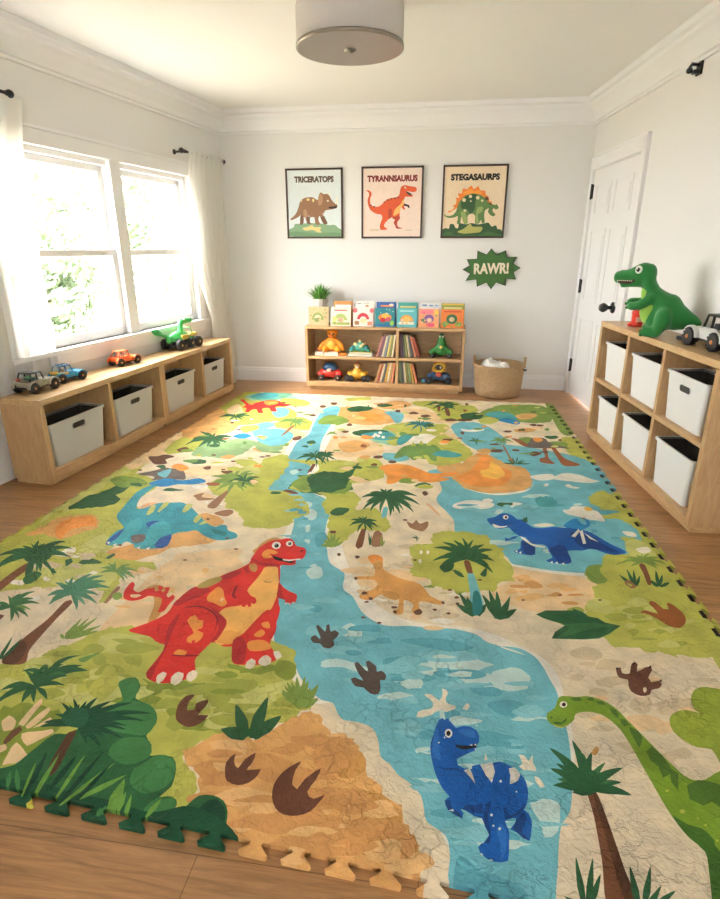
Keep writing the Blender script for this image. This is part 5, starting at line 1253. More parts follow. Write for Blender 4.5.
palm 1 900 2144 -2 13 -1 11 -8 9 -9 4 -1 -18 2 -18 4 -6 6 -9
trunkl 1 774 2157 21 11 16 -47 -26 -16 -11 19
lime 1 782 2146 16 -10 -6 -14 -11 5
foot2 1 771 1943 25 17 38 -18 -4 38 -7 28 14 21 14 -10 14 -41 20 0 4 39 11 6 16 -23 13 -41 -6 -42 -22 -36 -28 -17 -29 15 -21 30 -23 24 -14 5
palm 0 384 1873 40 31 57 8 46 7 -1 14 33 -19 16 -26 31 -5 21 -24 50 -11 -49 -51 -45 -35 -59 -14 -106 -11 19 40 45 48 -46 15 -30 14
palm2 0 466 1826 101 24 99 -3 -97 -32 -100 -58 -28 -13 54 68
palm 0 227 1827 27 61 49 93 -15 -68 -12 -41 41 26 -34 -63 -34 -16
foot 1 602 1617 14 2 -2 -26 23 1 15 40 17 21 7 -10 -13 -38 32 24 18 8 2 -14 -25 -42 3 -20 26 11 5 -13 -17 -22 -25 -11 -11 -21 -30 -10 -22 16 -1 26 5 25 -24 6 -2 27
sand 0 668 1526 -3 -6 -3 -5 -3 -2 -3 2 0 4 1 6 2 6 4 5 3 2 2 -1 1 -5
black 0 607 1612 -1 -3 -2 -3 -3 -1 -1 1 -1 2 0 3 1 3 2 2 3 1 1 0 1 -2
black 0 668 1644 -2 -3 -2 -2 -2 -2 -2 1 -1 2 1 3 1 3 2 3 3 1 1 -1 1 -2
black 0 716 1637 -1 -3 -2 -3 -2 -1 -2 1 -1 2 1 3 1 3 2 2 2 1 2 0 1 -2
black 0 728 1575 -1 -3 -2 -2 -2 -1 -2 1 -1 1 1 3 1 3 2 2 2 1 2 0 1 -2
odino 1 -259 2132 0 35 24 11 17 -26 1 -35 28 -36 52 -37 42 -13 35 -13 29 -39 21 -43 33 -24 22 -13 -15 -17 -38 6 -39 5 -1 -46 10 -9 -5 -22 -18 -8 -14 14 4 43 -14 20 -23 8 1 -55 2 -31 -21 -12 -17 11 -1 16 15 8 -2 71 -32 -11 -29 30 -19 -8 -22 -38 -39 0 -13 21 13 25 36 29 13 32 -18 35 -72 -5 -15 7 19 16 61 13 1 46
orange3 1 -201 1942 46 1 29 -25 -11 -30 -33 7 -22 19
kbrown 1 -254 1917 -5 -7 -6 -5 -8 1 -6 4 1 7 3 8 7 4 10 -6
kbrown 1 -229 1884 -1 -6 -4 -6 -7 2 -3 3 -2 8 1 7 8 0 5 0
kbrown 1 -129 1812 0 -9 -4 -4 -6 3 -4 5 -3 6 5 6 5 2 4 -2
kbrown 1 -34 1826 -5 -14 -8 -7 -12 0 -8 11 0 10 10 11 9 7 8 -7
kbrown 1 47 1898 0 -6 -5 -4 -5 2 -1 3 0 6 1 7 5 0 3 -3
kbrown 1 -130 1840 -3 -5 -7 -3 -9 0 -2 2 -3 6 4 6 9 1 10 -1
kbrown 1 -228 2139 2 -12 -7 -1 -7 -1 -5 5 0 14 2 4 6 10 8 -8
kbrown 1 -310 2018 0 -6 -4 -6 -5 2 -4 4 -1 7 3 7 3 3 5 -6
orange3 1 -260 2145 23 18 19 -25 -8 -42 -18 4
kbrown 1 18 1848 2 -5 -7 -3 -6 0 -3 3 -3 5 5 4 7 3 4 -3
kbrown 1 68 1832 0 -5 -5 -4 -5 2 -4 3 -2 4 6 4 5 3 7 -2
kbrown 1 103 1941 -4 -7 -4 -2 -6 -1 -6 4 2 6 5 7 5 1 6 -4
kbrown 1 103 1900 -1 -6 -5 -3 -5 -1 -3 5 0 6 2 4 6 2 6 -3
kbrown 1 -242 1860 -1 -5 -5 -2 -5 0 -7 2 0 4 4 4 6 4 6 -2
kbrown 1 -179 1737 -1 -4 -6 -2 -6 -1 -2 2 -3 5 4 5 6 2 6 -3
kbrown 1 -240 1761 -2 -4 -5 -3 -5 0 -3 2 -3 5 3 5 6 1 5 -3
footd 1 -413 1624 10 11 22 -21 0 11 -30 60 7 7 32 -34 1 13 -3 25 8 7 14 -42 13 11 17 -12 -3 -27 -9 -16 9 -25 -14 -20 -22 3 -15 18 -24 0 -13 16
footd 1 -244 1441 13 7 28 -11 -20 30 -20 44 8 10 31 -35 11 -6 -14 45 8 6 28 -22 5 -26 15 7 16 -17 -1 -23 -15 -2 5 -29 -3 -32 -26 -1 -24 22 -26 2
mid 1 -383 1320 -14 13 -12 11 -20 10 -17 6 13 -18 17 -17 13 -7 16 -10
mid 1 -379 1318 -13 22 -10 18 -20 22 -19 17 11 -25 15 -28 13 -15 15 -19
mid 1 -376 1318 -6 17 -6 13 -13 18 -13 13 4 -19 7 -22 9 -12 9 -14
mid 1 -373 1317 -7 26 -6 22 -14 32 -15 27 4 -30 8 -34 9 -21 10 -25
mid 1 -371 1316 -1 18 -1 15 -8 22 -10 19 -2 -19 1 -23 5 -15 5 -18
mid 1 -368 1315 2 23 1 19 -4 30 -6 27 -5 -24 -4 -29 3 -20 2 -24
mid 1 -369 1314 3 15 2 11 -3 21 -5 17 -6 -14 -5 -18 2 -13 1 -16
mid 1 -365 1312 9 17 7 13 5 25 1 23 -12 -15 -12 -19 -3 -16 -5 -20
mid 1 -367 1311 8 5 7 5 6 13 2 13 -11 -2 -11 -5 -4 -9 -5 -9
mid 1 -366 1310 11 3 10 1 11 11 8 11 -13 2 -15 -1 -8 -7 -10 -7
mid 1 -373 1307 -17 14 -13 12 -23 10 -20 7 17 -19 20 -18 14 -8 18 -10
mid 1 -370 1306 -16 21 -13 17 -23 21 -21 16 15 -25 18 -28 15 -14 18 -17
mid 1 -366 1305 -12 24 -9 21 -19 27 -19 23 10 -29 13 -32 13 -18 14 -22
mid 1 -363 1304 -4 18 -4 15 -12 20 -12 16 2 -20 5 -23 7 -13 9 -17
mid 1 -360 1303 -4 30 -3 25 -12 38 -12 33 1 -34 5 -38 7 -25 8 -30
mid 1 -357 1302 2 19 1 16 -3 26 -6 22 -6 -20 -3 -24 2 -16 2 -21
mid 1 -353 1301 6 23 6 19 3 32 -1 29 -11 -23 -9 -28 -2 -21 -3 -26
mid 1 -355 1300 6 14 6 11 2 21 -1 19 -10 -12 -9 -16 -2 -14 -2 -16
mid 1 -354 1298 9 9 8 6 7 16 4 16 -12 -5 -13 -9 -5 -10 -7 -12
orange3 1 -1022 1620 -15 48 -14 52 -32 56 -22 3 -33 48 45 25 60 -51 6 -67 25 -50 1 -41 -5 -41
red 1 -1200 1759 -15 39 -5 47 4 13 22 -21 9 -29 32 -19 14 26 34 17 14 14 23 -9 23 4 9 -40 19 -3 23 -20 -2 -39 0 -54 -19 -8 -10 46 -18 42 -28 7 -32 1 -14 -25 -33 -16 -31 7
peach 1 -1178 1770 31 8 17 -5 -12 -17 -24 0
orange3 1 -1105 1826 7 13 18 -21 -7 -13
orange3 1 -1070 1813 2 24 13 -13 0 -20
peach 1 -1037 1795 5 18 19 -9 -7 -30
red 1 -1069 1564 46 46 44 67 -1 86 32 51 24 39 30 66 35 56 42 47 39 61 27 -38 55 64 44 -49 62 -239 24 -62 4 -100 -47 -82 -79 -48 -67 17 -69 -37 -98 3 -52 29 -56 10
redd 1 -981 1735 6 46 9 42 18 38 49 1 22 -20 -27 -51 -25 -20 -28 -43
olive 1 -942 1862 21 53 44 32 17 -23 -20 -41 -30 -28
redd 1 -865 1936 6 39 47 34 11 -32 -35 -43
redd 1 -800 2020 8 29 28 -35 -8 -24
orange2 1 -873 1807 6 36 12 32 28 -20 21 -43 26 -41 -11 -24 -42 21 -27 7
peach 1 -814 1788 3 17 11 -9 -6 -20
belly 1 -704 2054 -12 -11 -1 -33 -3 -50 -12 -84 10 -23 23 -35 -19 -49 -56 -26 -12 -55 24 -110 48 -45 30 27 33 50 28 69 21 71 0 73 -8 76 -29 89 -27 72
belly2 1 -741 1557 20 59 77 -8 41 104 -18 -100 -51 -63 -33 -8
orange3 1 -692 1949 26 -9 20 10 -11 -19 -20 -1
red 1 -616 1752 43 -35 26 -75 0 -74 32 -47 14 -28 -22 -23 -35 -13 -32 -5 -46 1 -23 46 -14 68 17 39
redd 1 -678 1566 21 25 36 -52 17 -81 -34 -2 -21 43
orange2 1 -624 1565 49 17 39 -30 -12 -19 -55 -12
orange2 1 -618 1603 19 35 19 -20 -11 -24
orange2 1 -610 1671 22 13 17 -36 -25 2
foam 1 -523 1528 15 7 20 -27 -12 -18
red 1 -957 1660 20 55 47 28 59 -12 51 -45 35 -74 -2 -56 -13 -55 -8 -51 27 -60 -24 -34 -56 -23 -49 8 -27 26 1 47 1 67 -13 51 -28 71
redd 1 -936 1603 6 81 23 -115 16 -70 15 -113 6 -45 -27 26 1 47 1 67
redd 1 -835 1741 63 -44 37 -45 -1 -94 -19 -12 4 65 -35 74
reddd 1 -935 1717 54 15 57 -19 41 -40 17 -50 7 -69 -5 70 -13 50 -45 47 -63 20
reddd 1 -860 1459 48 12 52 2 -48 -12
orange2 1 -885 1650 15 33 25 -27 19 -1 13 -43 -14 -12 31 -14 3 -37 -10 -19 -32 4 -6 26 10 20 -18 26
orange2 1 -853 1470 7 22 36 -7 -1 -17 -35 -2
red 0 -820 1542 10 5 7 -17 -11 -2
claw 1 -847 1337 -10 28 11 18 15 -6 3 -30 -7 -19
claw 1 -798 1337 -11 28 11 25 20 -5 9 -32 -12 -22
claw 1 -760 1365 -4 25 11 14 16 -5 8 -30 -10 -16
claw 1 -590 1439 -6 28 11 18 17 -9 4 -28 -9 -14
claw 1 -555 1465 -2 24 14 19 22 -13 5 -27 -14 -12
red 1 -782 1854 -9 39 17 18 28 -12 16 -37 27 -30 21 -11 12 -27 -5 -14 -13 7 7 -22 -9 -5 -11 16 -4 -19 -12 3 -5 22 -24 20 -25 5
reddd 1 -785 1854 -4 34 8 11 4 -34 8 -38 19 -21 -18 2 -14 22
red 1 -623 1943 27 -32 32 -25 30 -15 11 -22 1 -37 -11 3 -4 -19 -12 16 -10 -15 -5 27 -30 10 -11 17 -8 38
redd 1 -621 1938 22 -37 16 -47 18 -25 -30 6 -10 16
foam 0 -559 1797 2 14 7 -8
foam 0 -546 1799 3 10 7 -8
foam 0 -532 1808 3 12 7 -11
orange3 1 -812 2173 11 27 8 47 20 43 28 18 32 -16 -22 -17 -33 -44 -20 -80
red 1 -795 2095 0 68 3 38 18 49 24 30 30 11 22 17 27 1 24 -27 19 -37 35 -8 20 -29 5 -49 -9 -25 -24 -4 10 -39 -24 -16 -36 -1 0 -32 -21 17 -32 -5 -27 -2 -39 24
redd 1 -790 2108 50 -28 43 1 45 -5 -8 -15 -47 -7 -34 9 -41 23
red 1 -792 2096 36 -24 23 -14 4 -50 -29 -4 -25 18
orange3 1 -787 2061 19 9 21 -26 6 -38 -17 -2 -22 30
orange2 1 -763 2161 13 34 32 -2 26 -21 -15 -15 -26 2 27 -26 -27 -16 -20 15
black 1 -714 2150 18 -10 28 -8 26 -14 46 -11 -18 -12 -40 10 -33 7
foam 1 -659 2124 32 -2 28 11 17 6 0 -12 -21 -3 -21 -14 -29 3
reddd 1 -684 2259 11 32 24 -16 15 -31 -23 36 -17 2
foam 0 -702 2248 3 -18 -2 -16 -7 -9 -11 -1 -11 9 -9 14 -4 18 2 16 7 10 11 1 12 -9
black 0 -709 2237 2 -10 -2 -7 -4 -3 -6 1 -6 7 -4 9 -1 9 1 8 5 3 5 -2 6 -6
foam 0 -651 2270 3 -14 -2 -12 -6 -7 -8 0 -9 6 -6 11 -3 13 2 12 6 8 8 0 9 -6
black 0 -656 2263 1 -7 -2 -6 -3 -2 -4 1 -5 5 -2 7 -1 7 1 6 3 2 5 -1 4 -5
foam 0 -722 2243 1 -3 -1 -2 -1 -1 -1 1 -2 2 -1 2 0 3 0 2 1 0 2 0 1 -2
foam 0 -666 2267 0 -2 0 -2 -1 0 -1 0 -1 2 -1 1 0 2 0 2 1 1 1 -1 1 -1
black 0 -588 2206 1 -4 -2 -3 -2 -1 -3 0 -3 3 -2 3 0 4 1 3 3 2 3 -1 3 -2
foot 1 -690 1186 -26 16 -15 32 -5 35 11 27 23 5 -7 -28 9 -34 20 6 -5 25 30 19 3 -29 -9 -32 31 4 -3 -18 -17 -25 -18 -8
foot 1 -498 1031 -14 24 -8 27 5 20 10 14 4 -25 18 -20 9 29 22 25 1 -33 -7 -23 36 9 -3 -21 -16 -23 -25 -11
foot 1 -353 976 -17 27 -6 35 10 34 17 24 26 21 -9 -29 2 -43 16 -11 12 31 34 38 -5 -34 -14 -38 20 -17 25 16 -10 -24 -16 -26 -28 -15 -31 -2
palm 1 -501 1183 -19 9 -16 8 -22 -3 -18 -8 20 -17 23 -13 15 0 18 0
palm 1 -486 1177 -14 29 -11 24 -27 31 -28 23 10 -35 16 -38 17 -20 21 -24
palm 1 -470 1171 4 34 4 28 -7 48 -11 44 -12 -36 -8 -44 4 -31 4 -37
palm 1 -466 1166 17 17 14 14 11 31 5 32 -24 -12 -24 -20 -7 -20 -11 -24
palm 1 -493 1183 -12 11 -9 9 -17 1 -15 -4 10 -18 14 -16 11 -2 13 -3
foamw 1 -29 1316 17 31 26 4 4 25 -23 22 -6 14 19 -2 14 -14 14 -11 9 52 14 -17 -2 -38 25 -6 4 -14 -22 -13 -9 -6 -18 6 -22 -21 -26 -13
foamw 1 109 1377 9 14 9 -11 -10 -19 -13 4
foamw 1 251 1223 12 0 10 -16 15 23 -2 -26 4 -28 -17 2 -16 -4 -10 10 11 11
foamw 1 283 1161 11 -3 11 -25 -12 -4 -9 14
foamw 0 157 1191 5 24 5 -22
foam2 0 35 1354 15 -3 5 -46 -13 -2
blue 1 36 1313 9 8 8 -6 7 8 11 -16 13 -17 19 10 21 1 18 -11 6 -19 -1 -20 -7 -14 -3 -16 -13 -8 -21 -15 -18 -15 3 -18 17 -7 19 1 1 10 22 8 30 9 20 7 28 -10 22 -20 12 -21 2 -32 -7 -32 -9 -17 10 -8 5 -19 -4 -24 -8 -27 -14 5 -13 12 -14 5 9 13 8 11 -2 7 -25 -11 7 -23 -2 -23 -7 -49 -15 -6 -21 -1 -24 15 -4 13 7 10 15 5 5 15 -9 22 -7 21 -16 2 -22 12 -11 3 6 -11 -3 -15 -19 9 -9 6 -9 14 -3 15 10 11 -17 19 -17 36 -11 39 -7 48 5 33 9 42
blued 1 97 1042 16 -5 18 -3 14 2 1 28 -19 -10 -18 0
blued 1 146 1017 9 48 14 10 -12 -47 5 -37 -6 -26 -13 -2 14 21
blued 1 178 1072 18 -8 1 -34 14 4 29 21 10 27 -19 -28 -24 -13 -5 19
blued 1 224 1033 20 23 2 -24 -12 -30 15 -16 -15 2 -13 12 -6 8
blued 1 24 1156 29 -5 30 6 21 -12 -21 5 -30 -4
bluel 1 23 1259 11 22 3 -65 6 -42 -18 3 -6 36
bluel 1 89 1279 27 14 20 -10 0 -20 -26 2
bluel 1 188 1018 9 -17 -4 -46 -13 -23 1 35 -6 31
foam3 0 103 1152 16 8 7 -21 5 -23 -10 14
foam3 0 146 1176 33 12 4 -29 -10 -34 -13 19
foam3 1 220 1175 15 6 12 -21 -7 -18 -22 -14 4 25
foam 0 74 1272 -1 -9 -3 -7 -5 -4 -5 1 -5 4 -2 7 0 8 3 7 5 4 6 0 4 -4
black 0 69 1269 -1 -5 -2 -4 -3 -2 -3 1 -2 3 -1 5 1 5 2 3 3 2 3 -1 2 -3
black 1 81 1232 18 -1 20 3 13 5 8 6 -1 -13 -15 -8 -23 -6 -15 4
foam 0 120 1234 6 6 3 -5
foam 0 132 1237 5 6 3 -6
foam 0 134 1227 4 -1 -3 -7
foam 0 199 1133 -1 -2 -1 -1 -2 -1 -1 0 -1 1 -1 2 1 2 1 2 2 1 2 -1 1 -1
foam 0 234 1109 0 -2 -1 0 -1 -1 -1 0 -1 1 0 1 1 1 0 1 1 0 1 0 1 0
foam 0 169 1036 0 -2 -2 -1 -1 -1 -2 0 -1 1 0 2 0 2 2 1 1 1 2 0 1 -1
foam 0 171 1009 0 -2 -1 -1 -2 0 -1 0 -1 1 0 1 0 2 1 1 2 0 1 0 1 -1
foam 0 186 1004 -1 -2 -1 -2 -2 -1 -2 1 -1 1 0 2 1 1 1 2 2 1 1 0 2 -2
foam 0 40 1232 -1 -2 -1 -1 -1 -1 -1 1 -1 1 -1 1 1 2 1 1 1 1 1 0 1 -1
foam 0 54 1252 0 -2 -1 -1 -1 0 -1 0 0 1 -1 1 1 2 0 1 1 0 1 0 1 -1
foam 0 145 1308 0 -2 -1 -1 -1 0 -1 0 -1 1 0 1 0 2 1 1 1 0 1 0 1 -1
blued 1 54 1058 14 2 4 -22 14 -5 11 -16 -18 7 -16 8
foam2 0 63 1032 12 6 2 -7
foam2 0 133 936 6 3 2 -8
foam2 0 151 924 7 5 5 -4
lime3 1 893 1563 -38 4 -38 -16 -29 -45 -5 -45 11 -11 -36 8 -40 -17 -23 -30 -5 -41 18 -32 29 -19 34 -1 4 -34 10 -50 99 15 115 123 43 128 -67 69
gdino 1 394 1454 22 9 33 1 30 8 38 -8 33 -26 26 -50 24 -47 22 -44 22 -41 22 -36 22 -11 29 7 47 32 80 29 82 -22 25 -75 -83 -173 -82 -131 -197 -30 21 66 18 60 9 44 -22 29 -17 39 -11 42 -9 53 -10 57 -10 61 -14 56 -28 42 -28 12 -31 -1 -26 -13 -9 -23 -23 -24 -17 -9 -30 8 -7 24 5 17 25 23
gdk 1 597 1098 25 -18 33 -8 14 -25 2 -26 77 -55 -50 -103 -109 -17 21 66 18 60 9 44 -22 29 -14 29
gdk2 1 427 1455 30 9 5 -13 -25 -6
gdk2 1 477 1462 18 10 4 -18 -20 0
gdk2 1 499 1454 24 2 4 -13 -19 -1
gdk2 1 534 1433 18 -6 1 -32 -9 4 -7 15
gdk2 1 553 1395 16 -3 6 -19 -17 -8
gdk2 1 574 1367 19 -12 4 -24 -18 -36 -4 23 -4 24
gdk2 0 593 1284 21 21 17 -25 10 -42 12 -15 -18 -52 -9 23 6 26 -22 -16 0 34 -14 19
gdk2 0 662 1191 34 20 27 1 23 -8 44 -17 12 -59 -79 -40 -4 50 -14 13 -25 -15 -26 15
gl 1 360 1346 22 -7 30 20 -14 -16 -17 -10 -18 3
gdk 0 362 1354 23 1 20 23 -8 -19 -15 -12 -18 -1
foam 0 414 1428 -3 -7 -5 -5 -6 -3 -5 1 -4 4 0 7 3 7 5 6 6 2 5 -1 4 -4
black 0 410 1428 -2 -4 -2 -4 -3 -1 -3 1 -2 2 0 4 2 4 2 3 3 2 3 -1 2 -2
gdk2 0 363 1370 -1 -2 -2 -2 -2 -1 -2 0 -1 2 0 2 1 2 1 2 2 1 2 -1 2 -1
gl 0 631 1114 -2 -3 -4 -3 -3 -1 -3 0 -2 2 0 3 2 3 4 3 3 1 3 0 2 -2
gl 0 612 1168 -2 -2 -2 -2 -2 -1 -2 0 -1 2 0 2 2 2 2 1 2 1 2 0 1 -1
gl 0 668 1084 -1 -1 -2 -1 -1 -1 -2 0 -1 1 1 2 1 1 1 1 2 1 1 0 1 -1
gl 0 679 1048 -1 -1 -2 -2 -1 0 -2 0 -1 1 1 1 0 2 2 1 2 1 1 -1 1 0
gl 0 656 1100 -1 -2 -1 -1 -2 0 -1 0 0 1 0 1 1 1 1 1 1 1 1 -1 1 0
trunk 1 408 1134 22 1 8 -61 5 -67 4 -62 6 -78 -62 -9 11 104 7 108
palm 1 410 1144 -7 27 -9 17 -24 15 -25 7 15 -20 17 -23 13 -13 16 -15
palm2 1 409 1144 -11 16 -12 8 -24 0 -23 -7 17 -8 19 -9 14 -3 18 -2
palm2 1 409 1144 -11 8 -9 2 -16 -8 -15 -12 12 -2 14 -2 10 3 13 6
palm 1 410 1143 4 23 -2 15 -11 16 -15 9 3 -19 3 -22 6 -12 8 -13
palm2 1 411 1142 13 30 6 23 -1 33 -7 26 -6 -30 -7 -35 -2 -22 -2 -26
palm2 1 410 1140 17 21 14 17 18 29 16 25 -24 -18 -24 -24 -11 -20 -10 -27
palm 1 408 1139 23 6 18 6 29 13 23 11 -22 3 -28 -4 -19 -10 -24 -20
palm2 1 408 1139 17 5 14 6 21 13 17 12 -17 1 -21 -4 -14 -10 -17 -18
palm 1 411 1144 -5 40 -10 28 -29 30 -32 17 19 -32 19 -38 15 -23 17 -27
palm 1 410 1145 -11 25 -14 14 -29 8 -29 -1 19 -16 22 -18 17 -9 21 -10
palm 1 409 1145 -17 12 -15 4 -27 -8 -25 -13 20 -4 24 -4 16 2 22 4
palm 1 408 1145 -9 5 -8 0 -11 -11 -9 -13 10 -2 11 0 7 5 9 9
palm 1 411 1143 12 42 4 32 -9 44 -16 34 0 -42 -1 -48 2 -30 2 -35
palm 1 411 1141 11 29 9 24 9 36 7 32 -22 -32 -18 -36 -3 -24 1 -28
palm 1 409 1139 26 17 22 15 32 27 27 23 -31 -8 -35 -18 -20 -20 -23 -31
palm 1 407 1138 26 -2 22 -1 33 3 28 2 -21 15 -30 9 -24 -5 -32 -14
palm 1 411 1143 8 18 2 12 -8 13 -11 8 -4 -17 -2 -18 3 -9 6 -10
palm 1 380 1191 49 15 20 -30 -23 -44 -48 -7
trunkd 1 421 1132 9 3 9 -82 8 -108 6 -78 -22 -3 -5 90 -4 104
palm 1 347 852 2 26 2 23 -2 32 -3 28 -6 -31 -4 -34 1 -21 1 -26
palm 1 352 852 10 26 8 22 8 35 5 29 -14 -30 -13 -34 -6 -22 -7 -27
palm 1 342 854 -7 7 -6 5 -12 4 -12 2 6 -9 8 -9 7 -4 10 -4
palm 1 354 851 11 19 10 15 10 24 7 22 -15 -20 -15 -24 -7 -15 -9 -20
palm 1 458 863 3 24 3 20 -1 28 -3 24 -7 -28 -5 -30 1 -19 0 -22
palm 1 464 863 12 24 11 20 11 31 7 27 -16 -27 -17 -31 -7 -20 -9 -24
palm 1 466 862 14 14 12 12 13 20 11 18 -17 -15 -18 -17 -9 -13 -12 -16
palm 1 469 861 19 12 15 10 21 18 17 17 -21 -10 -23 -15 -14 -12 -17 -14
orange3 1 464 1283 5 -9 -16 -25 -9 8
kbrown 1 -1128 2449 1 -6 -3 -6 -8 2 -7 3 -1 7 0 8 7 0 8 -3
kbrown 1 -958 2273 -1 -5 -6 -4 -6 -2 -7 5 -4 5 5 4 5 5 6 -3
kbrown 1 -880 2179 -1 -4 -6 -6 -7 2 -7 2 0 6 2 5 7 0 6 1
kbrown 1 -1067 2054 -2 -4 -5 -4 -7 -1 -6 3 -1 5 3 4 5 2 7 -1
kbrown 1 -832 3172 -1 -11 -5 -1 -10 -6 -5 10 -2 9 1 6 9 7 8 -3
kbrown 1 -143 2584 -2 -8 -8 -3 -8 2 -5 2 0 7 4 8 8 -1 7 0
kbrown 1 -76 2201 0 -4 -6 -6 -7 2 -1 3 -4 5 5 4 7 3 4 -2
kbrown 1 76 1989 0 -4 -7 -3 -5 -1 -6 4 0 4 6 5 5 2 4 -3
kbrown 1 355 1961 -2 -4 -5 -2 -5 -1 -2 3 1 5 2 3 5 0 6 1
kbrown 1 502 2017 -2 -3 -4 -4 -5 1 -6 2 3 5 3 2 7 3 6 -1
kbrown 1 650 2005 -3 -3 -5 -5 -6 1 0 3 -1 5 5 3 6 1 3 0
kbrown 1 -1421 2136 1 -6 -4 -5 -7 1 -8 5 -6 5 4 5 6 4 9 -4
kbrown 1 -1801 3028 -1 -7 -5 -8 -10 2 -11 3 -4 11 4 8 4 6 13 -7
kbrown 1 853 4009 -2 -13 -11 -13 -9 4 -7 12 7 13 7 11 9 8 5 -12
kbrown 1 604 4211 -6 -16 -10 -10 -13 -2 -2 17 1 15 8 15 11 0 6 -3
kbrown 1 198 2081 -2 -4 -5 -4 -7 0 -5 3 2 5 4 4 6 3 6 -3
brownr 1 215 4699 -9 -22 -19 -23 -5 20 -4 30 10 36 17 -17
lime2 1 -708 4017 -16 -33 -14 -11 -17 27 -19 20 22 26 23 0
peach 1 -319 4792 -22 -16 -24 -6 -33 3 21 15 7 19 28 -5
kbrown 1 417 3852 -24 -23 -32 -4 -26 2 13 22 15 11 29 1
brownr 1 -492 4814 -22 -26 -30 -1 -17 4 -1 19 11 21 31 1
palm3 1 -1656 4621 1 -10 -4 -12 -9 14 -9 15 3 14 13 -9
foam 1 -1123 4523 -2 -21 -19 -14 -11 12 -10 30 5 35 21 -13
brownr 1 -1662 3898 -17 -16 -15 -5 -17 8 -4 12 6 11 18 1
kbrown 1 -1397 3119 1 -21 -18 -8 -18 9 -18 22 14 25 22 7
peach 1 259 4385 -22 -12 -24 -11 -31 3 6 20 24 11 39 4
peach 1 -508 3373 -3 -16 -22 -17 -26 15 7 21 12 19 32 -9
orange2 1 -485 3880 -12 -37 -41 -10 -22 16 -10 35 19 34 54 -23
foam 1 -1260 4154 1 -11 -29 -14 -36 11 9 13 19 12 24 -5
orange 1 -536 4817 0 -14 -29 -13 -23 7 -8 23 25 8 35 4
lime2 1 -42 4247 2 -16 -9 -12 -5 16 -4 25 7 4 10 9
peach 1 -968 4476 -5 -27 -15 6 -11 1 -12 27 15 16 13 -3
brownr 1 157 3948 -5 -22 -19 6 -18 0 6 18 12 8 18 8
lime 1 -1548 3331 3 -24 -16 3 -14 7 -17 19 12 16 17 -6
dkgreen 1 843 4080 -22 -43 -41 -16 -34 29 6 39 38 6 35 16
brownr 1 443 3728 -33 -16 -33 -8 -26 1 -13 18 43 16 30 1
mid 1 -120 3105 -23 -41 -48 -9 -35 10 0 36 25 34 47 -4
kbrown 1 780 4743 -18 -22 -15 -7 -17 11 -2 17 25 8 22 8
peach 1 -1682 4350 11 -18 -32 -7 -29 6 -11 24 23 12 25 6
lime 1 858 4724 3 -10 -35 -16 -19 12 -4 14 33 21 28 -5
foam 1 -1485 4187 4 -20 -9 -13 -13 15 -7 23 2 15 9 3
orange2 1 273 3613 -1 -21 -18 -18 -7 20 1 35 10 12 13 -10
kbrown 1 724 3733 -24 -14 -23 -7 -10 3 -2 17 19 11 32 7
dkgreen 1 623 4221 -3 -36 -15 6 -8 7 0 34 13 11 13 -2
orange 1 598 4402 -1 -12 -24 -21 -10 21 -5 14 21 22 13 -5
mid 1 -665 3561 8 -11 -30 -6 -22 3 -5 15 23 11 24 7
lime2 1 -475 3408 -5 -36 -29 6 -9 4 -11 36 9 30 32 -23
lime 1 -1184 3146 -19 -38 -36 -22 -51 28 -12 28 36 26 36 -11
dkgreen 1 -801 4685 2 -21 -7 -6 -7 10 -2 25 -1 25 14 -15
palm3 1 -1040 3468 -11 -16 -37 -5 -40 4 12 11 24 11 25 8
peach 1 -277 4608 -2 -9 -13 -11 -11 10 -4 12 11 8 18 -2
foam 1 -1575 4138 -14 -15 -34 -15 -19 11 -11 13 18 15 36 2
mid 1 331 3906 -27 -16 -28 -8 -21 7 -8 9 31 18 23 -7
foam 1 -1296 2844 -12 -22 -35 -22 -41 15 -7 27 24 14 40 2
lime2 1 -264 4565 -7 -34 -23 -6 -30 17 -1 24 25 19 27 3
palm3 1 -1340 3626 1 -25 -8 -17 -18 30 -14 19 6 21 15 -3
orange 1 -69 4135 -8 -13 -20 -8 -17 7 2 14 15 4 21 5
mid 1 -797 4157 -14 -17 -13 1 -14 3 -2 16 12 3 11 6
orange 1 -178 3175 -17 -16 -10 -13 -18 12 1 25 12 14 15 -5
peach 1 61 4191 0 -17 -26 -30 -16 30 1 20 15 24 20 -3
orange2 1 -1234 3770 -8 -23 -37 -7 -25 7 -13 24 17 19 39 -7
palm3 1 -1125 4448 -13 -14 -18 -16 -35 12 -1 20 28 8 21 7
lime 1 -392 4659 -3 -22 -12 -13 -7 17 -6 31 7 12 13 -8
orange 1 -1700 4172 0 -11 -24 -9 -32 2 -9 19 27 5 28 11
dkgreen 1 -1690 2818 10 -29 -40 1 -36 10 -13 17 26 13 38 2
orange 1 -1623 4646 -6 -24 -12 -9 -16 17 -12 18 10 20 23 -8
orange 1 -1315 3340 -14 -18 -24 -33 -61 26 14 30 14 28 43 -12
kbrown 1 669 3693 -24 -30 -34 -28 -23 31 8 36 30 32 33 -12
peach 1 -1034 2949 -9 -20 -18 -16 -17 22 -14 18 9 25 19 -2
kbrown 1 174 4079 -7 -41 -14 3 -7 12 1 32 9 27 14 -15
lime2 1 360 4344 -14 -26 -25 -8 -17 12 2 37 20 9 17 -4
palm3 1 -243 3995 -15 -31 -17 -23 -23 24 0 42 14 26 21 -4
lime 1 -1453 4703 -16 -22 -16 -13 -32 9 9 29 6 24 30 0
orange2 1 -727 3837 -5 -31 -14 -13 -14 22 -12 37 13 4 13 3
palm3 1 314 4193 -21 -20 -19 -9 -27 5 -9 23 34 23 30 0
mid 1 -68 3029 -11 -19 -30 -5 -18 5 -8 23 25 23 22 -10
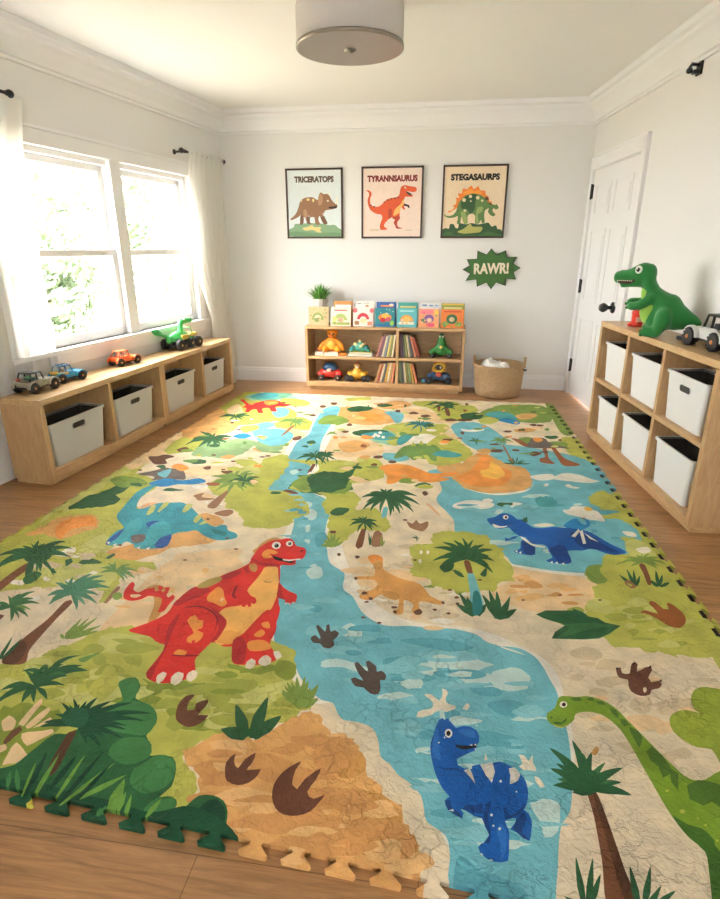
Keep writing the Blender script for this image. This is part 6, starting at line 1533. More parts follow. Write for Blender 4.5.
kbrown 1 -1232 4603 0 -13 -10 -6 -9 11 -8 9 8 16 11 -1
kbrown 1 -1241 3080 -11 -19 -19 -17 -32 16 -14 18 27 14 34 7
lime 1 133 4605 -11 -11 -6 -6 -8 8 -3 9 11 13 10 -4
dkgreen 1 -57 4232 3 -25 -40 -18 -42 15 24 33 12 38 31 -2
orange2 1 353 4256 -22 -20 -15 -3 -8 8 -5 23 15 19 22 -8
peach 1 -16 4875 -19 -12 -22 -9 -34 5 16 16 17 11 29 -6
foam 1 519 4975 -11 -9 -16 -9 -10 7 4 10 10 17 11 -5
palm3 1 -153 3984 -9 -25 -37 -13 -21 21 -27 17 42 16 32 4
mid 1 -1045 4388 -7 -11 -35 -13 -31 7 -3 17 27 18 40 -5
dkgreen 1 -620 4731 -2 -18 -5 -14 -7 14 -5 26 4 8 9 3
dkgreen 1 -39 3054 -17 -24 -35 -22 -35 22 9 28 24 19 24 6
peach 1 -201 4674 1 -11 -11 -17 -10 18 3 17 5 19 8 -15
brownr 1 -1242 2886 -15 -25 -29 -5 -19 4 -27 29 30 14 20 7
lime2 1 -803 4782 -1 -11 -5 -13 -7 17 -5 15 7 3 7 5
dkgreen 1 -1413 2779 -26 -20 -50 -12 -41 5 -5 19 29 17 36 -4
orange2 1 527 4738 -12 -26 -9 -8 -6 17 4 25 6 15 11 2
mid 1 -1638 3406 -14 -21 -28 -11 -37 6 -15 35 26 13 33 13
mid 1 634 3691 -36 -20 -36 -2 -43 -2 15 19 36 10 24 6
lime 1 339 4604 -13 -12 -34 -16 -23 11 9 15 14 10 45 3
orange2 1 512 4037 0 -15 -25 -5 -17 2 -8 23 26 10 23 8
brownr 1 -299 4790 -7 -23 -7 -8 -7 18 -6 21 8 31 11 -14
palm3 1 -81 4416 -28 -34 -21 -14 -23 26 1 26 19 22 34 -3
dkgreen 1 -1472 3218 2 -28 -39 -18 -53 12 -25 37 43 36 54 -6
mid 1 -1481 4163 7 -13 -27 -7 -17 8 4 11 7 6 18 5
peach 1 -773 4701 -5 -25 -19 0 -14 8 -8 23 14 11 18 14
palm3 1 -1528 3230 -12 -28 -30 -13 -47 19 -12 23 32 12 39 14
dkgreen 1 -864 2817 1 -11 -35 -15 -23 10 -1 16 7 14 48 -4
peach 1 -518 3249 -13 -17 -32 -22 -45 14 15 23 18 21 46 6
lime2 1 806 3858 -20 -24 -20 4 -18 3 10 16 14 25 31 -4
palm3 1 -6 4537 -3 -22 -15 -4 -18 9 4 24 11 17 20 -1
orange2 1 -1100 3203 11 -25 -34 3 -14 -2 -14 25 15 17 31 -3
peach 1 55 3822 0 -19 -38 -27 -27 26 5 28 15 5 39 7
orange 1 437 4495 -21 -18 -14 0 -15 -2 -6 20 21 13 23 -2
lime2 1 -300 3990 3 -36 -13 -19 -13 40 0 32 6 11 13 -8
mid 1 -151 4406 -8 -16 -13 -6 -13 9 -4 17 15 25 13 -4
lime 1 -1195 3327 5 -20 -19 1 -10 3 -21 23 17 8 17 -2
mid 1 -295 3886 -17 -26 -35 -11 -29 14 2 19 21 20 30 7
dkgreen 1 -1504 3539 -4 -31 -31 -7 -35 9 -6 37 14 13 32 13
brownr 1 -496 3678 -7 -33 -20 -5 -17 18 -3 26 9 33 18 -9
lime2 1 -1156 2945 -2 -16 -11 -5 -22 6 -1 19 10 9 23 -5
kbrown 1 228 4910 -1 -21 -15 -28 -10 25 -4 36 15 27 16 -22
lime 1 -25 3029 -14 -27 -36 -8 -33 3 -11 28 43 34 33 -14
orange 1 -334 4076 -3 -22 -28 1 -21 3 1 19 17 15 30 -6
lime2 1 -517 3341 -26 -32 -19 -15 -31 16 2 42 15 19 38 -6
palm3 1 -363 3292 -14 -16 -46 -3 -37 -1 12 14 19 12 29 5
orange 1 -446 3464 -6 -27 -20 -24 -43 23 4 37 30 20 31 -10
orange 1 -1389 4144 9 -25 -34 -1 -33 9 12 19 11 14 19 10
orange2 1 659 4933 -17 -12 -24 -6 -23 2 6 13 15 9 28 6
orange2 1 -160 3223 -26 -16 -19 -22 -33 17 9 26 17 17 35 -12
lime2 1 830 4885 -13 -18 -17 -9 -16 11 -3 25 24 10 21 13
peach 1 777 4288 -25 -34 -44 -13 -26 16 1 26 35 30 43 5
orange2 1 68 3856 -10 -27 -31 -17 -30 21 3 22 22 32 34 -7
kbrown 1 -1601 4078 4 -18 -8 -17 -14 18 -15 29 7 12 14 -3
mid 1 -1654 3735 -17 -13 -38 -10 -23 2 2 16 6 15 40 -4
dkgreen 1 -1689 3102 12 -23 -19 -16 -23 18 -31 20 19 25 31 -5
dkgreen 1 -470 3270 -9 -26 -34 0 -18 9 -2 19 16 27 21 -12
peach 1 -116 3106 3 -18 -29 -4 -9 4 -9 26 19 14 22 -6
lime 1 -1350 3227 -12 -9 -35 -16 -44 2 14 17 16 13 32 4
brownr 1 -1488 3692 -16 -18 -15 -9 -29 11 1 17 11 11 29 -2
lime2 1 -1242 3730 4 -16 -17 -5 -10 6 -16 26 10 21 21 -13
foam 1 -33 4104 -2 -16 -30 -14 -28 5 -19 31 43 26 31 -12
mid 1 372 3760 -2 -17 -14 -10 -5 18 3 14 5 21 8 -9
orange2 1 -467 3866 -17 -20 -38 -22 -23 15 2 25 14 30 41 -11
peach 1 -689 4396 -7 -17 -7 -17 -12 19 -7 22 10 24 12 -3
palm3 1 -1467 4081 4 -16 -8 -19 -12 20 -7 21 -2 19 17 -11
palm3 1 807 4254 -6 -23 -19 -15 -11 17 1 25 19 29 16 0
peach 1 0 4444 -6 -25 -41 -3 -22 7 -8 29 25 29 29 -4
dkgreen 1 -304 4758 -2 -18 -9 -10 -5 4 -3 34 3 31 13 -10
mid 1 -87 3596 -12 -15 -34 -14 -23 5 -13 19 35 12 24 12
orange 1 -660 3843 -7 -20 -20 4 -12 -1 -16 15 19 22 23 -11
lime2 1 -600 4359 -4 -37 -38 6 -41 -3 -7 31 32 42 46 -22
lime2 1 -389 3706 -7 -23 -10 -9 -13 20 -2 16 9 11 17 6
lime 1 -168 4355 -1 -7 -15 -5 -13 3 6 11 8 11 9 1
lime2 1 -107 3506 -3 -15 -37 -20 -24 15 10 25 12 8 26 2
kbrown 1 414 3712 -5 -27 -43 -13 -33 18 20 28 21 23 39 -4
"""
TRICERATOPS_PRINT = """
skyb 0 -509 568 1017 -4 13 -1129 -1050 3
pgreen 1 -533 -562 7 69 30 52 87 42 21 51 94 8 188 8 223 -5 148 -31 111 3 73 -55 64 -34 8 -111
pgreen2 1 -510 -562 22 69 152 17 187 -18 225 -18 223 16 149 -9 73 -60
pyel 1 -240 -417 113 25 76 29 36 -38 130 0 -19 -51 27 -43 -103 9 -55 34 -150 -8
pbrown 1 -469 -254 39 25 78 76 50 108 31 83 67 58 93 20 92 -6 81 -42 30 90 37 37 45 -30 64 3 45 -29 44 -74 54 -58 45 -25 0 -50 -74 -24 -64 -8 -55 -8 -47 -16 -28 -50 26 -59 45 -84 8 -26 -74 1 -26 76 -35 59 -29 -25 -1 -59 26 -59 -84 -3 -24 121 -75 1 -36 34 15 -118 46 -26 -84 0 -34 94 -46 17 6 -85 -20 -37 -47 4 25 152 -67 -33 -76 -34 -48 -13
pbrownd 1 -270 -196 55 -34 -3 -85 -24 -37 -43 4
pbrownd 1 102 -207 64 8 45 -68 26 -76 -74 1
pbrownd 1 -150 -231 56 8 -2 -92 27 -26 -75 0
pbrownl 1 82 133 47 41 35 -58 -21 -115 -56 -33 -20 67
pbrownl 1 -211 -112 47 16 25 -101 -39 -50 -35 67
pbrownl 1 130 -174 38 42 37 8 -47 -58 -20 -51
pyel 1 -153 70 32 30 36 -27 -32 -20
pyel 1 -43 66 27 27 17 -33 -26 -33
pyel 1 -261 55 28 13 -6 -33
pcream 0 390 -10 29 123 11 8 2 -123
pcream 0 265 161 25 27 6 -57
pdark 1 271 -50 82 3 64 12 -4 -33 -70 -13 -64 6
pcream 1 232 53 22 13 18 -17 -18 -16
pdark 1 247 53 13 3 -2 -13
"""
TYRANNOSAUR_PRINT = """
ppink 0 -529 568 1030 -1 18 -1143 -1045 -2
pshad 1 -425 -455 97 14 117 -6 -19 -27 -136 -3
pshad 1 232 -467 96 17 67 -5 -67 -21
porg 1 -476 213 48 3 47 -36 6 -43 -24 -52 0 -79 39 -53 87 -18 76 34 75 70 95 42 113 16 46 43 12 68 23 60 65 25 75 -18 75 -10 53 -18 5 -51 -55 -22 -76 15 -56 1 39 -44 85 -26 0 -18 -84 -2 -56 -5 -17 -77 10 -35 86 -36 -2 -43 -35 35 -57 9 20 -53 -28 -8 -49 44 -17 -87 -7 -106 -36 -71 11 -71 87 -27 -106 -5 -30 50 -20 54 9 53 -58 36 -57 -35 -67 -71 -8 -54 58 -36 -19 -14 -107 0 -10 86 37 107 -20 62 -96 19 -97 62 -49 89 -10 87 28 79 -13 43
porgd 1 7 -252 48 17 86 8 10 -35 -46 -71 15 -71 83 -27 -106 -5 -30 50 -29 54 27 44
porgd 1 -62 -119 57 17 2 -133 -57 -26
pyel2 1 164 -17 27 61 28 8 -2 -69 -51 -69 -18 -70 -46 -35 -67 -26 8 79 47 61
pdark 1 249 190 61 -18 57 -44 -56 1 -38 23
pdark 1 221 -14 47 -12 48 -18 2 -52 -39 35 -48 9
pdark 0 -159 13 28 17 6 -30
pdark 0 -103 47 34 22 1 -40
pdark 0 -37 69 28 17 5 -40
pdark 0 26 80 32 17 6 -40
pdark 0 86 85 33 29 -4 -43
pdark 0 -341 -47 39 -9 -29 -22
pdark 0 -398 -20 25 -12 -16 -23
pcream 1 214 250 14 22 27 -14 -11 -25
pdark 1 227 255 13 7 4 -17
"""
STEGOSAUR_PRINT = """
pbeige 0 -554 570 1044 -2 20 -1149 -1052 2
psdk 1 -542 -579 -5 101 61 45 68 -9 16 72 67 0 32 -55 48 -9 24 81 116 -18 93 21 116 -22 112 17 75 8 61 -63 74 18 33 -63 57 -9 4 -117
psd2 1 -507 -579 16 64 115 18 60 -55 154 9 305 -1 111 45 153 -19 80 -63
pso 1 -422 -172 -20 27 56 8 45 53 -30 27 55 26 6 79 -21 26 66 0 -23 70 66 -1 18 78 72 -10 71 55 50 -56 71 47 42 -66 84 -10 14 -61 49 -35 24 -70 47 -18 -24 -52 -77 36 -248 72 -218 -120
pso2 1 -199 143 68 51 73 16 59 -35 73 16 60 -52 -73 -26 -114 19 -92 -16
psg 1 -517 -193 50 -33 95 9 63 62 32 106 43 87 89 69 111 30 113 -15 96 -45 80 -79 77 -36 39 -18 27 18 42 -62 -45 -26 -48 18 -5 -53 50 -44 -25 -35 -58 18 -51 62 14 53 -63 -35 -12 -88 17 -107 -46 -14 -23 50 -34 -54 -66 1 -8 125 -69 36 -63 -44 7 -108 -66 -12 -15 94 -39 18 -13 -108 -57 -3 12 120 -66 -17 -95 -9 -68 28
psdk 1 -215 20 89 87 92 25 95 -19 -31 -95 -10 -141 -71 -70 -61 71 -95 19
psl 1 58 -123 53 44 57 -10 -14 -70 -71 -53 26 -107 -26 -35 -30 18
psl 1 -222 -174 37 18 49 -36 34 -90 5 -71 -57 -4
pscream 1 -35 92 -13 -24 -31 0 -16 25 14 24 30 -1
pscream 1 -140 34 -15 -28 -34 1 -19 28 16 27 34 -1
pscream 1 97 70 -15 -28 -33 1 -19 28 15 26 34 0
pscream 1 168 20 -10 -18 -23 0 -12 19 10 18 23 -1
pscream 1 -36 15 -8 -15 -19 0 -10 16 8 15 19 -1
pscream 1 -122 -143 -12 -21 -26 0 -15 22 12 21 27 0
psd3 1 187 42 25 44 38 -22 3 -40
psd3 1 267 -28 36 12 3 -35
psy 1 -261 -497 112 54 109 86 41 -51 171 -10 -22 -81 -104 -17 -133 -9 -76 0
"""
BURST_PRINT = """
rdark 0 -21 360 102 -107 156 75 29 -116 180 2 -56 -114 136 -77 -117 -77 54 -128 -180 14 3 -130 -180 62 -85 -127 -91 125 -169 -79 -19 130 -195 -24 75 125 -144 75 129 72 -64 108 188 7 -2 145 171 -68
rgreen 0 -19 339 97 -104 148 72 30 -111 166 4 -50 -101 129 -76 -111 -70 49 -116 -171 9 1 -122 -166 55 -82 -116 -88 114 -163 -72 -15 123 -182 -24 69 116 -133 69 119 67 -61 98 176 8 0 137 158 -64
"""

S = bpy.context.scene
C = S.collection
RND = random.Random(11)

# ------------------------------------------------------------------ materials
def lin(c):
    if isinstance(c, str):
        c = c.lstrip('#'); c = [int(c[i:i+2], 16)/255 for i in (0, 2, 4)]
    return tuple((v/12.92 if v <= .04045 else ((v+.055)/1.055)**2.4) for v in c) + (1.,)
_M = {}
def M(name, col, rough=.5, var=.06, scale=30., bump=0., metal=0., stretch=(1, 1, 1), bscale=None, spec=.5, sheen=0.):
    """plain principled surface with a little procedural mottling and bump"""
    if name in _M: return _M[name]
    m = bpy.data.materials.new(name); m.use_nodes = True
    nt = m.node_tree; N = nt.nodes; L = nt.links; b = N['Principled BSDF']
    tc = N.new('ShaderNodeTexCoord'); mp = N.new('ShaderNodeMapping'); mp.inputs['Scale'].default_value = stretch
    L.new(tc.outputs['Object'], mp.inputs['Vector'])
    no = N.new('ShaderNodeTexNoise'); no.inputs['Scale'].default_value = scale; no.inputs['Detail'].default_value = 5
    L.new(mp.outputs[0], no.inputs['Vector'])
    c = lin(col); mx = N.new('ShaderNodeMix'); mx.data_type = 'RGBA'
    mx.inputs['A'].default_value = tuple(v*(1-var) for v in c[:3])+(1,); mx.inputs['B'].default_value = tuple(min(1, v*(1+var)) for v in c[:3])+(1,)
    L.new(no.outputs['Fac'], mx.inputs['Factor']); L.new(mx.outputs['Result'], b.inputs['Base Color'])
    b.inputs['Roughness'].default_value = rough; b.inputs['Metallic'].default_value = metal
    b.inputs['Specular IOR Level'].default_value = spec
    if sheen: b.inputs['Sheen Weight'].default_value = sheen
    if bump:
        bp = N.new('ShaderNodeBump'); bp.inputs['Strength'].default_value = bump; bp.inputs['Distance'].default_value = .003
        n2 = no
        if bscale:
            n2 = N.new('ShaderNodeTexNoise'); n2.inputs['Scale'].default_value = bscale; n2.inputs['Detail'].default_value = 3; L.new(mp.outputs[0], n2.inputs['Vector'])
        L.new(n2.outputs['Fac'], bp.inputs['Height']); L.new(bp.outputs[0], b.inputs['Normal'])
    _M[name] = m; return m

def wood(name, c1, c2, stretch, rough=.45):
    if name in _M: return _M[name]
    m = bpy.data.materials.new(name); m.use_nodes = True
    nt = m.node_tree; N = nt.nodes; L = nt.links; b = N['Principled BSDF']
    tc = N.new('ShaderNodeTexCoord'); mp = N.new('ShaderNodeMapping'); mp.inputs['Scale'].default_value = stretch
    L.new(tc.outputs['Object'], mp.inputs['Vector'])
    no = N.new('ShaderNodeTexNoise'); no.inputs['Scale'].default_value = 9; no.inputs['Detail'].default_value = 8; no.inputs['Roughness'].default_value = .65; no.inputs['Distortion'].default_value = .6
    L.new(mp.outputs[0], no.inputs['Vector'])
    r = N.new('ShaderNodeValToRGB'); r.color_ramp.elements[0].position = .3; r.color_ramp.elements[0].color = lin(c1); r.color_ramp.elements[1].position = .72; r.color_ramp.elements[1].color = lin(c2)
    L.new(no.outputs['Fac'], r.inputs[0]); L.new(r.outputs[0], b.inputs['Base Color'])
    b.inputs['Roughness'].default_value = rough
    bp = N.new('ShaderNodeBump'); bp.inputs['Strength'].default_value = .08; bp.inputs['Distance'].default_value = .002
    L.new(no.outputs['Fac'], bp.inputs['Height']); L.new(bp.outputs[0], b.inputs['Normal'])
    _M[name] = m; return m

def floor_mat():
    m = bpy.data.materials.new('plank_floor'); m.use_nodes = True
    nt = m.node_tree; N = nt.nodes; L = nt.links; b = N['Principled BSDF']
    tc = N.new('ShaderNodeTexCoord'); mp = N.new('ShaderNodeMapping'); L.new(tc.outputs['Object'], mp.inputs['Vector'])
    br = N.new('ShaderNodeTexBrick'); br.inputs['Scale'].default_value = 1; br.inputs['Brick Width'].default_value = 1.35; br.inputs['Row Height'].default_value = .17
    br.inputs['Mortar Size'].default_value = .0012; br.inputs['Mortar Smooth'].default_value = .2; br.offset = .37
    br.inputs['Color1'].default_value = lin('#b98c5e'); br.inputs['Color2'].default_value = lin('#a67b4f'); br.inputs['Mortar'].default_value = lin('#73502f')
    L.new(mp.outputs[0], br.inputs['Vector'])
    mg = N.new('ShaderNodeMapping'); mg.inputs['Scale'].default_value = (1.6, 22, 1); L.new(tc.outputs['Object'], mg.inputs['Vector'])
    no = N.new('ShaderNodeTexNoise'); no.inputs['Scale'].default_value = 2.2; no.inputs['Detail'].default_value = 9; no.inputs['Roughness'].default_value = .68; no.inputs['Distortion'].default_value = 1.1
    L.new(mg.outputs[0], no.inputs['Vector'])
    r = N.new('ShaderNodeValToRGB'); r.color_ramp.elements[0].position = .32; r.color_ramp.elements[0].color = (.42, .38, .34, 1); r.color_ramp.elements[1].position = .62; r.color_ramp.elements[1].color = (1.08, 1.06, 1.04, 1)
    L.new(no.outputs['Fac'], r.inputs[0])
    mx = N.new('ShaderNodeMix'); mx.data_type = 'RGBA'; mx.blend_type = 'MULTIPLY'; mx.inputs['Factor'].default_value = .8
    L.new(br.outputs['Color'], mx.inputs['A']); L.new(r.outputs[0], mx.inputs['B']); L.new(mx.outputs['Result'], b.inputs['Base Color'])
    b.inputs['Roughness'].default_value = .36
    bp = N.new('ShaderNodeBump'); bp.inputs['Strength'].default_value = .12; bp.inputs['Distance'].default_value = .002
    L.new(no.outputs['Fac'], bp.inputs['Height']); L.new(bp.outputs[0], b.inputs['Normal'])
    return m

def print_mat(name, foam):
    """printed colour (per-face colour attribute) on foam or paper"""
    m = bpy.data.materials.new(name); m.use_nodes = True
    nt = m.node_tree; N = nt.nodes; L = nt.links; b = N['Principled BSDF']
    at = N.new('ShaderNodeAttribute'); at.attribute_name = 'print'
    b.inputs['Roughness'].default_value = .6
    tc = N.new('ShaderNodeTexCoord')
    n1 = N.new('ShaderNodeTexNoise'); n1.inputs['Scale'].default_value = 9 if foam else 40; n1.inputs['Detail'].default_value = 6; L.new(tc.outputs['Object'], n1.inputs['Vector'])
    r = N.new('ShaderNodeValToRGB'); r.color_ramp.elements[0].position = .3; r.color_ramp.elements[0].color = (.8, .8, .79, 1) if foam else (.96, .96, .96, 1); r.color_ramp.elements[1].position = .7; r.color_ramp.elements[1].color = (1.14, 1.13, 1.1, 1) if foam else (1.02, 1.02, 1.02, 1)
    L.new(n1.outputs['Fac'], r.inputs[0])
    mx = N.new('ShaderNodeMix'); mx.data_type = 'RGBA'; mx.blend_type = 'MULTIPLY'; mx.inputs['Factor'].default_value = 1
    L.new(at.outputs['Color'], mx.inputs['A']); L.new(r.outputs[0], mx.inputs['B'])
    L.new(mx.outputs['Result'], b.inputs['Base Color'])
    if foam:
        # wrinkled, crackled foam surface
        nd = N.new('ShaderNodeTexNoise'); nd.inputs['Scale'].default_value = 14; nd.inputs['Detail'].default_value = 4; L.new(tc.outputs['Object'], nd.inputs['Vector'])
        ad = N.new('ShaderNodeMixRGB'); ad.blend_type = 'ADD'; ad.inputs[0].default_value = .12
        L.new(tc.outputs['Object'], ad.inputs[1]); L.new(nd.outputs['Color'], ad.inputs[2])
        vo = N.new('ShaderNodeTexVoronoi'); vo.feature = 'DISTANCE_TO_EDGE'; vo.inputs['Scale'].default_value = 15; L.new(ad.outputs[0], vo.inputs['Vector'])
        cr = N.new('ShaderNodeValToRGB'); cr.color_ramp.elements[0].position = 0; cr.color_ramp.elements[1].position = .05; L.new(vo.outputs['Distance'], cr.inputs[0])
        # cracks only in patches
        nm = N.new('ShaderNodeTexNoise'); nm.inputs['Scale'].default_value = 5; L.new(tc.outputs['Object'], nm.inputs['Vector'])
        mr = N.new('ShaderNodeMapRange'); mr.inputs[1].default_value = .44; mr.inputs[2].default_value = .62; L.new(nm.outputs['Fac'], mr.inputs[0])
        ck = N.new('ShaderNodeMix'); ck.data_type = 'FLOAT'; ck.inputs['A'].default_value = 1
        L.new(mr.outputs[0], ck.inputs['Factor']); L.new(cr.outputs[0], ck.inputs['B'])
        n3 = N.new('ShaderNodeTexNoise'); n3.inputs['Scale'].default_value = 45; n3.inputs['Detail'].default_value = 5; n3.inputs['Distortion'].default_value = .8; L.new(tc.outputs['Object'], n3.inputs['Vector'])
        mu = N.new('ShaderNodeMath'); mu.operation = 'MULTIPLY_ADD'; mu.inputs[1].default_value = 1.7; L.new(n3.outputs['Fac'], mu.inputs[0]); L.new(ck.outputs['Result'], mu.inputs[2])
        bp = N.new('ShaderNodeBump'); bp.inputs['Strength'].default_value = .8; bp.inputs['Distance'].default_value = .009
        L.new(mu.outputs[0], bp.inputs['Height']); L.new(bp.outputs[0], b.inputs['Normal'])
        dk = N.new('ShaderNodeMapRange'); dk.inputs[3].default_value = .84; dk.inputs[4].default_value = 1; L.new(ck.outputs['Result'], dk.inputs[0])
        m2 = N.new('ShaderNodeMix'); m2.data_type = 'RGBA'; m2.blend_type = 'MULTIPLY'; m2.inputs['Factor'].default_value = 1
        L.new(mx.outputs['Result'], m2.inputs['A']); L.new(dk.outputs[0], m2.inputs['B']); L.new(m2.outputs['Result'], b.inputs['Base Color'])
        b.inputs['Roughness'].default_value = .72
        b.inputs['Specular IOR Level'].default_value = .2
    return m

WALL = M('wall_paint', '#eae9e7', .8, .01, 3)
CEIL = M('ceiling_paint', '#f5f5f4', .85, .01, 3)
TRIM = M('white_trim_paint', '#f2f2f3', .45, .01, 3)
OAK = wood('light_oak_lengthwise', '#b68f62', '#cfae80', (6, 1, 6))
OAKT = wood('satin_oak_top', '#bf996b', '#d8b98c', (6, 1, 6), .27)
OAKV = wood('light_oak_upright', '#b08a5e', '#c8a678', (6, 6, 1))
OAKX = wood('light_oak_crosswise', '#b68f62', '#cfae80', (1, 6, 6))
BINW = M('white_plastic_bin', '#e6e6e4', .45, .01, 5)
BING = M('pale_grey_plastic_bin', '#c4c2bc', .5, .02, 5)
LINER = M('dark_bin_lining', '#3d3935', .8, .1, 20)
BLACK = M('black_metal', '#17161a', .4, .05, 20)
RUBBER = M('black_rubber', '#1d1b1c', .6, .1, 40, .2)

# ------------------------------------------------------------------ geometry helpers
class G:
    def __init__(s): s.bm = bmesh.new(); s.mats = []
    def mi(s, m):
        if m not in s.mats: s.mats.append(m)
        return s.mats.index(m)
    def _tag(s, faces, m, smooth=False):
        i = s.mi(m)
        for f in faces: f.material_index = i; f.smooth = smooth
    def mesh_in(s, verts, faces, m, mat=None, smooth=False):
        vs = [s.bm.verts.new(mat @ Vector(v) if mat else v) for v in verts]
        fs = []
        for f in faces:
            try: fs.append(s.bm.faces.new([vs[i] for i in f]))
            except ValueError: pass
        s._tag(fs, m, smooth); return s
    def box(s, lo, hi, m, bev=0., mat=None):
        t = bmesh.new(); bmesh.ops.create_cube(t, size=1)
        c = [(a+b)/2 for a, b in zip(lo, hi)]; d = [abs(b-a) for a, b in zip(lo, hi)]
        for v in t.verts: v.co = Vector((c[0]+v.co.x*d[0], c[1]+v.co.y*d[1], c[2]+v.co.z*d[2]))
        if bev: bmesh.ops.bevel(t, geom=t.edges[:], offset=min(bev, min(d)*.45), segments=2, affect='EDGES', profile=.5)
        return s.take(t, m, mat)
    def take(s, t, m, mat=None, smooth=False):
        t.verts.ensure_lookup_table(); t.verts.index_update()
        s.mesh_in([v.co.copy() for v in t.verts], [[v.index for v in f.verts] for f in t.faces], m, mat, smooth); t.free(); return s
    def lathe(s, prof, m, seg=32, mat=None, smooth=True, axis='z'):
        V = []; F = []; n = len(prof)
        for i in range(seg):
            a = 2*pi*i/seg
            for r, z in prof:
                p = (r*cos(a), r*sin(a), z)
                if axis == 'x': p = (z, r*cos(a), r*sin(a))
                if axis == 'y': p = (r*sin(a), z, r*cos(a))
                V.append(p)
        for i in range(seg):
            j = (i+1) % seg
            for k in range(n-1): F.append((i*n+k, j*n+k, j*n+k+1, i*n+k+1))
        if prof[0][0] > 1e-6: F.append([i*n for i in range(seg)][::-1])
        if prof[-1][0] > 1e-6: F.append([i*n+n-1 for i in range(seg)])
        t = bmesh.new(); vs = [t.verts.new(v) for v in V]
        for f in F: t.faces.new([vs[i] for i in f])
        bmesh.ops.remove_doubles(t, verts=t.verts, dist=1e-6)
        bmesh.ops.recalc_face_normals(t, faces=t.faces)
        s.take(t, m, mat, smooth); return s
    def ell(s, c, r, m, mat=None, seg=20):
        t = bmesh.new(); bmesh.ops.create_uvsphere(t, u_segments=seg, v_segments=max(8, seg//2), radius=1)
        for v in t.verts: v.co = Vector((c[0]+v.co.x*r[0], c[1]+v.co.y*r[1], c[2]+v.co.z*r[2]))
        return s.take(t, m, mat, True)
    def tube(s, pts, r, m, seg=10, closed=False, mat=None):
        pts = [Vector(p) for p in pts]; n = len(pts); V = []; F = []
        up = Vector((0, 0, 1))
        for i, p in enumerate(pts):
            a = pts[i-1] if (i or closed) else p; b = pts[(i+1) % n] if (i < n-1 or closed) else p
            d = (b-a).normalized(); x = d.cross(up)
            if x.length < 1e-3: x = d.cross(Vector((1, 0, 0)))
            x.normalize(); y = x.cross(d)
            rr = r[i] if isinstance(r, (list, tuple)) else r
            for k in range(seg): V.append(p+x*(rr*cos(2*pi*k/seg))+y*(rr*sin(2*pi*k/seg)))
        for i in range(n if closed else n-1):
            j = (i+1) % n
            for k in range(seg): F.append((i*seg+k, i*seg+(k+1) % seg, j*seg+(k+1) % seg, j*seg+k))
        if not closed: F.append(list(range(seg))[::-1]); F.append([(n-1)*seg+k for k in range(seg)])
        t = bmesh.new(); vs = [t.verts.new(v) for v in V]
        for f in F: t.faces.new([vs[i] for i in f])
        bmesh.ops.recalc_face_normals(t, faces=t.faces)
        return s.take(t, m, mat, True)
    def prism(s, poly, a, b, m, plane='xy', mat=None, bev=0.):
        """polygon extruded between a and b along the axis missing from plane"""
        def P(u, v, w): return {'xy': (u, v, w), 'xz': (u, w, v), 'yz': (w, u, v)}[plane]
        t = bmesh.new(); n = len(poly)
        lo = [t.verts.new(P(u, v, a)) for u, v in poly]; hi = [t.verts.new(P(u, v, b)) for u, v in poly]
        t.faces.new(lo); t.faces.new(hi)
        for i in range(n): t.faces.new((lo[i], lo[(i+1) % n], hi[(i+1) % n], hi[i]))
        bmesh.ops.recalc_face_normals(t, faces=t.faces)
        if bev: bmesh.ops.bevel(t, geom=t.edges[:], offset=bev, segments=2, affect='EDGES', profile=.5)
        bmesh.ops.triangulate(t, faces=[f for f in t.faces if len(f.verts) > 4])
        return s.take(t, m, mat)

def obj(name, g, parent=None, loc=None, rot=None):
    me = bpy.data.meshes.new(name); g.bm.normal_update(); g.bm.to_mesh(me); g.bm.free()
    for m in g.mats: me.materials.append(m)
    o = bpy.data.objects.new(name, me); C.objects.link(o)
    if parent: o.parent = parent
    if loc: o.location = loc
    if rot: o.rotation_euler = rot
    return o
def tag(o, label, cat, group=None):
    o['label'] = label; o['category'] = cat
    if group: o['group'] = group
    return o
def thing(name, label, cat, loc=(0, 0, 0), rz=0., group=None):
    o = bpy.data.objects.new(name, None); C.objects.link(o); o.location = loc; o.rotation_euler = (0, 0, rz); o.empty_display_size = .05
    return tag(o, label, cat, group)
def struct(o):
    o['kind'] = 'structure'; return o
def dup(root, loc, rz, label, group=None):
    r = root.copy(); C.objects.link(r); r.location = loc; r.rotation_euler = (0, 0, rz); r['label'] = label
    if group: r['group'] = group
    for ch in list(root.children):
        c = ch.copy(); C.objects.link(c); c.parent = r
        for g in list(ch.children):
            d = g.copy(); C.objects.link(d); d.parent = c
    return r
class Frame:
    def __init__(s, x, y, deg): s.x, s.y, s.a = x, y, radians(deg)
    def at(s, x, y, z=0.): return (s.x+x*cos(s.a)-y*sin(s.a), s.y+x*sin(s.a)+y*cos(s.a), z)
FL = Frame(-2.15, 5.64, -7.5)      # window wall: x into the room, y away from the viewer
FR = Frame(1.17, 5.63, 5.5)        # door wall: x out of the room
BN = Frame(-1.98, 5.05, -5.2)      # front edge of the bench
YB = 5.64; ZC = 2.46

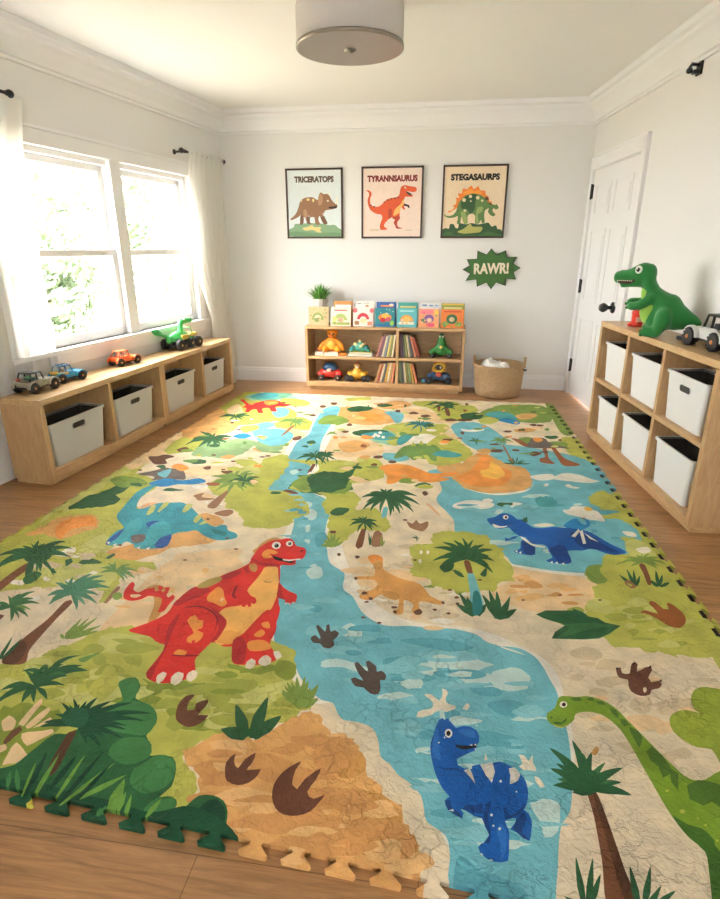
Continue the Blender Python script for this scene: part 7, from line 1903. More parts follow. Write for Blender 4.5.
def organic(name, chains, ells, voxel, mat, parent, smooth=6):
    """one continuous soft body grown from tapering chains and ellipsoids"""
    t = bmesh.new()
    def sph(c, r):
        q = bmesh.new(); bmesh.ops.create_uvsphere(q, u_segments=14, v_segments=9, radius=1)
        vs = {v: t.verts.new((c[0]+v.co.x*r[0], c[1]+v.co.y*r[1], c[2]+v.co.z*r[2])) for v in q.verts}
        for f in q.faces: t.faces.new([vs[v] for v in f.verts])
        q.free()
    for ch in chains:
        for (p, r), (q, s_) in zip(ch, ch[1:]):
            p, q = Vector(p), Vector(q); n = max(2, int((q-p).length/(min(r, s_)*.35))+1)
            for i in range(n+1):
                u = i/n; rr = r+(s_-r)*u; c = p.lerp(q, u); sph(c, (rr, rr, rr))
    for c, r in ells: sph(c, r)
    me = bpy.data.meshes.new(name); t.to_mesh(me); t.free()
    o = bpy.data.objects.new(name, me); C.objects.link(o)
    md = o.modifiers.new('r', 'REMESH'); md.mode = 'VOXEL'; md.voxel_size = voxel
    sm = o.modifiers.new('s', 'SMOOTH'); sm.iterations = smooth; sm.factor = .5
    dg = bpy.context.evaluated_depsgraph_get(); dg.update()
    me2 = bpy.data.meshes.new_from_object(o.evaluated_get(dg)); o.modifiers.clear(); o.data = me2; bpy.data.meshes.remove(me); me2.name = name
    for p in me2.polygons: p.use_smooth = True
    me2.materials.clear(); me2.materials.append(mat)
    o.parent = parent
    return o

def text_mesh(body, size, mat, name, parent, loc, rot=(pi/2, 0, 0), depth=.0006, width=None, bold=.0):
    cu = bpy.data.curves.new(name, 'FONT'); cu.body = body; cu.size = size; cu.align_x = 'CENTER'; cu.align_y = 'CENTER'; cu.extrude = depth; cu.offset = bold; cu.resolution_u = 3
    t = bpy.data.objects.new(name, cu); C.objects.link(t)
    dg = bpy.context.evaluated_depsgraph_get(); dg.update()
    me = bpy.data.meshes.new_from_object(t.evaluated_get(dg)); bpy.data.objects.remove(t); bpy.data.curves.remove(cu)
    xs = [v.co.x for v in me.vertices]; w = max(xs)-min(xs); cx = (max(xs)+min(xs))/2; k = (width/w) if width else 1
    for v in me.vertices: v.co.x = (v.co.x-cx)*k
    me.materials.clear(); me.materials.append(mat); me.name = name
    o = bpy.data.objects.new(name, me); C.objects.link(o); o.parent = parent; o.location = loc; o.rotation_euler = rot
    return o

# ------------------------------------------------------------------ printed surfaces
ROUGH = ('lime', 'lime2', 'mid', 'mid2', 'dkgreen', 'yellowo', 'foam2', 'foamw', 'peach2', 'teal', 'mid3', 'tealg', 'shrub', 'orange')
def decode(data, k):
    out = []
    for ln in data.strip().split('\n'):
        f = ln.split(); v = [int(t) for t in f[2:]]; x = y = 0; P = []
        for i in range(0, len(v), 2):
            x += v[i]; y += v[i+1]; P.append((x/k, y/k))
        if int(f[1]): P = smooth(P, k)
        if k == 1000 and f[0] in ROUGH and len(P) > 8:
            w_ = max(p[0] for p in P)-min(p[0] for p in P); j = min(.009, w_*.03); P = [(px_+RND.uniform(-j, j), py_+RND.uniform(-j, j)) for px_, py_ in P]
        out.append((f[0], P))
    return out
def smooth(P, k=1000, step=.022):
    out = []; n = len(P); st = step if k == 1000 else step*.5
    for i in range(n):
        p0, p1, p2, p3 = P[i-1], P[i], P[(i+1) % n], P[(i+2) % n]
        m = max(1, min(5, ceil(hypot(p2[0]-p1[0], p2[1]-p1[1])/st)))
        for j in range(m):
            t = j/m
            out.append(tuple(.5*(2*p1[c]+(p2[c]-p0[c])*t+(2*p0[c]-5*p1[c]+4*p2[c]-p3[c])*t*t+(3*p1[c]-p0[c]-3*p2[c]+p3[c])*t**3) for c in (0, 1)))
    return out
def inside(poly, X, Y):
    P = np.array(poly); x0, y0 = P[:, 0], P[:, 1]; x1, y1 = np.roll(x0, -1), np.roll(y0, -1)
    r = np.zeros(len(X), bool)
    for a, b, c, d in zip(x0, y0, x1, y1):
        if b == d: continue
        k = (b > Y) != (d > Y); r ^= k & (X < (c-a)*(Y-b)/(d-b)+a)
    return r
def printed(name, outline, base, shapes, colours, mat, place, thick, side_col, parent=None):
    """one flat sheet, cut along every printed outline; each face carries the colour of the topmost print"""
    V = []; E = []
    for P in [outline]+[p for _, p in shapes]:
        o = len(V); n = len(P); V += [Vector((float(x), float(y))) for x, y in P]; E += [(o+i, o+(i+1) % n) for i in range(n)]
    v, e, f, *_ = delaunay_2d_cdt(V, E, [], 0, 2e-5)
    A = np.array([(p.x, p.y) for p in v]); F = np.array([t for t in f if len(t) == 3]); cen = A[F].mean(1)
    X, Y = cen[:, 0], cen[:, 1]; keep = inside(outline, X, Y); top = np.full(len(F), -1)
    for i, (c, P) in enumerate(shapes):
        q = np.array(P); bb = np.where((X >= q[:, 0].min()) & (X <= q[:, 0].max()) & (Y >= q[:, 1].min()) & (Y <= q[:, 1].max()) & keep)[0]
        if len(bb):
            hit = inside(P, X[bb], Y[bb]); top[bb[hit]] = i
    bm = bmesh.new(); cl = bm.loops.layers.float_color.new('print')
    bv = {}
    def gv(i):
        if i not in bv: bv[i] = bm.verts.new(place(A[i][0], A[i][1], 0.))
        return bv[i]
    for t, k, tp in zip(F, keep, top):
        if not k: continue
        try: fc = bm.faces.new([gv(int(i)) for i in t])
        except ValueError: continue
        col = lin(colours[shapes[tp][0]] if tp >= 0 else base)
        for l in fc.loops: l[cl] = col
    nrm = Vector(place(0, 0, 1.))-Vector(place(0, 0, 0.))
    bm.normal_update()
    for fc in bm.faces:
        if fc.normal.dot(nrm) < 0: fc.normal_flip()
    ed = [x for x in bm.edges if x.is_boundary]; sc = lin(side_col or '#000000')
    low = {}
    for x in ed:
        for w in x.verts:
            if w not in low: low[w] = bm.verts.new(w.co-nrm*thick)
    for x in ed:
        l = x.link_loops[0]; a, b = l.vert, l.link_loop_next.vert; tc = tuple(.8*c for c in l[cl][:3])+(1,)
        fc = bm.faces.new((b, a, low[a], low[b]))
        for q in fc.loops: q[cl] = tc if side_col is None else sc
    me = bpy.data.meshes.new(name); bm.to_mesh(me); bm.free(); me.materials.append(mat)
    o = bpy.data.objects.new(name, me); C.objects.link(o)
    if parent: o.parent = parent
    return o

# ------------------------------------------------------------------ the room
FRONT = -1.5
def lineL(y): return FL.x+(FL.y-y)*math.tan(FL.a)
def lineR(y): return FR.x+(FR.y-y)*math.tan(FR.a)
room = [(lineL(FRONT), FRONT), (lineR(FRONT), FRONT), (lineR(YB), YB), (lineL(YB), YB)]
ext = [(room[0][0]-.2, FRONT-.15), (room[1][0]+.2, FRONT-.15), (room[2][0]+.2, YB+.15), (room[3][0]-.2, YB+.15)]
g = G(); g.prism(ext, -.1, 0, floor_mat()); struct(obj('floor', g))
g = G(); g.prism(ext, ZC, ZC+.1, CEIL); struct(obj('ceiling', g))
g = G(); g.box((ext[3][0], YB, 0), (ext[2][0], YB+.14, ZC), WALL); struct(obj('wall_back', g))
WY0, WY1, WZ0, WZ1 = -2.62, -.62, .69, 1.87       # window opening in the left wall
g = G(); LEN = 7.3
g.box((-.14, -LEN, 0), (0, .12, WZ0), WALL); g.box((-.14, -LEN, WZ1), (0, .12, ZC), WALL)
g.box((-.14, -LEN, WZ0), (0, WY0, WZ1), WALL); g.box((-.14, WY1, WZ0), (0, .12, WZ1), WALL)
struct(obj('wall_left', g, None, FL.at(0, 0), (0, 0, FL.a)))
DY0, DY1, DZ = -1.07, -.10, 1.915
g = G()
g.box((0, -LEN, DZ), (.14, .12, ZC), WALL); g.box((0, -LEN, 0), (.14, DY0, DZ), WALL); g.box((0, DY1, 0), (.14, .12, DZ), WALL)
struct(obj('wall_right', g, None, FR.at(0, 0), (0, 0, FR.a)))
g = G()                                            # unseen wall behind the viewer, added with an opening sized for fill light
g.box((ext[0][0], FRONT-.14, 0), (-.45, FRONT, ZC), WALL); g.box((.03, FRONT-.14, 0), (ext[1][0], FRONT, ZC), WALL); g.box((-.45, FRONT-.14, 2.1), (.03, FRONT, ZC), WALL)
struct(obj('wall_front', g))
# crown moulding and baseboards
CR = [(0, 2.275), (.014, 2.275), (.016, 2.292), (.03, 2.298), (.045, 2.33), (.075, 2.375), (.098, 2.395), (.102, 2.415), (.125, 2.425), (.128, 2.4595), (0, 2.4595)]
BB = [(0, 0), (.017, 0), (.017, .105), (.013, .115), (.012, .128), (.006, .14), (0, .14)]
g = G(); g.prism([(YB-a, z) for a, z in CR], room[3][0]-.02, room[2][0]+.02, TRIM, 'yz'); struct(obj('trim_1', g))
g = G(); g.prism(CR, -LEN+.2, .02, TRIM, 'xz'); struct(obj('trim_2', g, None, FL.at(0, 0), (0, 0, FL.a)))
g = G(); g.prism([(-a, z) for a, z in CR], -LEN+.2, .02, TRIM, 'xz'); struct(obj('trim_3', g, None, FR.at(0, 0), (0, 0, FR.a)))
g = G(); g.prism([(YB-a, z) for a, z in BB], room[3][0], room[2][0], TRIM, 'yz'); struct(obj('baseboard_back', g))
g = G(); g.prism(BB, -LEN+.2, 0, TRIM, 'xz'); struct(obj('baseboard_left', g, None, FL.at(0, 0), (0, 0, FL.a)))
g = G(); g.prism([(-a, z) for a, z in BB], -LEN+.2, DY0-.09, TRIM, 'xz'); struct(obj('baseboard_right', g, None, FR.at(0, 0), (0, 0, FR.a)))

# window
def glass_mat():
    m = bpy.data.materials.new('window_glass'); m.use_nodes = True; nt = m.node_tree; N = nt.nodes; L = nt.links
    N.remove(N['Principled BSDF']); out = N['Material Output']
    tr = N.new('ShaderNodeBsdfTransparent'); gl = N.new('ShaderNodeBsdfGlossy'); gl.inputs['Roughness'].default_value = .02
    mx = N.new('ShaderNodeMixShader'); mx.inputs[0].default_value = .05
    L.new(tr.outputs[0], mx.inputs[1]); L.new(gl.outputs[0], mx.inputs[2]); L.new(mx.outputs[0], out.inputs['Surface'])
    return m
GLASS = glass_mat()
w = bpy.data.objects.new('window_1', None); C.objects.link(w); w.location = FL.at(0, 0); w.rotation_euler = (0, 0, FL.a); struct(w)
g = G()
g.box((0, WY0-.085, WZ1), (.022, WY1+.085, WZ1+.085), TRIM, .003); g.box((0, WY0-.095, WZ1+.085), (.034, WY1+.095, WZ1+.105), TRIM, .004)
g.box((0, WY0-.085, WZ0), (.022, WY0, WZ1), TRIM, .003); g.box((0, WY1, WZ0), (.022, WY1+.085, WZ1), TRIM, .003)
g.box((0, WY0-.085, WZ0-.11), (.018, WY1+.085, WZ0-.03), TRIM, .003)
obj('window_casing', g, w)
g = G(); g.box((-.1, WY0-.1, WZ0-.03), (.05, WY1+.1, WZ0), TRIM, .004); obj('window_sill', g, w)
g = G(); MU0, MU1 = -1.60, -1.485
for lo, hi in (((-.14, WY0, WZ0), (-.02, WY0+.03, WZ1)), ((-.14, WY1-.03, WZ0), (-.02, WY1, WZ1)), ((-.14, WY0, WZ1-.035), (-.02, WY1, WZ1)), ((-.14, MU0, WZ0), (.012, MU1, WZ1))): g.box(lo, hi, TRIM, .003)
obj('window_frame', g, w)
for a, b in ((WY0+.03, MU0), (MU1, WY1-.03)):
    for nm, x, z0, z1 in (('upper_sash', -.085, 1.245, WZ1-.035), ('lower_sash', -.05, WZ0, 1.29)):
        g = G(); h = .024
        g.box((x-h, a, z0), (x+h, a+.045, z1), TRIM, .004); g.box((x-h, b-.045, z0), (x+h, b, z1), TRIM, .004)
        g.box((x-h, a, z1-.042), (x+h, b, z1), TRIM, .004); g.box((x-h, a, z0), (x+h, b, z0+(.06 if nm == 'lower_sash' else .042)), TRIM, .004)
        so = obj(nm, g, w)
        g = G(); g.box((x-.003, a+.03, z0+.03), (x+.003, b-.03, z1-.03), GLASS); obj('window_pane', g, so)

# door
d = bpy.data.objects.new('door_1', None); C.objects.link(d); d.location = FR.at(0, 0); d.rotation_euler = (0, 0, FR.a); struct(d)
g = G(); g.box((-.0, DY0+.004, .012), (.035, DY1-.004, DZ-.004), TRIM, .002)
pl = obj('door_panel', g, d)
for y0, y1 in ((DY0+.10, (DY0+DY1)/2-.045), ((DY0+DY1)/2+.045, DY1-.10)):
    for z0, z1 in ((.2, .72), (.86, 1.45), (1.56, 1.80)):
        g = G(); V = []
        for (k, x) in ((0, -.0004), (.014, .006), (.035, .007), (.055, -.003)):
            V += [(x-.0015, y0+k, z0+k), (x-.0015, y1-k, z0+k), (x-.0015, y1-k, z1-k), (x-.0015, y0+k, z1-k)]
        V = [(-.012+.0 if i < 4 else v[0]-.011, v[1], v[2]) if False else v for i, v in enumerate(V)]
        # raised moulding ring and field panel
        def rect(k): return (y0+k, y1-k, z0+k, z1-k)
        for k, wd, xx in ((0, .014, -.006), (.05, None, -.004)):
            a, b, c, e = rect(k)
            if wd:
                g.box((xx, a, c), (.001, b, c+wd), TRIM, .002); g.box((xx, a, e-wd), (.001, b, e), TRIM, .002); g.box((xx, a, c), (.001, a+wd, e), TRIM, .002); g.box((xx, b-wd, c), (.001, b, e), TRIM, .002)
            else: g.box((xx, a, c), (.001, b, e), TRIM, .003)
        obj('raised_panel', g, pl)
g = G(); g.box((-.02, DY0-.085, 0), (.0, DY0-.004, DZ+.09), TRIM, .004); g.box((-.02, DY1+.004, 0), (0, DY1+.075, DZ+.09), TRIM, .004); g.box((-.02, DY0-.085, DZ+.004), (0, DY1+.075, DZ+.10), TRIM, .004)
g.box((-.026, DY0-.095, 0), (0, DY0-.08, DZ+.11), TRIM, .003); g.box((-.026, DY0-.095, DZ+.095), (0, DY1+.075, DZ+.11), TRIM, .003)
obj('door_casing', g, d)
for z in (1.75, .98, .27):
    g = G(); g.box((-.014, DY1-.016, z-.055), (.0, DY1+.016, z+.055), BLACK, .002); g.lathe([(.008, -.06), (.008, .06)], BLACK, 10, Matrix.Translation((-.014, DY1, z))); obj('hinge', g, d)
g = G(); kz = .87; ky = -.93
g.lathe([(.0, -.014), (.038, -.014), (.042, -.007), (.042, 0)], BLACK, 24, Matrix.Translation((0, ky, kz)), True, 'x')
g.lathe([(.0, -.105), (.022, -.104), (.034, -.086), (.035, -.07), (.024, -.052), (.015, -.042), (.014, 0)], BLACK, 24, Matrix.Translation((0, ky, kz)), True, 'x')
obj('door_handle', g, d)

# ------------------------------------------------------------------ play mat
COL = dict(sand='#e6d6ba', peach='#e8c99d', peach2='#e3b48a', lime='#babb58', lime2='#c6c877', lime3='#93a43a', mid='#7f9a48', mid2='#86963a', river='#74bac8', river2='#5ca6b8', teal='#8fc2a6', teal2='#4a9ea5',
  foam='#efe9de', foamw='#eadfca', foam2='#c3dcd8', foam3='#ddd8cd', orange='#dca768', orange2='#ea9848', orange3='#cb9552', odino='#dfa25c', limed='#a2a84c', sandd='#d6c3a2', oranged='#d0985c', orangel='#e4b67c', riverl='#86c6d0', mid3='#94b37e', tealg='#6fa88e', shrub='#4a7a44', tealdino2='#4bacba', palmd='#245c40', bushg='#2a6239', yellowo='#f5c05c', dkgreen='#32603c', tealdk='#2f7f83', kbrown='#6d4a35', trunk='#7a4d34', trunkd='#5a3a26', trunkl='#9a6f50',
  palm='#2a5d39', palm2='#3d7043', palm3='#6f9450', palmt='#4b8467', palmt2='#5f9578', green='#417e47', dark='#1b4c33', dark2='#123e2b', blade='#6d9c43', blade2='#c9c04a', olive='#b39a52', slate='#6e625c', brownr='#9a5c3c',
  blue='#175aac', blue2='#2b86c0', blue3='#173f86', bluedk='#2a5aa0', blued='#173f80', bluel='#2a6cbc', tealdino='#3f9cae', teall='#4aa9b4', red='#d9302b', redd='#b3262a', reddd='#8a1d22', belly='#f0b562', belly2='#e2a04f', claw='#e9dccb', black='#1c1613',
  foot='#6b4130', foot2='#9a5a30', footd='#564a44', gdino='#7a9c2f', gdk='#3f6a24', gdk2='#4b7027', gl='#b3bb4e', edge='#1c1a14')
def mat_outline():
    """rectangle of foam with dovetail puzzle tabs along its edges"""
    fl, fr, br, bl = Vector((-2.04, .997)), Vector((1.035, .80)), Vector((.93, 5.03)), Vector((-1.845, 5.065))
    out = []
    for a, b, L, depth in ((fl, fr, .1013, .031), (fr, br, .105, .022), (br, bl, .105, .012), (bl, fl, .105, .012)):
        d = (b-a); n = int(d.length/L); d.normalize(); nr = Vector((d.y, -d.x)); st = L if a is fl else (b-a).length/n
        out.append(tuple(a))
        for i in range(n):
            c = a+d*(st*(i+.5)); k = st/.105
            for o, q in ((-.016, 0), (-.013, depth*.22), (-.036, depth*.85), (-.032, depth), (.032, depth), (.036, depth*.85), (.013, depth*.22), (.016, 0)): out.append(tuple(c+d*(o*k)+nr*q))
    return out, (fr, br)
outl, (fr_, br_) = mat_outline()
shapes = decode(MAT_PRINT, 1000)
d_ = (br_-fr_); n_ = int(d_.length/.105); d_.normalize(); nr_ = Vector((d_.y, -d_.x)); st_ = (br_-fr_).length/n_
for i in range(n_):                                # shade of the gaps between tabs, painted dark into the right border
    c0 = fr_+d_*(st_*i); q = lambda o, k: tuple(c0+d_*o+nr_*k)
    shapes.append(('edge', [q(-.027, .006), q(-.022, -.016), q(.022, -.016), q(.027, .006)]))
FOAM = print_mat('printed_foam', True)
MATT = .014
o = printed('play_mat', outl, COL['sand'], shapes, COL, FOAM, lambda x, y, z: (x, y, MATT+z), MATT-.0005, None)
tag(o, 'large foam floor mat printed with dinosaurs, palms and a blue river', 'play mat')

# ------------------------------------------------------------------ posters and sign
PC = dict(skyb='#d9e2e3', pgreen='#7fa07a', pgreen2='#6c9069', pyel='#d9c684', pbrown='#8c6546', pbrownd='#6b4a34', pbrownl='#a98260', pcream='#efe2c4', pdark='#2c201b', ppink='#eed7c9', pshad='#d8c3a8', porg='#d9582c', porgd='#b5402a', pyel2='#ecb667',
  pbeige='#ead3b4', psdk='#2e5431', psd2='#3f6a3a', pso='#ea7f2c', pso2='#f09a3e', psg='#5f7f45', psl='#93a562', pscream='#dccfa0', psd3='#5c3a26', psy='#b3b062', rdark='#21391f', rgreen='#3c6a2e')
PAPER = print_mat('printed_paper', False)
FRAME = wood('dark_walnut_frame', '#33231a', '#452f22', (6, 6, 6))
def poster(cx, cz, w_, h_, data, text, tcol, base, label, tz, tw):
    t = thing('framed_poster', label, 'poster', (cx, YB, cz), 0, 'dinosaur posters on the back wall')
    g = G(); k = .016
    for lo, hi in (((-w_/2, -.024, -h_/2), (-w_/2+k, -.001, h_/2)), ((w_/2-k, -.024, -h_/2), (w_/2, -.001, h_/2)), ((-w_/2, -.024, -h_/2), (w_/2, -.001, -h_/2+k)), ((-w_/2, -.024, h_/2-k), (w_/2, -.001, h_/2))): g.box(lo, hi, FRAME, .002)
    obj('frame', g, t)
    a, b = w_/2-k+.001, h_/2-k+.001
    printed('picture', [(-a, -b), (a, -b), (a, b), (-a, b)], PC[base], decode(data, 2000), PC, PAPER, lambda x, y, z: (x, -.016-z, y), .01, '#e8e0d0', t)
    text_mesh(text, .066, M('ink_'+tcol.strip('#'), tcol, .7), 'title_lettering', t, (0, -.0165, tz), (pi/2, 0, 0), .0004, tw, .004)
poster(-1.263, 1.6855, .535, .60, TRICERATOPS_PRINT, 'TRICERATOPS', '#5f5040', 'skyb', 'framed poster with a brown horned dinosaur on pale blue', .205, .37)
poster(-.5415, 1.687, .56, .605, TYRANNOSAUR_PRINT, 'TYRANNSAURUS', '#7f2a22', 'ppink', 'framed poster with an orange dinosaur on pale pink', .2, .455)
poster(.192, 1.6875, .565, .605, STEGOSAUR_PRINT, 'STEGASAURPS', '#22221d', 'pbeige', 'framed poster with a green spiky-backed dinosaur on beige', .2, .425)
t = thing('burst_sign', 'green starburst wall sign reading RAWR! in cream', 'sign', (.387, YB, 1.117))
shp = decode(BURST_PRINT, 2000)
printed('burst_panel', shp[0][1], PC['rdark'], shp[1:], PC, PAPER, lambda x, y, z: (x, -.016-z, y), .014, '#1a2a18', t)
text_mesh('RAWR!', .125, M('cream_lettering', '#eadfc6', .6), 'lettering', t, (0, -.017, .0), (pi/2, radians(-1.5), 0), .002, .315, .005)

# ------------------------------------------------------------------ storage furniture
def cabinet(name, label, frame, x0, x1, y0, y1, ztop, divs, shelves, side, grp=None, plinth=.03, th=.035, bot=.055):
    """open cabinet: x0 back, x1 front (front looks to +x); y0 near end, y1 far end"""
    loc = frame.at(0, 0); t = thing(name, label, 'storage unit', frame.at((x0+x1)/2, (y0+y1)/2), frame.a, grp)
    cx, cy = (x0+x1)/2, (y0+y1)/2; X0, X1, Y0, Y1 = x0-cx, x1-cx, y0-cy, y1-cy
    f = 1 if side > 0 else -1                           # side: which way the open front looks
    def bx(nm, lo, hi, m, bev=.002):
        g = G(); g.box(lo, hi, m, bev); return obj(nm, g, t)
    bx('top_panel', (X0, Y0, ztop-th), (X1, Y1, ztop), OAKT, .003)
    bx('bottom_panel', (X0, Y0+th, plinth), (X1, Y1-th, plinth+bot), OAK)
    for a in (Y0, Y1-th): bx('side_panel', (X0, a, plinth), (X1, a+th, ztop-th), OAKV)
    bk = (X0, X0+.012) if f > 0 else (X1-.012, X1)
    bx('back_panel', (bk[0], Y0+th, plinth+bot), (bk[1], Y1-th, ztop-th), OAKV)
    fr = (X0+.012, X1-.004) if f > 0 else (X0+.004, X1-.012)
    for dv in divs: bx('divider', (fr[0], dv-cy-.015, plinth+bot), (fr[1], dv-cy+.015, ztop-th), OAKV)
    for z in shelves:
        ys = [Y0+th]+sum([[v-cy-.015, v-cy+.015] for v in sorted(divs)], [])+[Y1-th]
        for a, b in zip(ys[::2], ys[1::2]): bx('shelf_board', (fr[0], a, z-.025), (fr[1], b, z), OAK)
    pk = .025
    bx('plinth', (X0+(.0 if f > 0 else pk), Y0+.012, 0), (X1-(pk if f > 0 else .0), Y1-.012, plinth), OAK)
    return t
cabinet('bench_unit', 'low oak bench unit with two bins, nearer half under the window', BN, -.265, 0, -2.32, -1.11, .51, [-1.71], [], 1, 'low oak bench units')
cabinet('bench_unit', 'low oak bench unit with two bins, farther half by the corner', BN, -.24, 0, -1.1085, .05, .51, [-.49], [], 1, 'low oak bench units')
cabinet('cube_shelf', 'oak cubby shelf with six white bins by the door', FR, -.262, -.02, -2.96, -1.455, .832, [-1.935, -2.415], [.448], -1, None, .035, .035, .04)

def rrect(w_, h_, r, n=4):
    P = []
    for cx, cy, a0 in ((w_/2-r, h_/2-r, 0), (-w_/2+r, h_/2-r, pi/2), (-w_/2+r, -h_/2+r, pi), (w_/2-r, -h_/2+r, 3*pi/2)):
        for i in range(n+1): a = a0+pi/2*i/n; P.append((cx+r*cos(a), cy+r*sin(a)))
    return P
def storage_bin(label, loc, rz, w_, d_, h_, mat, slot, group, slot_z=.78):
    """tapered plastic bin; front looks to local +x, width along y, origin at its base"""
    t = thing('storage_bin', label, 'bin', loc, rz, group)
    k = .86; wb, db = w_*k, d_*.9
    def loop(z, grow=0.):
        u = z/h_; W = wb+(w_-wb)*u+grow; D = db+(d_-db)*u+grow
        return [(q[1], q[0], z) for q in rrect(W, D, .02)]
    def loft(g, loops, m, cap=False):
        n = len(loops[0]); V = [p for l in loops for p in l]; F = []
        for i in range(len(loops)-1):
            for j in range(n): F.append((i*n+j, i*n+(j+1) % n, (i+1)*n+(j+1) % n, (i+1)*n+j))
        if cap: F.append(list(range(n)))
        b = bmesh.new(); vs = [b.verts.new(v) for v in V]
        for f in F: b.faces.new([vs[i] for i in f])
        bmesh.ops.recalc_face_normals(b, faces=b.faces); g.take(b, m, None, False)
    g = G(); loft(g, [loop(0), loop(h_*.5), loop(h_-.012)], mat, True); obj('body', g, t)
    g = G(); loft(g, [loop(h_-.014, .0), loop(h_-.014, .014), loop(h_, .014), loop(h_, -.008), loop(h_-.014, -.008)], mat); obj('rim', g, t)
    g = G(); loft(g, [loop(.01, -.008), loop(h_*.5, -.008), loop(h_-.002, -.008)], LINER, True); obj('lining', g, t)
    if slot:
        g = G(); z = h_*slot_z; u = z/h_; x = (db+(d_-db)*u)/2; sl = math.atan2((d_-db)/2, h_)
        mtx = Matrix.Translation((x, 0, z)) @ Matrix.Rotation(sl, 4, 'Y')
        n = 20
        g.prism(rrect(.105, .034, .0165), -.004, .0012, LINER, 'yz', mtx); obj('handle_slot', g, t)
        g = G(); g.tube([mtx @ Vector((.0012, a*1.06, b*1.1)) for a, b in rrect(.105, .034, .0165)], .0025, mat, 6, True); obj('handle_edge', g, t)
    return t
for lb, y0, y1 in (('first, nearest the viewer', -2.275, -1.76), ('second from the near end', -1.675, -1.205), ('third from the near end', -1.065, -.585), ('last, nearest the back corner', -.462, -.045)):
    storage_bin('pale grey plastic bin in the low bench, '+lb, BN.at(-.118, (y0+y1)/2, .085), BN.a, (y1-y0)*.965, .19, .262, BING, True, 'grey bins in the bench')
for row, z, h_ in (('upper', .4485, .255), ('lower', .0755, .252)):
    for col, yc, w_ in (('far', -1.705, .36), ('middle', -2.165, .40), ('near', -2.64, .40)):
        storage_bin('white bin in the %s row of the oak cubby shelf, %s column' % (row, col), FR.at(-.14, yc, z), FR.a+pi, w_, .19, h_, BINW, row == 'upper' and col == 'near', 'white bins in the cubby shelf', .74)

# ------------------------------------------------------------------ bookshelf at the back wall
BX0, BX1, BY0, BY1 = -1.312, .178, 5.295, 5.615
t = thing('bookshelf', 'low oak bookshelf with four cubbies below the dinosaur posters', 'bookshelf', ((BX0+BX1)/2, (BY0+BY1)/2, 0))
bw, bd = (BX1-BX0)/2, (BY1-BY0)/2
def part(nm, lo, hi, m): g = G(); g.box(lo, hi, m, .002); return obj(nm, g, t)
part('top_panel', (-bw, -bd, .585), (bw, bd, .61), OAKX)
part('bottom_panel', (-bw+.025, -bd, .04), (bw-.025, bd, .085), OAKX)
for a in (-bw, bw-.025): part('side_panel', (a, -bd, .03), (a+.025, bd, .585), OAKV)
part('divider', (.131-.014, -bd, .085), (.131+.014, bd-.01, .585), OAKV)
part('shelf_board', (-bw+.025, -bd, .304), (.131-.014, bd-.01, .33), OAKX); part('shelf_board', (.131+.014, -bd, .304), (bw-.025, bd-.01, .33), OAKX)
part('back_panel', (-bw+.025, bd-.01, .085), (bw-.025, bd, .585), OAKX)
part('plinth', (-bw+.03, -bd+.03, 0), (bw-.03, bd-.02, .04), OAKX)
def px(p): return -1.314+(p-305)*.00929
PAGES = M('page_edges', '#e9e0cc', .8, .05, 60, 0, 0, (1, 30, 1))
def cover_book(label, name, x0, x1, zb, h_, y, colr, deco, lean, group, th=.018):
    w_ = x1-x0; t = thing(name, label, 'book', ((x0+x1)/2, y, zb), 0, group); t.rotation_euler = (radians(-lean), 0, 0)
    cm = M('cover_'+colr.strip('#'), colr, .45, .05, 25)
    g = G(); g.box((-w_/2, -.002, 0), (w_/2, .002, h_), cm, .001); g.box((-w_/2, th-.004, 0), (w_/2, th, h_), cm, .001); g.box((-w_/2, -.002, 0), (-w_/2+.004, th, h_), cm, .001); cv = obj('cover', g, t)
    g = G(); g.box((-w_/2+.004, .002, .003), (w_/2-.004, th-.004, h_-.003), PAGES); obj('pages', g, t)
    g = G()
    for i, q in enumerate(deco):
        y1 = -.0022-.0004*i
        kind, c_ = q[0], M('ink_'+q[1].strip('#'), q[1], .5)
        if kind == 'e':
            P = [(w_*(q[2]-.5)+w_*q[4]*cos(2*pi*k/18), h_*q[3]+h_*q[5]*sin(2*pi*k/18)) for k in range(18)]
        elif kind == 'a':                              # arch
            P = [(w_*(q[2]-.5)+w_*q[4]*cos(pi*k/12), h_*q[3]+h_*q[5]*sin(pi*k/12)) for k in range(13)]+[(w_*(q[2]-.5)+w_*q[4]*.55*cos(pi*k/12), h_*q[3]+h_*q[5]*.45*sin(pi*k/12)) for k in range(12, -1, -1)]
        else:
            P = [(w_*(q[2]-.5), h_*q[3]), (w_*(q[4]-.5), h_*q[3]), (w_*(q[4]-.5), h_*q[5]), (w_*(q[2]-.5), h_*q[5])]
        g.prism(P, y1, -.0015, c_, 'xz')
    obj('cover_picture', g, cv)
    return t
FBK = 'picture books standing on the bookshelf top'; BBK = 'taller books standing behind the picture books'
def dots(seed, cols, n, y0=.12, y1=.88, s=.05):
    r = random.Random(seed); return [('e', r.choice(cols), r.uniform(.1, .9), r.uniform(y0, y1), r.uniform(.4, 1)*s, r.uniform(.4, 1)*s) for _ in range(n)]
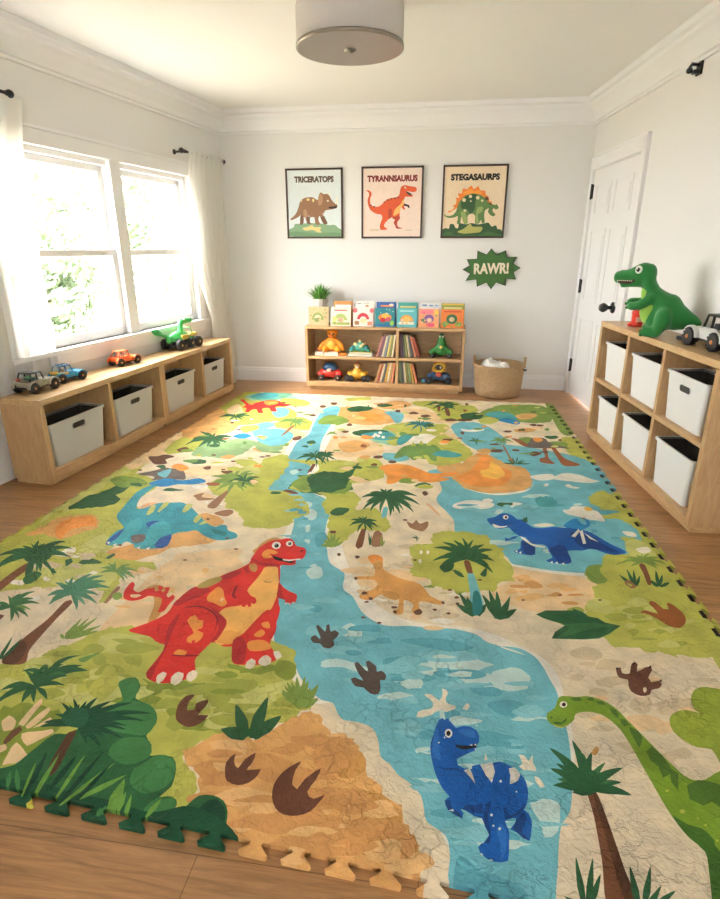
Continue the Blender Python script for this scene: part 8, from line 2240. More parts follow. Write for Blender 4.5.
fronts = [
 ('beige picture book with a green plant drawing, leftmost in the front row', 308.2, 329.6, '#cdb588', [('a', '#8f9c58', .45, .3, .3, .4), ('e', '#e2d3ae', .45, .42, .16, .14), ('e', '#7a8a50', .4, .3, .12, .12)]+dots(1, ['#7d8f4f', '#b08a58', '#a8ad70'], 14)),
 ('white picture book with a green arch on the cover', 330.7, 352.0, '#efe6cf', [('r', '#c46a72', .18, .8, .82, .87), ('a', '#a9bd6a', .5, .3, .33, .36), ('e', '#e8cf7a', .2, .35, .12, .16), ('e', '#d9a98c', .5, .33, .14, .13), ('r', '#9cae5f', .05, .06, .95, .2)]+dots(2, ['#7d9a52', '#d8b765', '#c9705f'], 8, .05, .3)),
 ('pink and white picture book with a red arch', 353.6, 374.8, '#f0dfd8', [('e', '#d86a70', .1, .85, .12, .12), ('e', '#d86a70', .92, .85, .1, .12), ('a', '#c93d45', .5, .38, .3, .34), ('e', '#e9d7a2', .52, .3, .18, .12), ('r', '#a8784f', .08, .08, .3, .28), ('r', '#d98a6a', .72, .06, .95, .26)]),
 ('dark teal picture book with an orange truck on the cover', 375.9, 396.3, '#2c8088', [('e', '#e0813a', .5, .5, .34, .2), ('e', '#e9b04c', .52, .58, .2, .14), ('e', '#b8323a', .4, .36, .15, .13), ('e', '#c05060', .66, .4, .13, .12), ('r', '#2a6a9a', 0, 0, 1, .16), ('e', '#8fc24a', .86, .2, .1, .14)]+dots(3, ['#e8f0e8'], 6, .7, .95, .03)),
 ('pale turquoise picture book with an orange creature', 397.5, 417.8, '#5fb5bd', [('a', '#e79a44', .5, .32, .34, .34), ('e', '#efb45e', .5, .42, .2, .16), ('r', '#e8e0c8', .12, .14, .88, .28), ('r', '#9fd6d8', .15, .82, .85, .9)]+dots(4, ['#e7b25e', '#eef0e0'], 8, .1, .4)),
 ('pink and orange picture book with a purple figure', 419.3, 439.8, '#e8a070', [('r', '#e67f8a', .06, .72, .7, .95), ('e', '#7b55a0', .5, .48, .24, .22), ('e', '#f0c8a0', .52, .4, .13, .12), ('e', '#3f7a55', .22, .4, .12, .08), ('e', '#d9506a', .6, .14, .22, .1), ('e', '#f1c24e', .86, .8, .1, .12)]+dots(5, ['#4f8f5a', '#c23d5c', '#f2d080'], 10)),
 ('orange picture book with a green dinosaur in a wreath', 440.6, 463.8, '#e37f35', [('e', '#2f6a40', .48, .48, .24, .26), ('e', '#d8c49a', .48, .46, .12, .13), ('e', '#88a04e', .2, .22, .16, .13), ('e', '#8aa84e', .78, .2, .16, .13), ('r', '#c9503a', .12, .84, .88, .91)]+dots(6, ['#c5c06a', '#3f7a45'], 8, .05, .35)),
]
for i, (lb, a, b, colr, deco) in enumerate(fronts): cover_book(lb, 'picture_book', px(a)+.004, px(b)-.004, .6115, .172-.001*i, 5.335, colr, deco, 5, FBK)
backs = [
 ('tan book with a pale strip behind the white picture book', 333, 353, '#c98d50', [('r', '#dfe6da', .08, .72, .92, .85)]),
 ('white book standing behind the pink and white picture book', 355, 375.5, '#f0e8de', [('r', '#5d6a70', .1, .9, .3, .93), ('r', '#7c8a86', .4, .92, .7, .94), ('e', '#d9a070', .6, .82, .1, .04)]),
 ('navy blue book standing behind the dark teal picture book', 376.5, 397, '#2f5c9c', [('r', '#e0854a', .2, .8, .85, .87), ('e', '#f0d8b8', .75, .88, .12, .05)]),
 ('green-teal book standing behind the turquoise picture book', 398, 418.5, '#3c9a92', [('r', '#d6c172', .1, .78, .9, .85)]),
 ('white and blue book standing behind the purple figure book', 420, 440, '#e6e6e2', [('r', '#5d83b0', .1, .86, .34, .93), ('r', '#7f9fc0', .45, .85, .65, .92), ('r', '#88a8c4', .72, .86, .92, .92)]),
 ('olive green book standing behind the orange dinosaur book', 441, 464.2, '#8a9440', [('r', '#d9b64e', .05, .92, .95, .99), ('r', '#cfd08a', .1, .76, .88, .84)]),
]
for i, (lb, a, b, colr, deco) in enumerate(backs): cover_book(lb, 'storybook', px(a)+.004, px(b)-.004, .6115, .222-.0015*i, 5.385, colr, deco, 5, BBK)

# leaning books in the cubbies
PAL = [('dusty pink', '#c98a86'), ('cream', '#e2d5b8'), ('grey blue', '#7d8d9c'), ('plum', '#7a5166'), ('olive', '#8b8f4c'), ('tan', '#c09a6a'), ('brick red', '#a8503f'), ('sage green', '#8fa27c'), ('mustard', '#cfa648'), ('slate', '#5a6068'), ('pale yellow', '#e3cf86'), ('teal', '#4b8a88'), ('salmon', '#d98a6c')]
ORD = ['first', 'second', 'third', 'fourth', 'fifth', 'sixth', 'seventh', 'eighth']
def book_row(where, z, xs, tilts, hs, seq, group):
    for i, (x, a, h_) in enumerate(zip(xs, tilts, hs)):
        nm, colr = PAL[seq[i] % len(PAL)]; th = .0165
        g = G(); cm = M('spine_'+nm.replace(' ', '_'), colr, .5, .08, 30)
        g.box((-th/2, -.07, 0), (-th/2+.002, .07, h_), cm); g.box((th/2-.002, -.07, 0), (th/2, .07, h_), cm); g.box((-th/2, -.072, 0), (th/2, -.068, h_), cm, .001)
        g.box((-th/2+.002, -.068, .003), (th/2-.002, .068, h_-.003), PAGES)
        r = radians(a); lift = abs(sin(r))*th/2
        o = obj('leaning_book', g, None, (x, 5.40, z+lift+.0005), (0, r, 0))
        tag(o, '%s thin book leaning in the %s cubby, %s from the left' % (nm, where, ORD[i]), 'book', group)
def run(x_end, n, a0, a1, side, h_):
    """books leaning on the divider; side -1: divider on their right, +1: on their left"""
    xs, ts = [], []
    for i in range(n):
        u = i/(n-1); ts.append(a0+(a1-a0)*u)
    return ts
def lean_row(where, z, wall_x, side, angles, hs, seq):
    # side -1: books stand left of the divider and lean right (tops to the right)
    th = .0165; n = len(angles); xs = [0]*n; prev = None
    order = range(n-1, -1, -1) if side < 0 else range(n)
    for i in order:
        a = abs(radians(angles[i])); h_ = hs[i]; foot = th/cos(a)
        if prev is None: x = wall_x+side*(h_*sin(a)+foot/2+.002)
        else: x = prev+side*(max(foot, pfoot)+.0012+max(0, math.tan(a)-math.tan(pa))*ph*cos(pa))
        xs[i] = x; prev, pfoot, pa, ph = x, foot, a, h_
    book_row(where, z, xs, [(-side)*abs(a) for a in angles], hs, seq, 'books leaning in the %s cubby' % where)
DV = (BX0+BX1)/2+.131
lean_row('upper left', .331, DV-.014, -1, [17, 15, 13, 11.5, 10, 8.5, 7.5], [.2, .205, .2, .21, .205, .205, .21], [0, 3, 1, 2, 10, 4, 1])
lean_row('lower left', .086, DV-.014, -1, [17, 15.5, 14, 12.5, 11, 9.5, 8.5, 7.5], [.185, .19, .185, .19, .195, .19, .195, .195], [5, 6, 1, 9, 8, 1, 5, 12])
lean_row('upper right', .331, DV+.014, 1, [3.5, 5, 7, 9, 11.5, 14.5, 19], [.215, .21, .21, .205, .2, .2, .195], [3, 9, 4, 1, 9, 12, 6])
lean_row('lower right', .086, DV+.014, 1, [3, 4.5, 6, 7.5, 9.5, 12, 15], [.205, .205, .2, .2, .195, .19, .185], [7, 9, 1, 4, 7, 8, 12])

# ------------------------------------------------------------------ toys in the bookshelf
TOY = {}
def P_(c, rough=.4): return M('toy_'+c.strip('#'), c, rough, .05, 25)
def wheel(parent, c, r, wd, hubc, axis='y', nm='wheel'):
    g = G(); mt = Matrix.Translation(c)
    pr = [(r*.45, -wd/2), (r*.8, -wd/2), (r*.97, -wd*.35), (r, -wd*.15), (r, wd*.15), (r*.97, wd*.35), (r*.8, wd/2), (r*.45, wd/2)]
    g.lathe(pr, RUBBER, 24, mt, True, axis)
    for k in range(14):                                # tread blocks
        a = 2*pi*k/14; u = Vector((cos(a), 0, sin(a))) if axis == 'y' else Vector((0, cos(a), sin(a)))
        rot = Matrix.Rotation(-a, 4, 'Y') if axis == 'y' else Matrix.Rotation(a, 4, 'X')
        s_ = (r*.05, wd*.46, r*.09) if axis == 'y' else (wd*.46, r*.05, r*.09)
        g.box((-s_[0], -s_[1], -s_[2]), s_, RUBBER, 0, Matrix.Translation(Vector(c)+u*(r*.98)) @ rot)
    w_ = obj(nm, g, parent)
    g = G(); hm = P_(hubc, .35)
    g.lathe([(0, -wd*.62), (r*.18, -wd*.6), (r*.25, -wd*.5), (r*.45, -wd*.46), (r*.45, wd*.46), (r*.25, wd*.5), (r*.18, wd*.6), (0, wd*.62)], hm, 18, mt, True, axis); obj('hub', g, w_)
    return w_
def flat_book(label, x0, x1, y0, y1, z, th, colr, group=None):
    g = G(); cm = P_(colr); g.box((x0, y0, z), (x1, y1, z+.002), cm); g.box((x0, y0, z+th-.002), (x1, y1, z+th), cm); g.box((x0, y1-.003, z), (x1, y1, z+th), cm); g.box((x0+.003, y0+.003, z+.002), (x1-.003, y1-.003, z+th-.002), PAGES)
    return tag(obj('flat_book', g), label, 'book', group)
zu, zl = .331, .086
flat_book('white book lying flat under the orange toy, left one', px(314), px(323.3), 5.33, 5.50, zu, .03, '#eee6dc', 'books lying flat in the upper left cubby')
flat_book('white book lying flat under the orange toy, right one', px(323.8), px(338.4), 5.33, 5.50, zu, .03, '#f0e9df', 'books lying flat in the upper left cubby')
flat_book('pale blue book lying flat beneath the teal shell toy, bottom one', px(348.4), px(374), 5.33, 5.50, zu, .022, '#8fb8d6', 'books lying flat in the upper left cubby')
flat_book('yellow green book lying flat beneath the teal shell toy, upper one', px(350), px(373.5), 5.335, 5.49, zu+.0225, .016, '#c4c65a', 'books lying flat in the upper left cubby')
# orange sitting toy
OR = P_('#ee9222', .5)
t = thing('orange_plush', 'orange plush toy sitting on white books in the bookshelf', 'toy', (px(331), 5.42, zu+.0305)); t.scale = (1.2, 1.2, 1.2)
organic('body', [[((0, 0, .05), .05), ((0, 0, .09), .028)], [((-.03, -.01, .085), .022), ((-.075, -.02, .055), .02), ((-.1, -.03, .02), .02)], [((.03, -.01, .085), .022), ((.07, -.02, .05), .02), ((.085, -.03, .02), .02)], [((-.04, -.03, .025), .025), ((-.055, -.06, .02), .02)], [((.04, -.03, .025), .025), ((.055, -.06, .02), .02)]],
        [((0, 0, .045), (.07, .05, .045)), ((0, -.005, .14), (.042, .04, .036)), ((-.035, 0, .16), (.012, .01, .012)), ((.035, 0, .16), (.012, .01, .012))], .005, OR, t, 3)
for a in (-.016, .016): g = G(); g.ell((a, -.042, .14), (.007, .005, .008), BLACK, None, 10); obj('eye', g, t)
g = G(); g.ell((0, -.04, .122), (.02, .016, .012), P_('#c8641c'), None, 12); obj('muzzle', g, t)
g = G(); g.ell((0, -.042, .05), (.04, .014, .035), P_('#f3ac3e'), None, 14); obj('belly_patch', g, t)
t = thing('orange_block', 'flat orange toy piece lying right of the white books', 'toy', (px(342.5), 5.37, zu))
g = G(); g.prism([(a*.04, b*.03) for a, b in ((-1, -.5), (-.3, -1), (.6, -.9), (1, 0), (.5, .8), (-.6, 1))], .0005, .024, P_('#e8872a'), 'xy', None, .003); obj('body', g, t)
# teal shell toy
TE = P_('#4fa39a', .4)
t = thing('shell_toy', 'teal domed toy with cream knobs on top of stacked books', 'toy', (px(360.5), 5.41, zu+.0405)); t.scale = (1.12, 1.12, 1.12)
organic('body', [[((-.05, -.03, .02), .018), ((-.08, -.05, .014), .014)], [((.05, -.03, .02), .018), ((.08, -.05, .014), .014)]], [((0, 0, .03), (.072, .055, .036)), ((.0, -.02, .05), (.045, .04, .035))], .005, TE, t, 3)
for a, b, c in ((-.03, -.045, .062), (.0, -.04, .088), (.03, -.045, .062), (-.045, -.01, .06), (.045, -.01, .06), (.012, -.055, .048)):
    g = G(); g.ell((a, b, c), (.016, .013, .014), P_('#dccf8e'), None, 12); obj('knob', g, t)
for a in (-.06, .06): g = G(); g.ell((a, -.05, .03), (.02, .016, .018), P_('#2f7d7a'), None, 12); obj('foot', g, t)
# red car with a blue dome
def shelf_car(name, label, x, z, bodyc, parts, wheels, s=1.):
    t = thing(name, label, 'toy', (x, 5.40, z))
    return t
t = thing('dome_car', 'red toy car with a dark blue dome roof', 'toy', (px(328.8), 5.40, zl)); t.scale = (1.2, 1.2, 1.2)
organic('body', [[((-.06, -.01, .055), .035), ((.06, -.01, .055), .035)]], [((0, 0, .06), (.095, .055, .036)), ((-.075, -.02, .05), (.03, .035, .028)), ((.075, -.02, .05), (.03, .035, .028))], .005, P_('#d1392e', .35), t, 3)
g = G(); g.ell((0, 0, .092), (.066, .048, .05), P_('#23486b', .3), None, 20); obj('dome', g, t)
g = G(); g.ell((0, -.052, .085), (.022, .012, .014), P_('#e8b6a4'), None, 12); obj('badge', g, t)
for a in (-.068, .068): wheel(t, (a, -.045, .0245), .024, .026, '#d99a7e')
for a in (-.068, .068): wheel(t, (a, .04, .0245), .024, .026, '#d99a7e')
# yellow toy on black wheels
t = thing('yellow_rover', 'yellow toy rover with a face and black wheels', 'toy', (px(357.8), 5.40, zl)); t.scale = (1.15, 1.15, 1.15)
organic('body', [[((-.05, -.03, .05), .026), ((.05, -.03, .05), .026)], [((0, -.01, .06), .05), ((0, -.01, .095), .03)]], [((-.06, 0, .06), (.03, .04, .022)), ((.06, 0, .06), (.03, .04, .022))], .005, P_('#dfa93a', .4), t, 3)
g = G(); g.ell((0, -.012, .125), (.034, .032, .026), P_('#b98d55'), None, 14); g.ell((0, -.04, .118), (.014, .01, .01), P_('#e6d6c2'), None, 10); obj('head', g, t)
g = G(); g.ell((0, -.008, .142), (.02, .022, .012), P_('#a33a2c'), None, 12); obj('cap', g, t)
for a in (-.082, -.05, .06, .092): wheel(t, (a, -.045 if abs(a) > .055 else -.06, .0265), .026, .028, '#4a4640')
# green cone dinosaur on wheels
t = thing('green_rolling_dinosaur', 'green peaked toy dinosaur on small wheels, upper right cubby', 'toy', (px(442.7), 5.40, zu)); t.scale = (1.2, 1.2, 1.2)
organic('body', [[((0, 0, .06), .05), ((0, 0, .11), .036), ((0, -.01, .15), .026), ((0, -.01, .168), .02)], [((-.03, -.02, .07), .022), ((-.075, -.035, .045), .018)], [((.03, -.02, .07), .022), ((.075, -.035, .045), .018)]], [((0, 0, .05), (.07, .05, .03))], .005, P_('#2f7d3a', .4), t, 3)
g = G(); g.ell((0, -.05, .085), (.013, .008, .012), P_('#e0c56a'), None, 10); obj('belly_button', g, t)
for a in (-.012, .012): g = G(); g.ell((a, -.032, .165), (.008, .006, .009), P_('#f2f0e6'), None, 10); obj('eye', g, t)
for a in (-.066, .066): wheel(t, (a, -.04, .0185), .018, .02, '#b8b4ac')
for a in (-.05, .05): wheel(t, (a, .035, .0185), .018, .02, '#b8b4ac')
# blue buggy with yellow ring
t = thing('blue_buggy', 'dark blue toy buggy with a yellow ring face, lower right cubby', 'toy', (px(441.5), 5.40, zl)); t.scale = (1.22, 1.22, 1.22)
organic('body', [[((-.06, -.01, .05), .032), ((.06, -.01, .05), .032)]], [((0, 0, .055), (.09, .05, .036)), ((-.065, -.03, .05), (.03, .03, .03)), ((.065, -.03, .05), (.03, .03, .03))], .005, P_('#2c4a6e', .35), t, 3)
g = G(); g.tube([(.042*cos(2*pi*k/20), -.02, .125+.034*sin(2*pi*k/20)) for k in range(20)], .013, P_('#d6b03c'), 8, True); obj('ring', g, t)
g = G(); g.ell((0, -.012, .125), (.032, .02, .026), P_('#35302c'), None, 14); g.ell((.012, -.03, .128), (.008, .005, .011), P_('#efe6d6'), None, 8); obj('face', g, t)
g = G(); g.ell((0, -.048, .075), (.024, .012, .02), P_('#c25a48'), None, 12); obj('badge', g, t)
for a in (-.075, .075): wheel(t, (a, -.05, .0285), .028, .03, '#3d5a7a')
for a in (-.06, .06): wheel(t, (a, .04, .0285), .028, .03, '#3d5a7a')
t = thing('teal_pod', 'small teal and blue toy pod left of the blue buggy', 'toy', (px(426.5), 5.375, zl))
g = G(); g.ell((0, 0, .022), (.03, .024, .0215), P_('#4d8f98'), None, 14); obj('body', g, t); g = G(); g.ell((.012, -.016, .03), (.012, .01, .011), P_('#3a66a0'), None, 10); obj('cap', g, t)

# plant
t = thing('potted_plant', 'small grassy green plant in a white pot on the bookshelf', 'plant', (px(317.5), 5.49, .61))
g = G(); POT = M('white_ceramic', '#d9cfc6', .5, .05, 20)
g.lathe([(0, .0005), (.05, .0005), (.056, .02), (.076, .215), (.078, .235), (.072, .235), (.068, .2), (0, .2)], POT, 12, None, False); obj('pot', g, t)
g = G(); g.lathe([(0, .212), (.069, .212), (.067, .205), (0, .205)], M('potting_soil', '#3a2a1e', .9, .2, 60), 20); obj('soil', g, t)
g = G(); r = random.Random(5); LF = [M('leaf_a', '#5c9a3a', .5, .15, 30), M('leaf_b', '#7db54c', .5, .15, 30), M('leaf_c', '#3f7d2e', .5, .15, 30)]
for i in range(230):
    a = r.uniform(0, 2*pi); sp = r.uniform(.02, .17); h_ = r.uniform(.1, .19)*(1.1-sp*2.8); b0 = Vector((r.uniform(0, .05)*cos(a), r.uniform(0, .05)*sin(a), .212))
    dirv = Vector((cos(a), sin(a), 0)); sd = Vector((-sin(a), cos(a), 0)); w_ = r.uniform(.004, .008); V = []
    for u in (0, .35, .7, 1): 
        p = b0+dirv*(sp*u**1.4)+Vector((0, 0, h_*(u*1.25-.35*u*u))); ww = w_*(1-u)**.6 if u < 1 else .0004
        V += [p-sd*ww, p+sd*ww]
    g.mesh_in(V, [(0, 1, 3, 2), (2, 3, 5, 4), (4, 5, 7, 6)], r.choice(LF))
obj('foliage', g, t)

# basket and blanket
BK = bpy.data.materials.new('woven_rope'); BK.use_nodes = True; nt = BK.node_tree; N = nt.nodes; L = nt.links; b = N['Principled BSDF']; b.inputs['Roughness'].default_value = .85
tc = N.new('ShaderNodeTexCoord'); wv = N.new('ShaderNodeTexWave'); wv.bands_direction = 'Z'; wv.inputs['Scale'].default_value = 26; wv.inputs['Distortion'].default_value = 1.5; wv.inputs['Detail'].default_value = 2; L.new(tc.outputs['Object'], wv.inputs['Vector'])
no = N.new('ShaderNodeTexNoise'); no.inputs['Scale'].default_value = 45; L.new(tc.outputs['Object'], no.inputs['Vector'])
rp = N.new('ShaderNodeValToRGB'); rp.color_ramp.elements[0].color = lin('#a5855f'); rp.color_ramp.elements[1].color = lin('#c7a880'); L.new(no.outputs['Fac'], rp.inputs[0]); L.new(rp.outputs[0], b.inputs['Base Color'])
bp = N.new('ShaderNodeBump'); bp.inputs['Strength'].default_value = .7; bp.inputs['Distance'].default_value = .006; L.new(wv.outputs['Fac'], bp.inputs['Height']); L.new(bp.outputs[0], b.inputs['Normal'])
t = thing('woven_basket', 'round tan woven basket beside the bookshelf', 'basket', (.505, 5.365, 0))
g = G(); g.lathe([(0, .001), (.18, .001), (.2, .012), (.212, .06), (.222, .16), (.226, .27), (.231, .285), (.226, .3), (.214, .295), (.21, .2), (.2, .06), (.17, .03), (0, .03)], BK, 48); obj('body', g, t)
for a in (radians(172), radians(-8)):
    g = G(); P = []
    for k in range(13):
        u = pi*k/12; P.append((.228*cos(a)+(-sin(a))*.042*cos(u), .228*sin(a)+cos(a)*.042*cos(u), .272+.085*sin(u)))
    g.tube(P, .011, BK, 8); obj('handle', g, t)
g = G(); g.tube([(.205, -.10, .265), (.225, -.11, .255), (.232, -.105, .268)], .008, BLACK, 6); obj('clasp', g, t)
# rumpled blanket
n = 34; V = []; F = []; r = random.Random(2)
for i in range(n+1):
    for j in range(n+1):
        u, v = i/n*2-1, j/n*2-1; q = sqrt(u*u+v*v)
        x, y = u*sqrt(1-v*v/2), v*sqrt(1-u*u/2); q = hypot(x, y)
        z = .255+.075*math.exp(-((x+.45)**2+(y)**2)*3)+.045*math.exp(-((x-.2)**2+(y+.45)**2)*9)+.012*sin(9*x+3*y)+.012*sin(11*y-4*x+1)+.006*sin(23*x+17*y)-.1*max(0, x-.2)
        V.append((x*.197, y*.197, z-.06*q**6))
for i in range(n):
    for j in range(n): F.append((i*(n+1)+j, (i+1)*(n+1)+j, (i+1)*(n+1)+j+1, i*(n+1)+j+1))
g = G(); g.mesh_in(V, F, M('white_knit_blanket', '#e9e6e2', .9, .04, 40, .4, sheen=.2), None, True)
tag(obj('blanket', g, None, (.505, 5.365, 0)), 'white rumpled blanket stuffed in the woven basket', 'blanket')

# ------------------------------------------------------------------ toy vehicles
def jeep(name, label, loc, rz, wb, tr, r, bodyc, hoodc, roofc, hubc, seatc, roof=True, s=1., group=None, bed=None, extra=None):
    """open toy jeep: +y forward, width along x, origin on the ground between the axles"""
    t = thing(name, label, 'toy car', loc, rz, group)
    bm_, hm, rm = P_(bodyc), P_(hoodc), P_(roofc)
    W = tr*.9; fr, rr = wb/2+r*.75, -wb/2-r*.75; z0 = r*1.0; z1 = r*2.15; z2 = z1+r*1.5
    g = G(); g.box((-W*.32, rr*.95, r*.65), (W*.32, fr*.95, z0+.004), BLACK, .003)
    for y in (-wb/2, wb/2): g.lathe([(r*.16, -tr/2), (r*.16, tr/2)], BLACK, 10, Matrix.Translation((0, y, r)), True, 'x')
    obj('chassis', g, t)
    g = G(); g.prism([(rr, z0), (rr, z1), (-wb*.05, z1), (wb*.12, z1+.002), (wb*.14, z0)], -W/2, W/2, bm_, 'yz', None, .003)
    g.box((-W*.5, rr*.6, z1-.002), (-W*.42, wb*.1, z1+r*.18), bm_, .002); g.box((W*.42, rr*.6, z1-.002), (W*.5, wb*.1, z1+r*.18), bm_, .002)
    obj('body', g, t)
    g = G(); g.prism([(wb*.12, z0), (wb*.12, z1+.001), (fr*.96, z1-r*.06), (fr, z1-r*.2), (fr, z0)], -W*.44, W*.44, hm, 'yz', None, .003); obj('hood', g, t)
    for y in (-wb/2, wb/2):
        for sx in (-1, 1):
            g = G(); P = [(y+(r*1.32)*cos(a), r+(r*1.28)*sin(a)) for a in [pi*k/8 for k in range(9)]]+[(y+(r*1.12)*cos(a), r+(r*1.1)*sin(a)) for a in [pi*k/8 for k in range(8, -1, -1)]]
            a_, b_ = sorted((sx*W*.44, sx*tr*.58)); g.prism(P, a_, b_, hm if y > 0 else bm_, 'yz'); obj('fender', g, t)
    g = G(); R = r*.15
    for sx in (-W*.43, W*.43):
        g.tube([(sx, wb*.12, z1), (sx*.93, wb*.02, z2), (sx*.93, rr*.7, z2), (sx, rr*.86, z1)], R, rm, 6); g.tube([(sx*.93, -wb*.2, z2), (sx, -wb*.2, z1)], R, rm, 6)
    for y in (wb*.02, -wb*.2, rr*.7): g.tube([(-W*.4, y, z2), (W*.4, y, z2)], R, rm, 6)
    obj('roll_cage', g, t)
    if roof:
        g = G(); g.box((-W*.45, rr*.72, z2), (W*.45, wb*.04, z2+r*.14), rm, .003); obj('roof', g, t)
    sm = P_(seatc)
    for sx in (-W*.2, W*.2):
        g = G(); g.box((sx-W*.14, -wb*.24, z1-.003), (sx+W*.14, -wb*.04, z1+r*.3), sm, .003); g.box((sx-W*.14, -wb*.28, z1), (sx+W*.14, -wb*.2, z1+r*.7), sm, .003); obj('seat', g, t)
    g = G(); g.box((-W*.52, fr, z0*.85), (W*.52, fr+r*.22, z0*1.2), BLACK, .002); obj('bumper', g, t); g = G(); g.box((-W*.5, rr-r*.2, z0*.85), (W*.5, rr, z0*1.2), BLACK, .002); obj('bumper', g, t)
    for sx in (-W*.3, W*.3):
        g = G(); g.lathe([(0, fr+.003), (r*.2, fr+.002), (r*.2, fr-.004)], P_('#efe3b8'), 12, Matrix.Translation((sx, 0, z1-r*.55)), True, 'y'); obj('headlight', g, t)
    if bed:
        g = G(); g.box((-W*.53, rr*1.02, z1-r*.45), (W*.53, -wb*.12, z1+r*.12), P_(bed), .003); obj('cargo_box', g, t)
    if extra:
        for c_, p_, q_ in extra: g = G(); g.ell([p_[0]*W, p_[1]*wb, z1+p_[2]*r], [q_[0]*W, q_[1]*wb, q_[2]*r], P_(c_), None, 12); obj('decal', g, t)
    for sx in (-1, 1):
        for y in (-wb/2, wb/2): wheel(t, (sx*tr/2, y, r), r, r*.8, hubc, 'x')
    return t
CG = 'toy vehicles on the bench'; zb = .5105
jeep('toy_jeep', 'grey toy jeep with a black roof at the near end of the bench', BN.at(-.19, -2.11, zb), BN.a-.04, .15, .115, .031, '#9a9486', '#a39c8c', '#2a2d33', '#d39a68', '#5a7a72', True, 1, CG, None,
     [('#3f7d86', (.5, -.55, -.5), (.08, .16, .35)), ('#b4534a', (.5, -.3, -.2), (.05, .09, .2)), ('#5d8f6a', (.0, -.3, .6), (.25, .12, .4)), ('#b04a3a', (-.3, -.62, .35), (.14, .1, .28)), ('#7c8a5a', (.5, .1, -.3), (.04, .12, .2))])
jeep('toy_jeep', 'blue toy jeep with a yellow cargo bed on the bench', BN.at(-.2, -1.84, zb), BN.a-.3, .135, .095, .028, '#3b8fb5', '#3a96bb', '#2b5d85', '#cf8a4c', '#7a6a58', False, 1, CG, '#c9a23c',
     [('#e08a3a', (.5, -.3, -.2), (.08, .14, .2)), ('#7aa83a', (.5, -.6, .0), (.08, .12, .2))])
jeep('toy_car', 'orange toy car in the middle of the bench', BN.at(-.175, -1.29, zb), BN.a-.2, .15, .088, .028, '#e2622c', '#e56a2c', '#dd5f30', '#e0a45c', '#e9d6c0', True, 1, CG, None,
     [('#e8b23c', (.5, .2, -.2), (.05, .12, .2)), ('#f2e2c8', (.46, -.15, .3), (.05, .1, .25))])
# green dinosaur truck
GRN = P_('#2f9a4c', .35); GR2 = P_('#43b05a', .35)
t = thing('dinosaur_truck', 'green dinosaur-headed toy truck on big black wheels', 'toy car', BN.at(-.15, -.56, zb), BN.a-.12, CG)
organic('body', [[((0, -.14, .085), .03), ((0, -.05, .1), .045), ((0, .06, .09), .04), ((0, .15, .075), .028)]], [((0, -.06, .085), (.06, .09, .035)), ((0, .1, .075), (.055, .07, .03))], .007, GRN, t, 4)
organic('neck', [[((0, .0, .11), .03), ((0, .01, .16), .022), ((0, .015, .195), .022), ((.0, .03, .215), .026), ((.01, .075, .22), .025), ((.014, .13, .216), .02)]], [], .005, GR2, t, 4)
organic('tail', [[((0, -.13, .1), .016), ((-.02, -.19, .13), .012), ((-.03, -.215, .145), .02), ((-.035, -.245, .16), .027), ((-.04, -.275, .172), .012)]], [], .005, GRN, t, 4)
for sx in (-.02, .024): g = G(); g.ell((sx, .04, .232), (.007, .007, .008), P_('#f0efe6'), None, 8); obj('eye', g, t)
for sx in (.045, -.062): g = G(); g.box((sx, -.05, .08), (sx+.017, .04, .115), P_('#c8a93e'), .004); obj('side_plate', g, t)
g = G(); g.box((-.05, .08, .09), (.05, .17, .115), P_('#c8b24a'), .006); obj('hood_plate', g, t)
g = G(); g.tube([(-.04, .11, .11), (-.035, .1, .16), (.035, .1, .16), (.04, .11, .11)], .006, P_('#6fae6a'), 8); obj('roll_bar', g, t)
g = G(); g.box((-.035, -.15, .045), (.035, .16, .07), BLACK, .004); obj('chassis', g, t)
for sx in (-1, 1):
    for y in (-.10, .04, .14): wheel(t, (sx*.075, y, .043), .043 if y < 0 else .04 if y < .1 else .041, .036, '#c9a45c', 'x')
# white truck on the cubby shelf
jeep('toy_truck', 'white toy truck with black roof and wheels on the cubby shelf', FR.at(-.11, -2.575, .8325), FR.a+.06, .21, .115, .044, '#cfd2d0', '#d6d8d6', '#17171a', '#c07a34', '#4a4c4e', True)
# small red toy by the plush
t = thing('red_toy', 'small red plastic toy figure behind the green plush dinosaur', 'toy', FR.at(-.15, -1.75, .8325), FR.a)
RE = P_('#d8392c', .35)
g = G(); g.lathe([(0, 0), (.03, 0), (.034, .008), (.033, .075), (.036, .08), (.036, .09), (.028, .1), (.024, .135), (.014, .15), (0, .153)], RE, 24); obj('body', g, t)
for p_ in ((-.036, -.004, .012), (-.018, -.03, .012)): g = G(); g.ell(p_, (.022, .017, .012), RE, None, 12); obj('foot', g, t)
for p_ in ((-.018, -.022, .115), (.002, -.03, .118)): g = G(); g.ell(p_, (.011, .011, .013), P_('#f2ece2'), None, 10); obj('eye', g, t)
g = G(); g.box((-.02, -.036, .03), (.02, -.03, .06), P_('#e8b8a4'), .003); obj('label_panel', g, t)

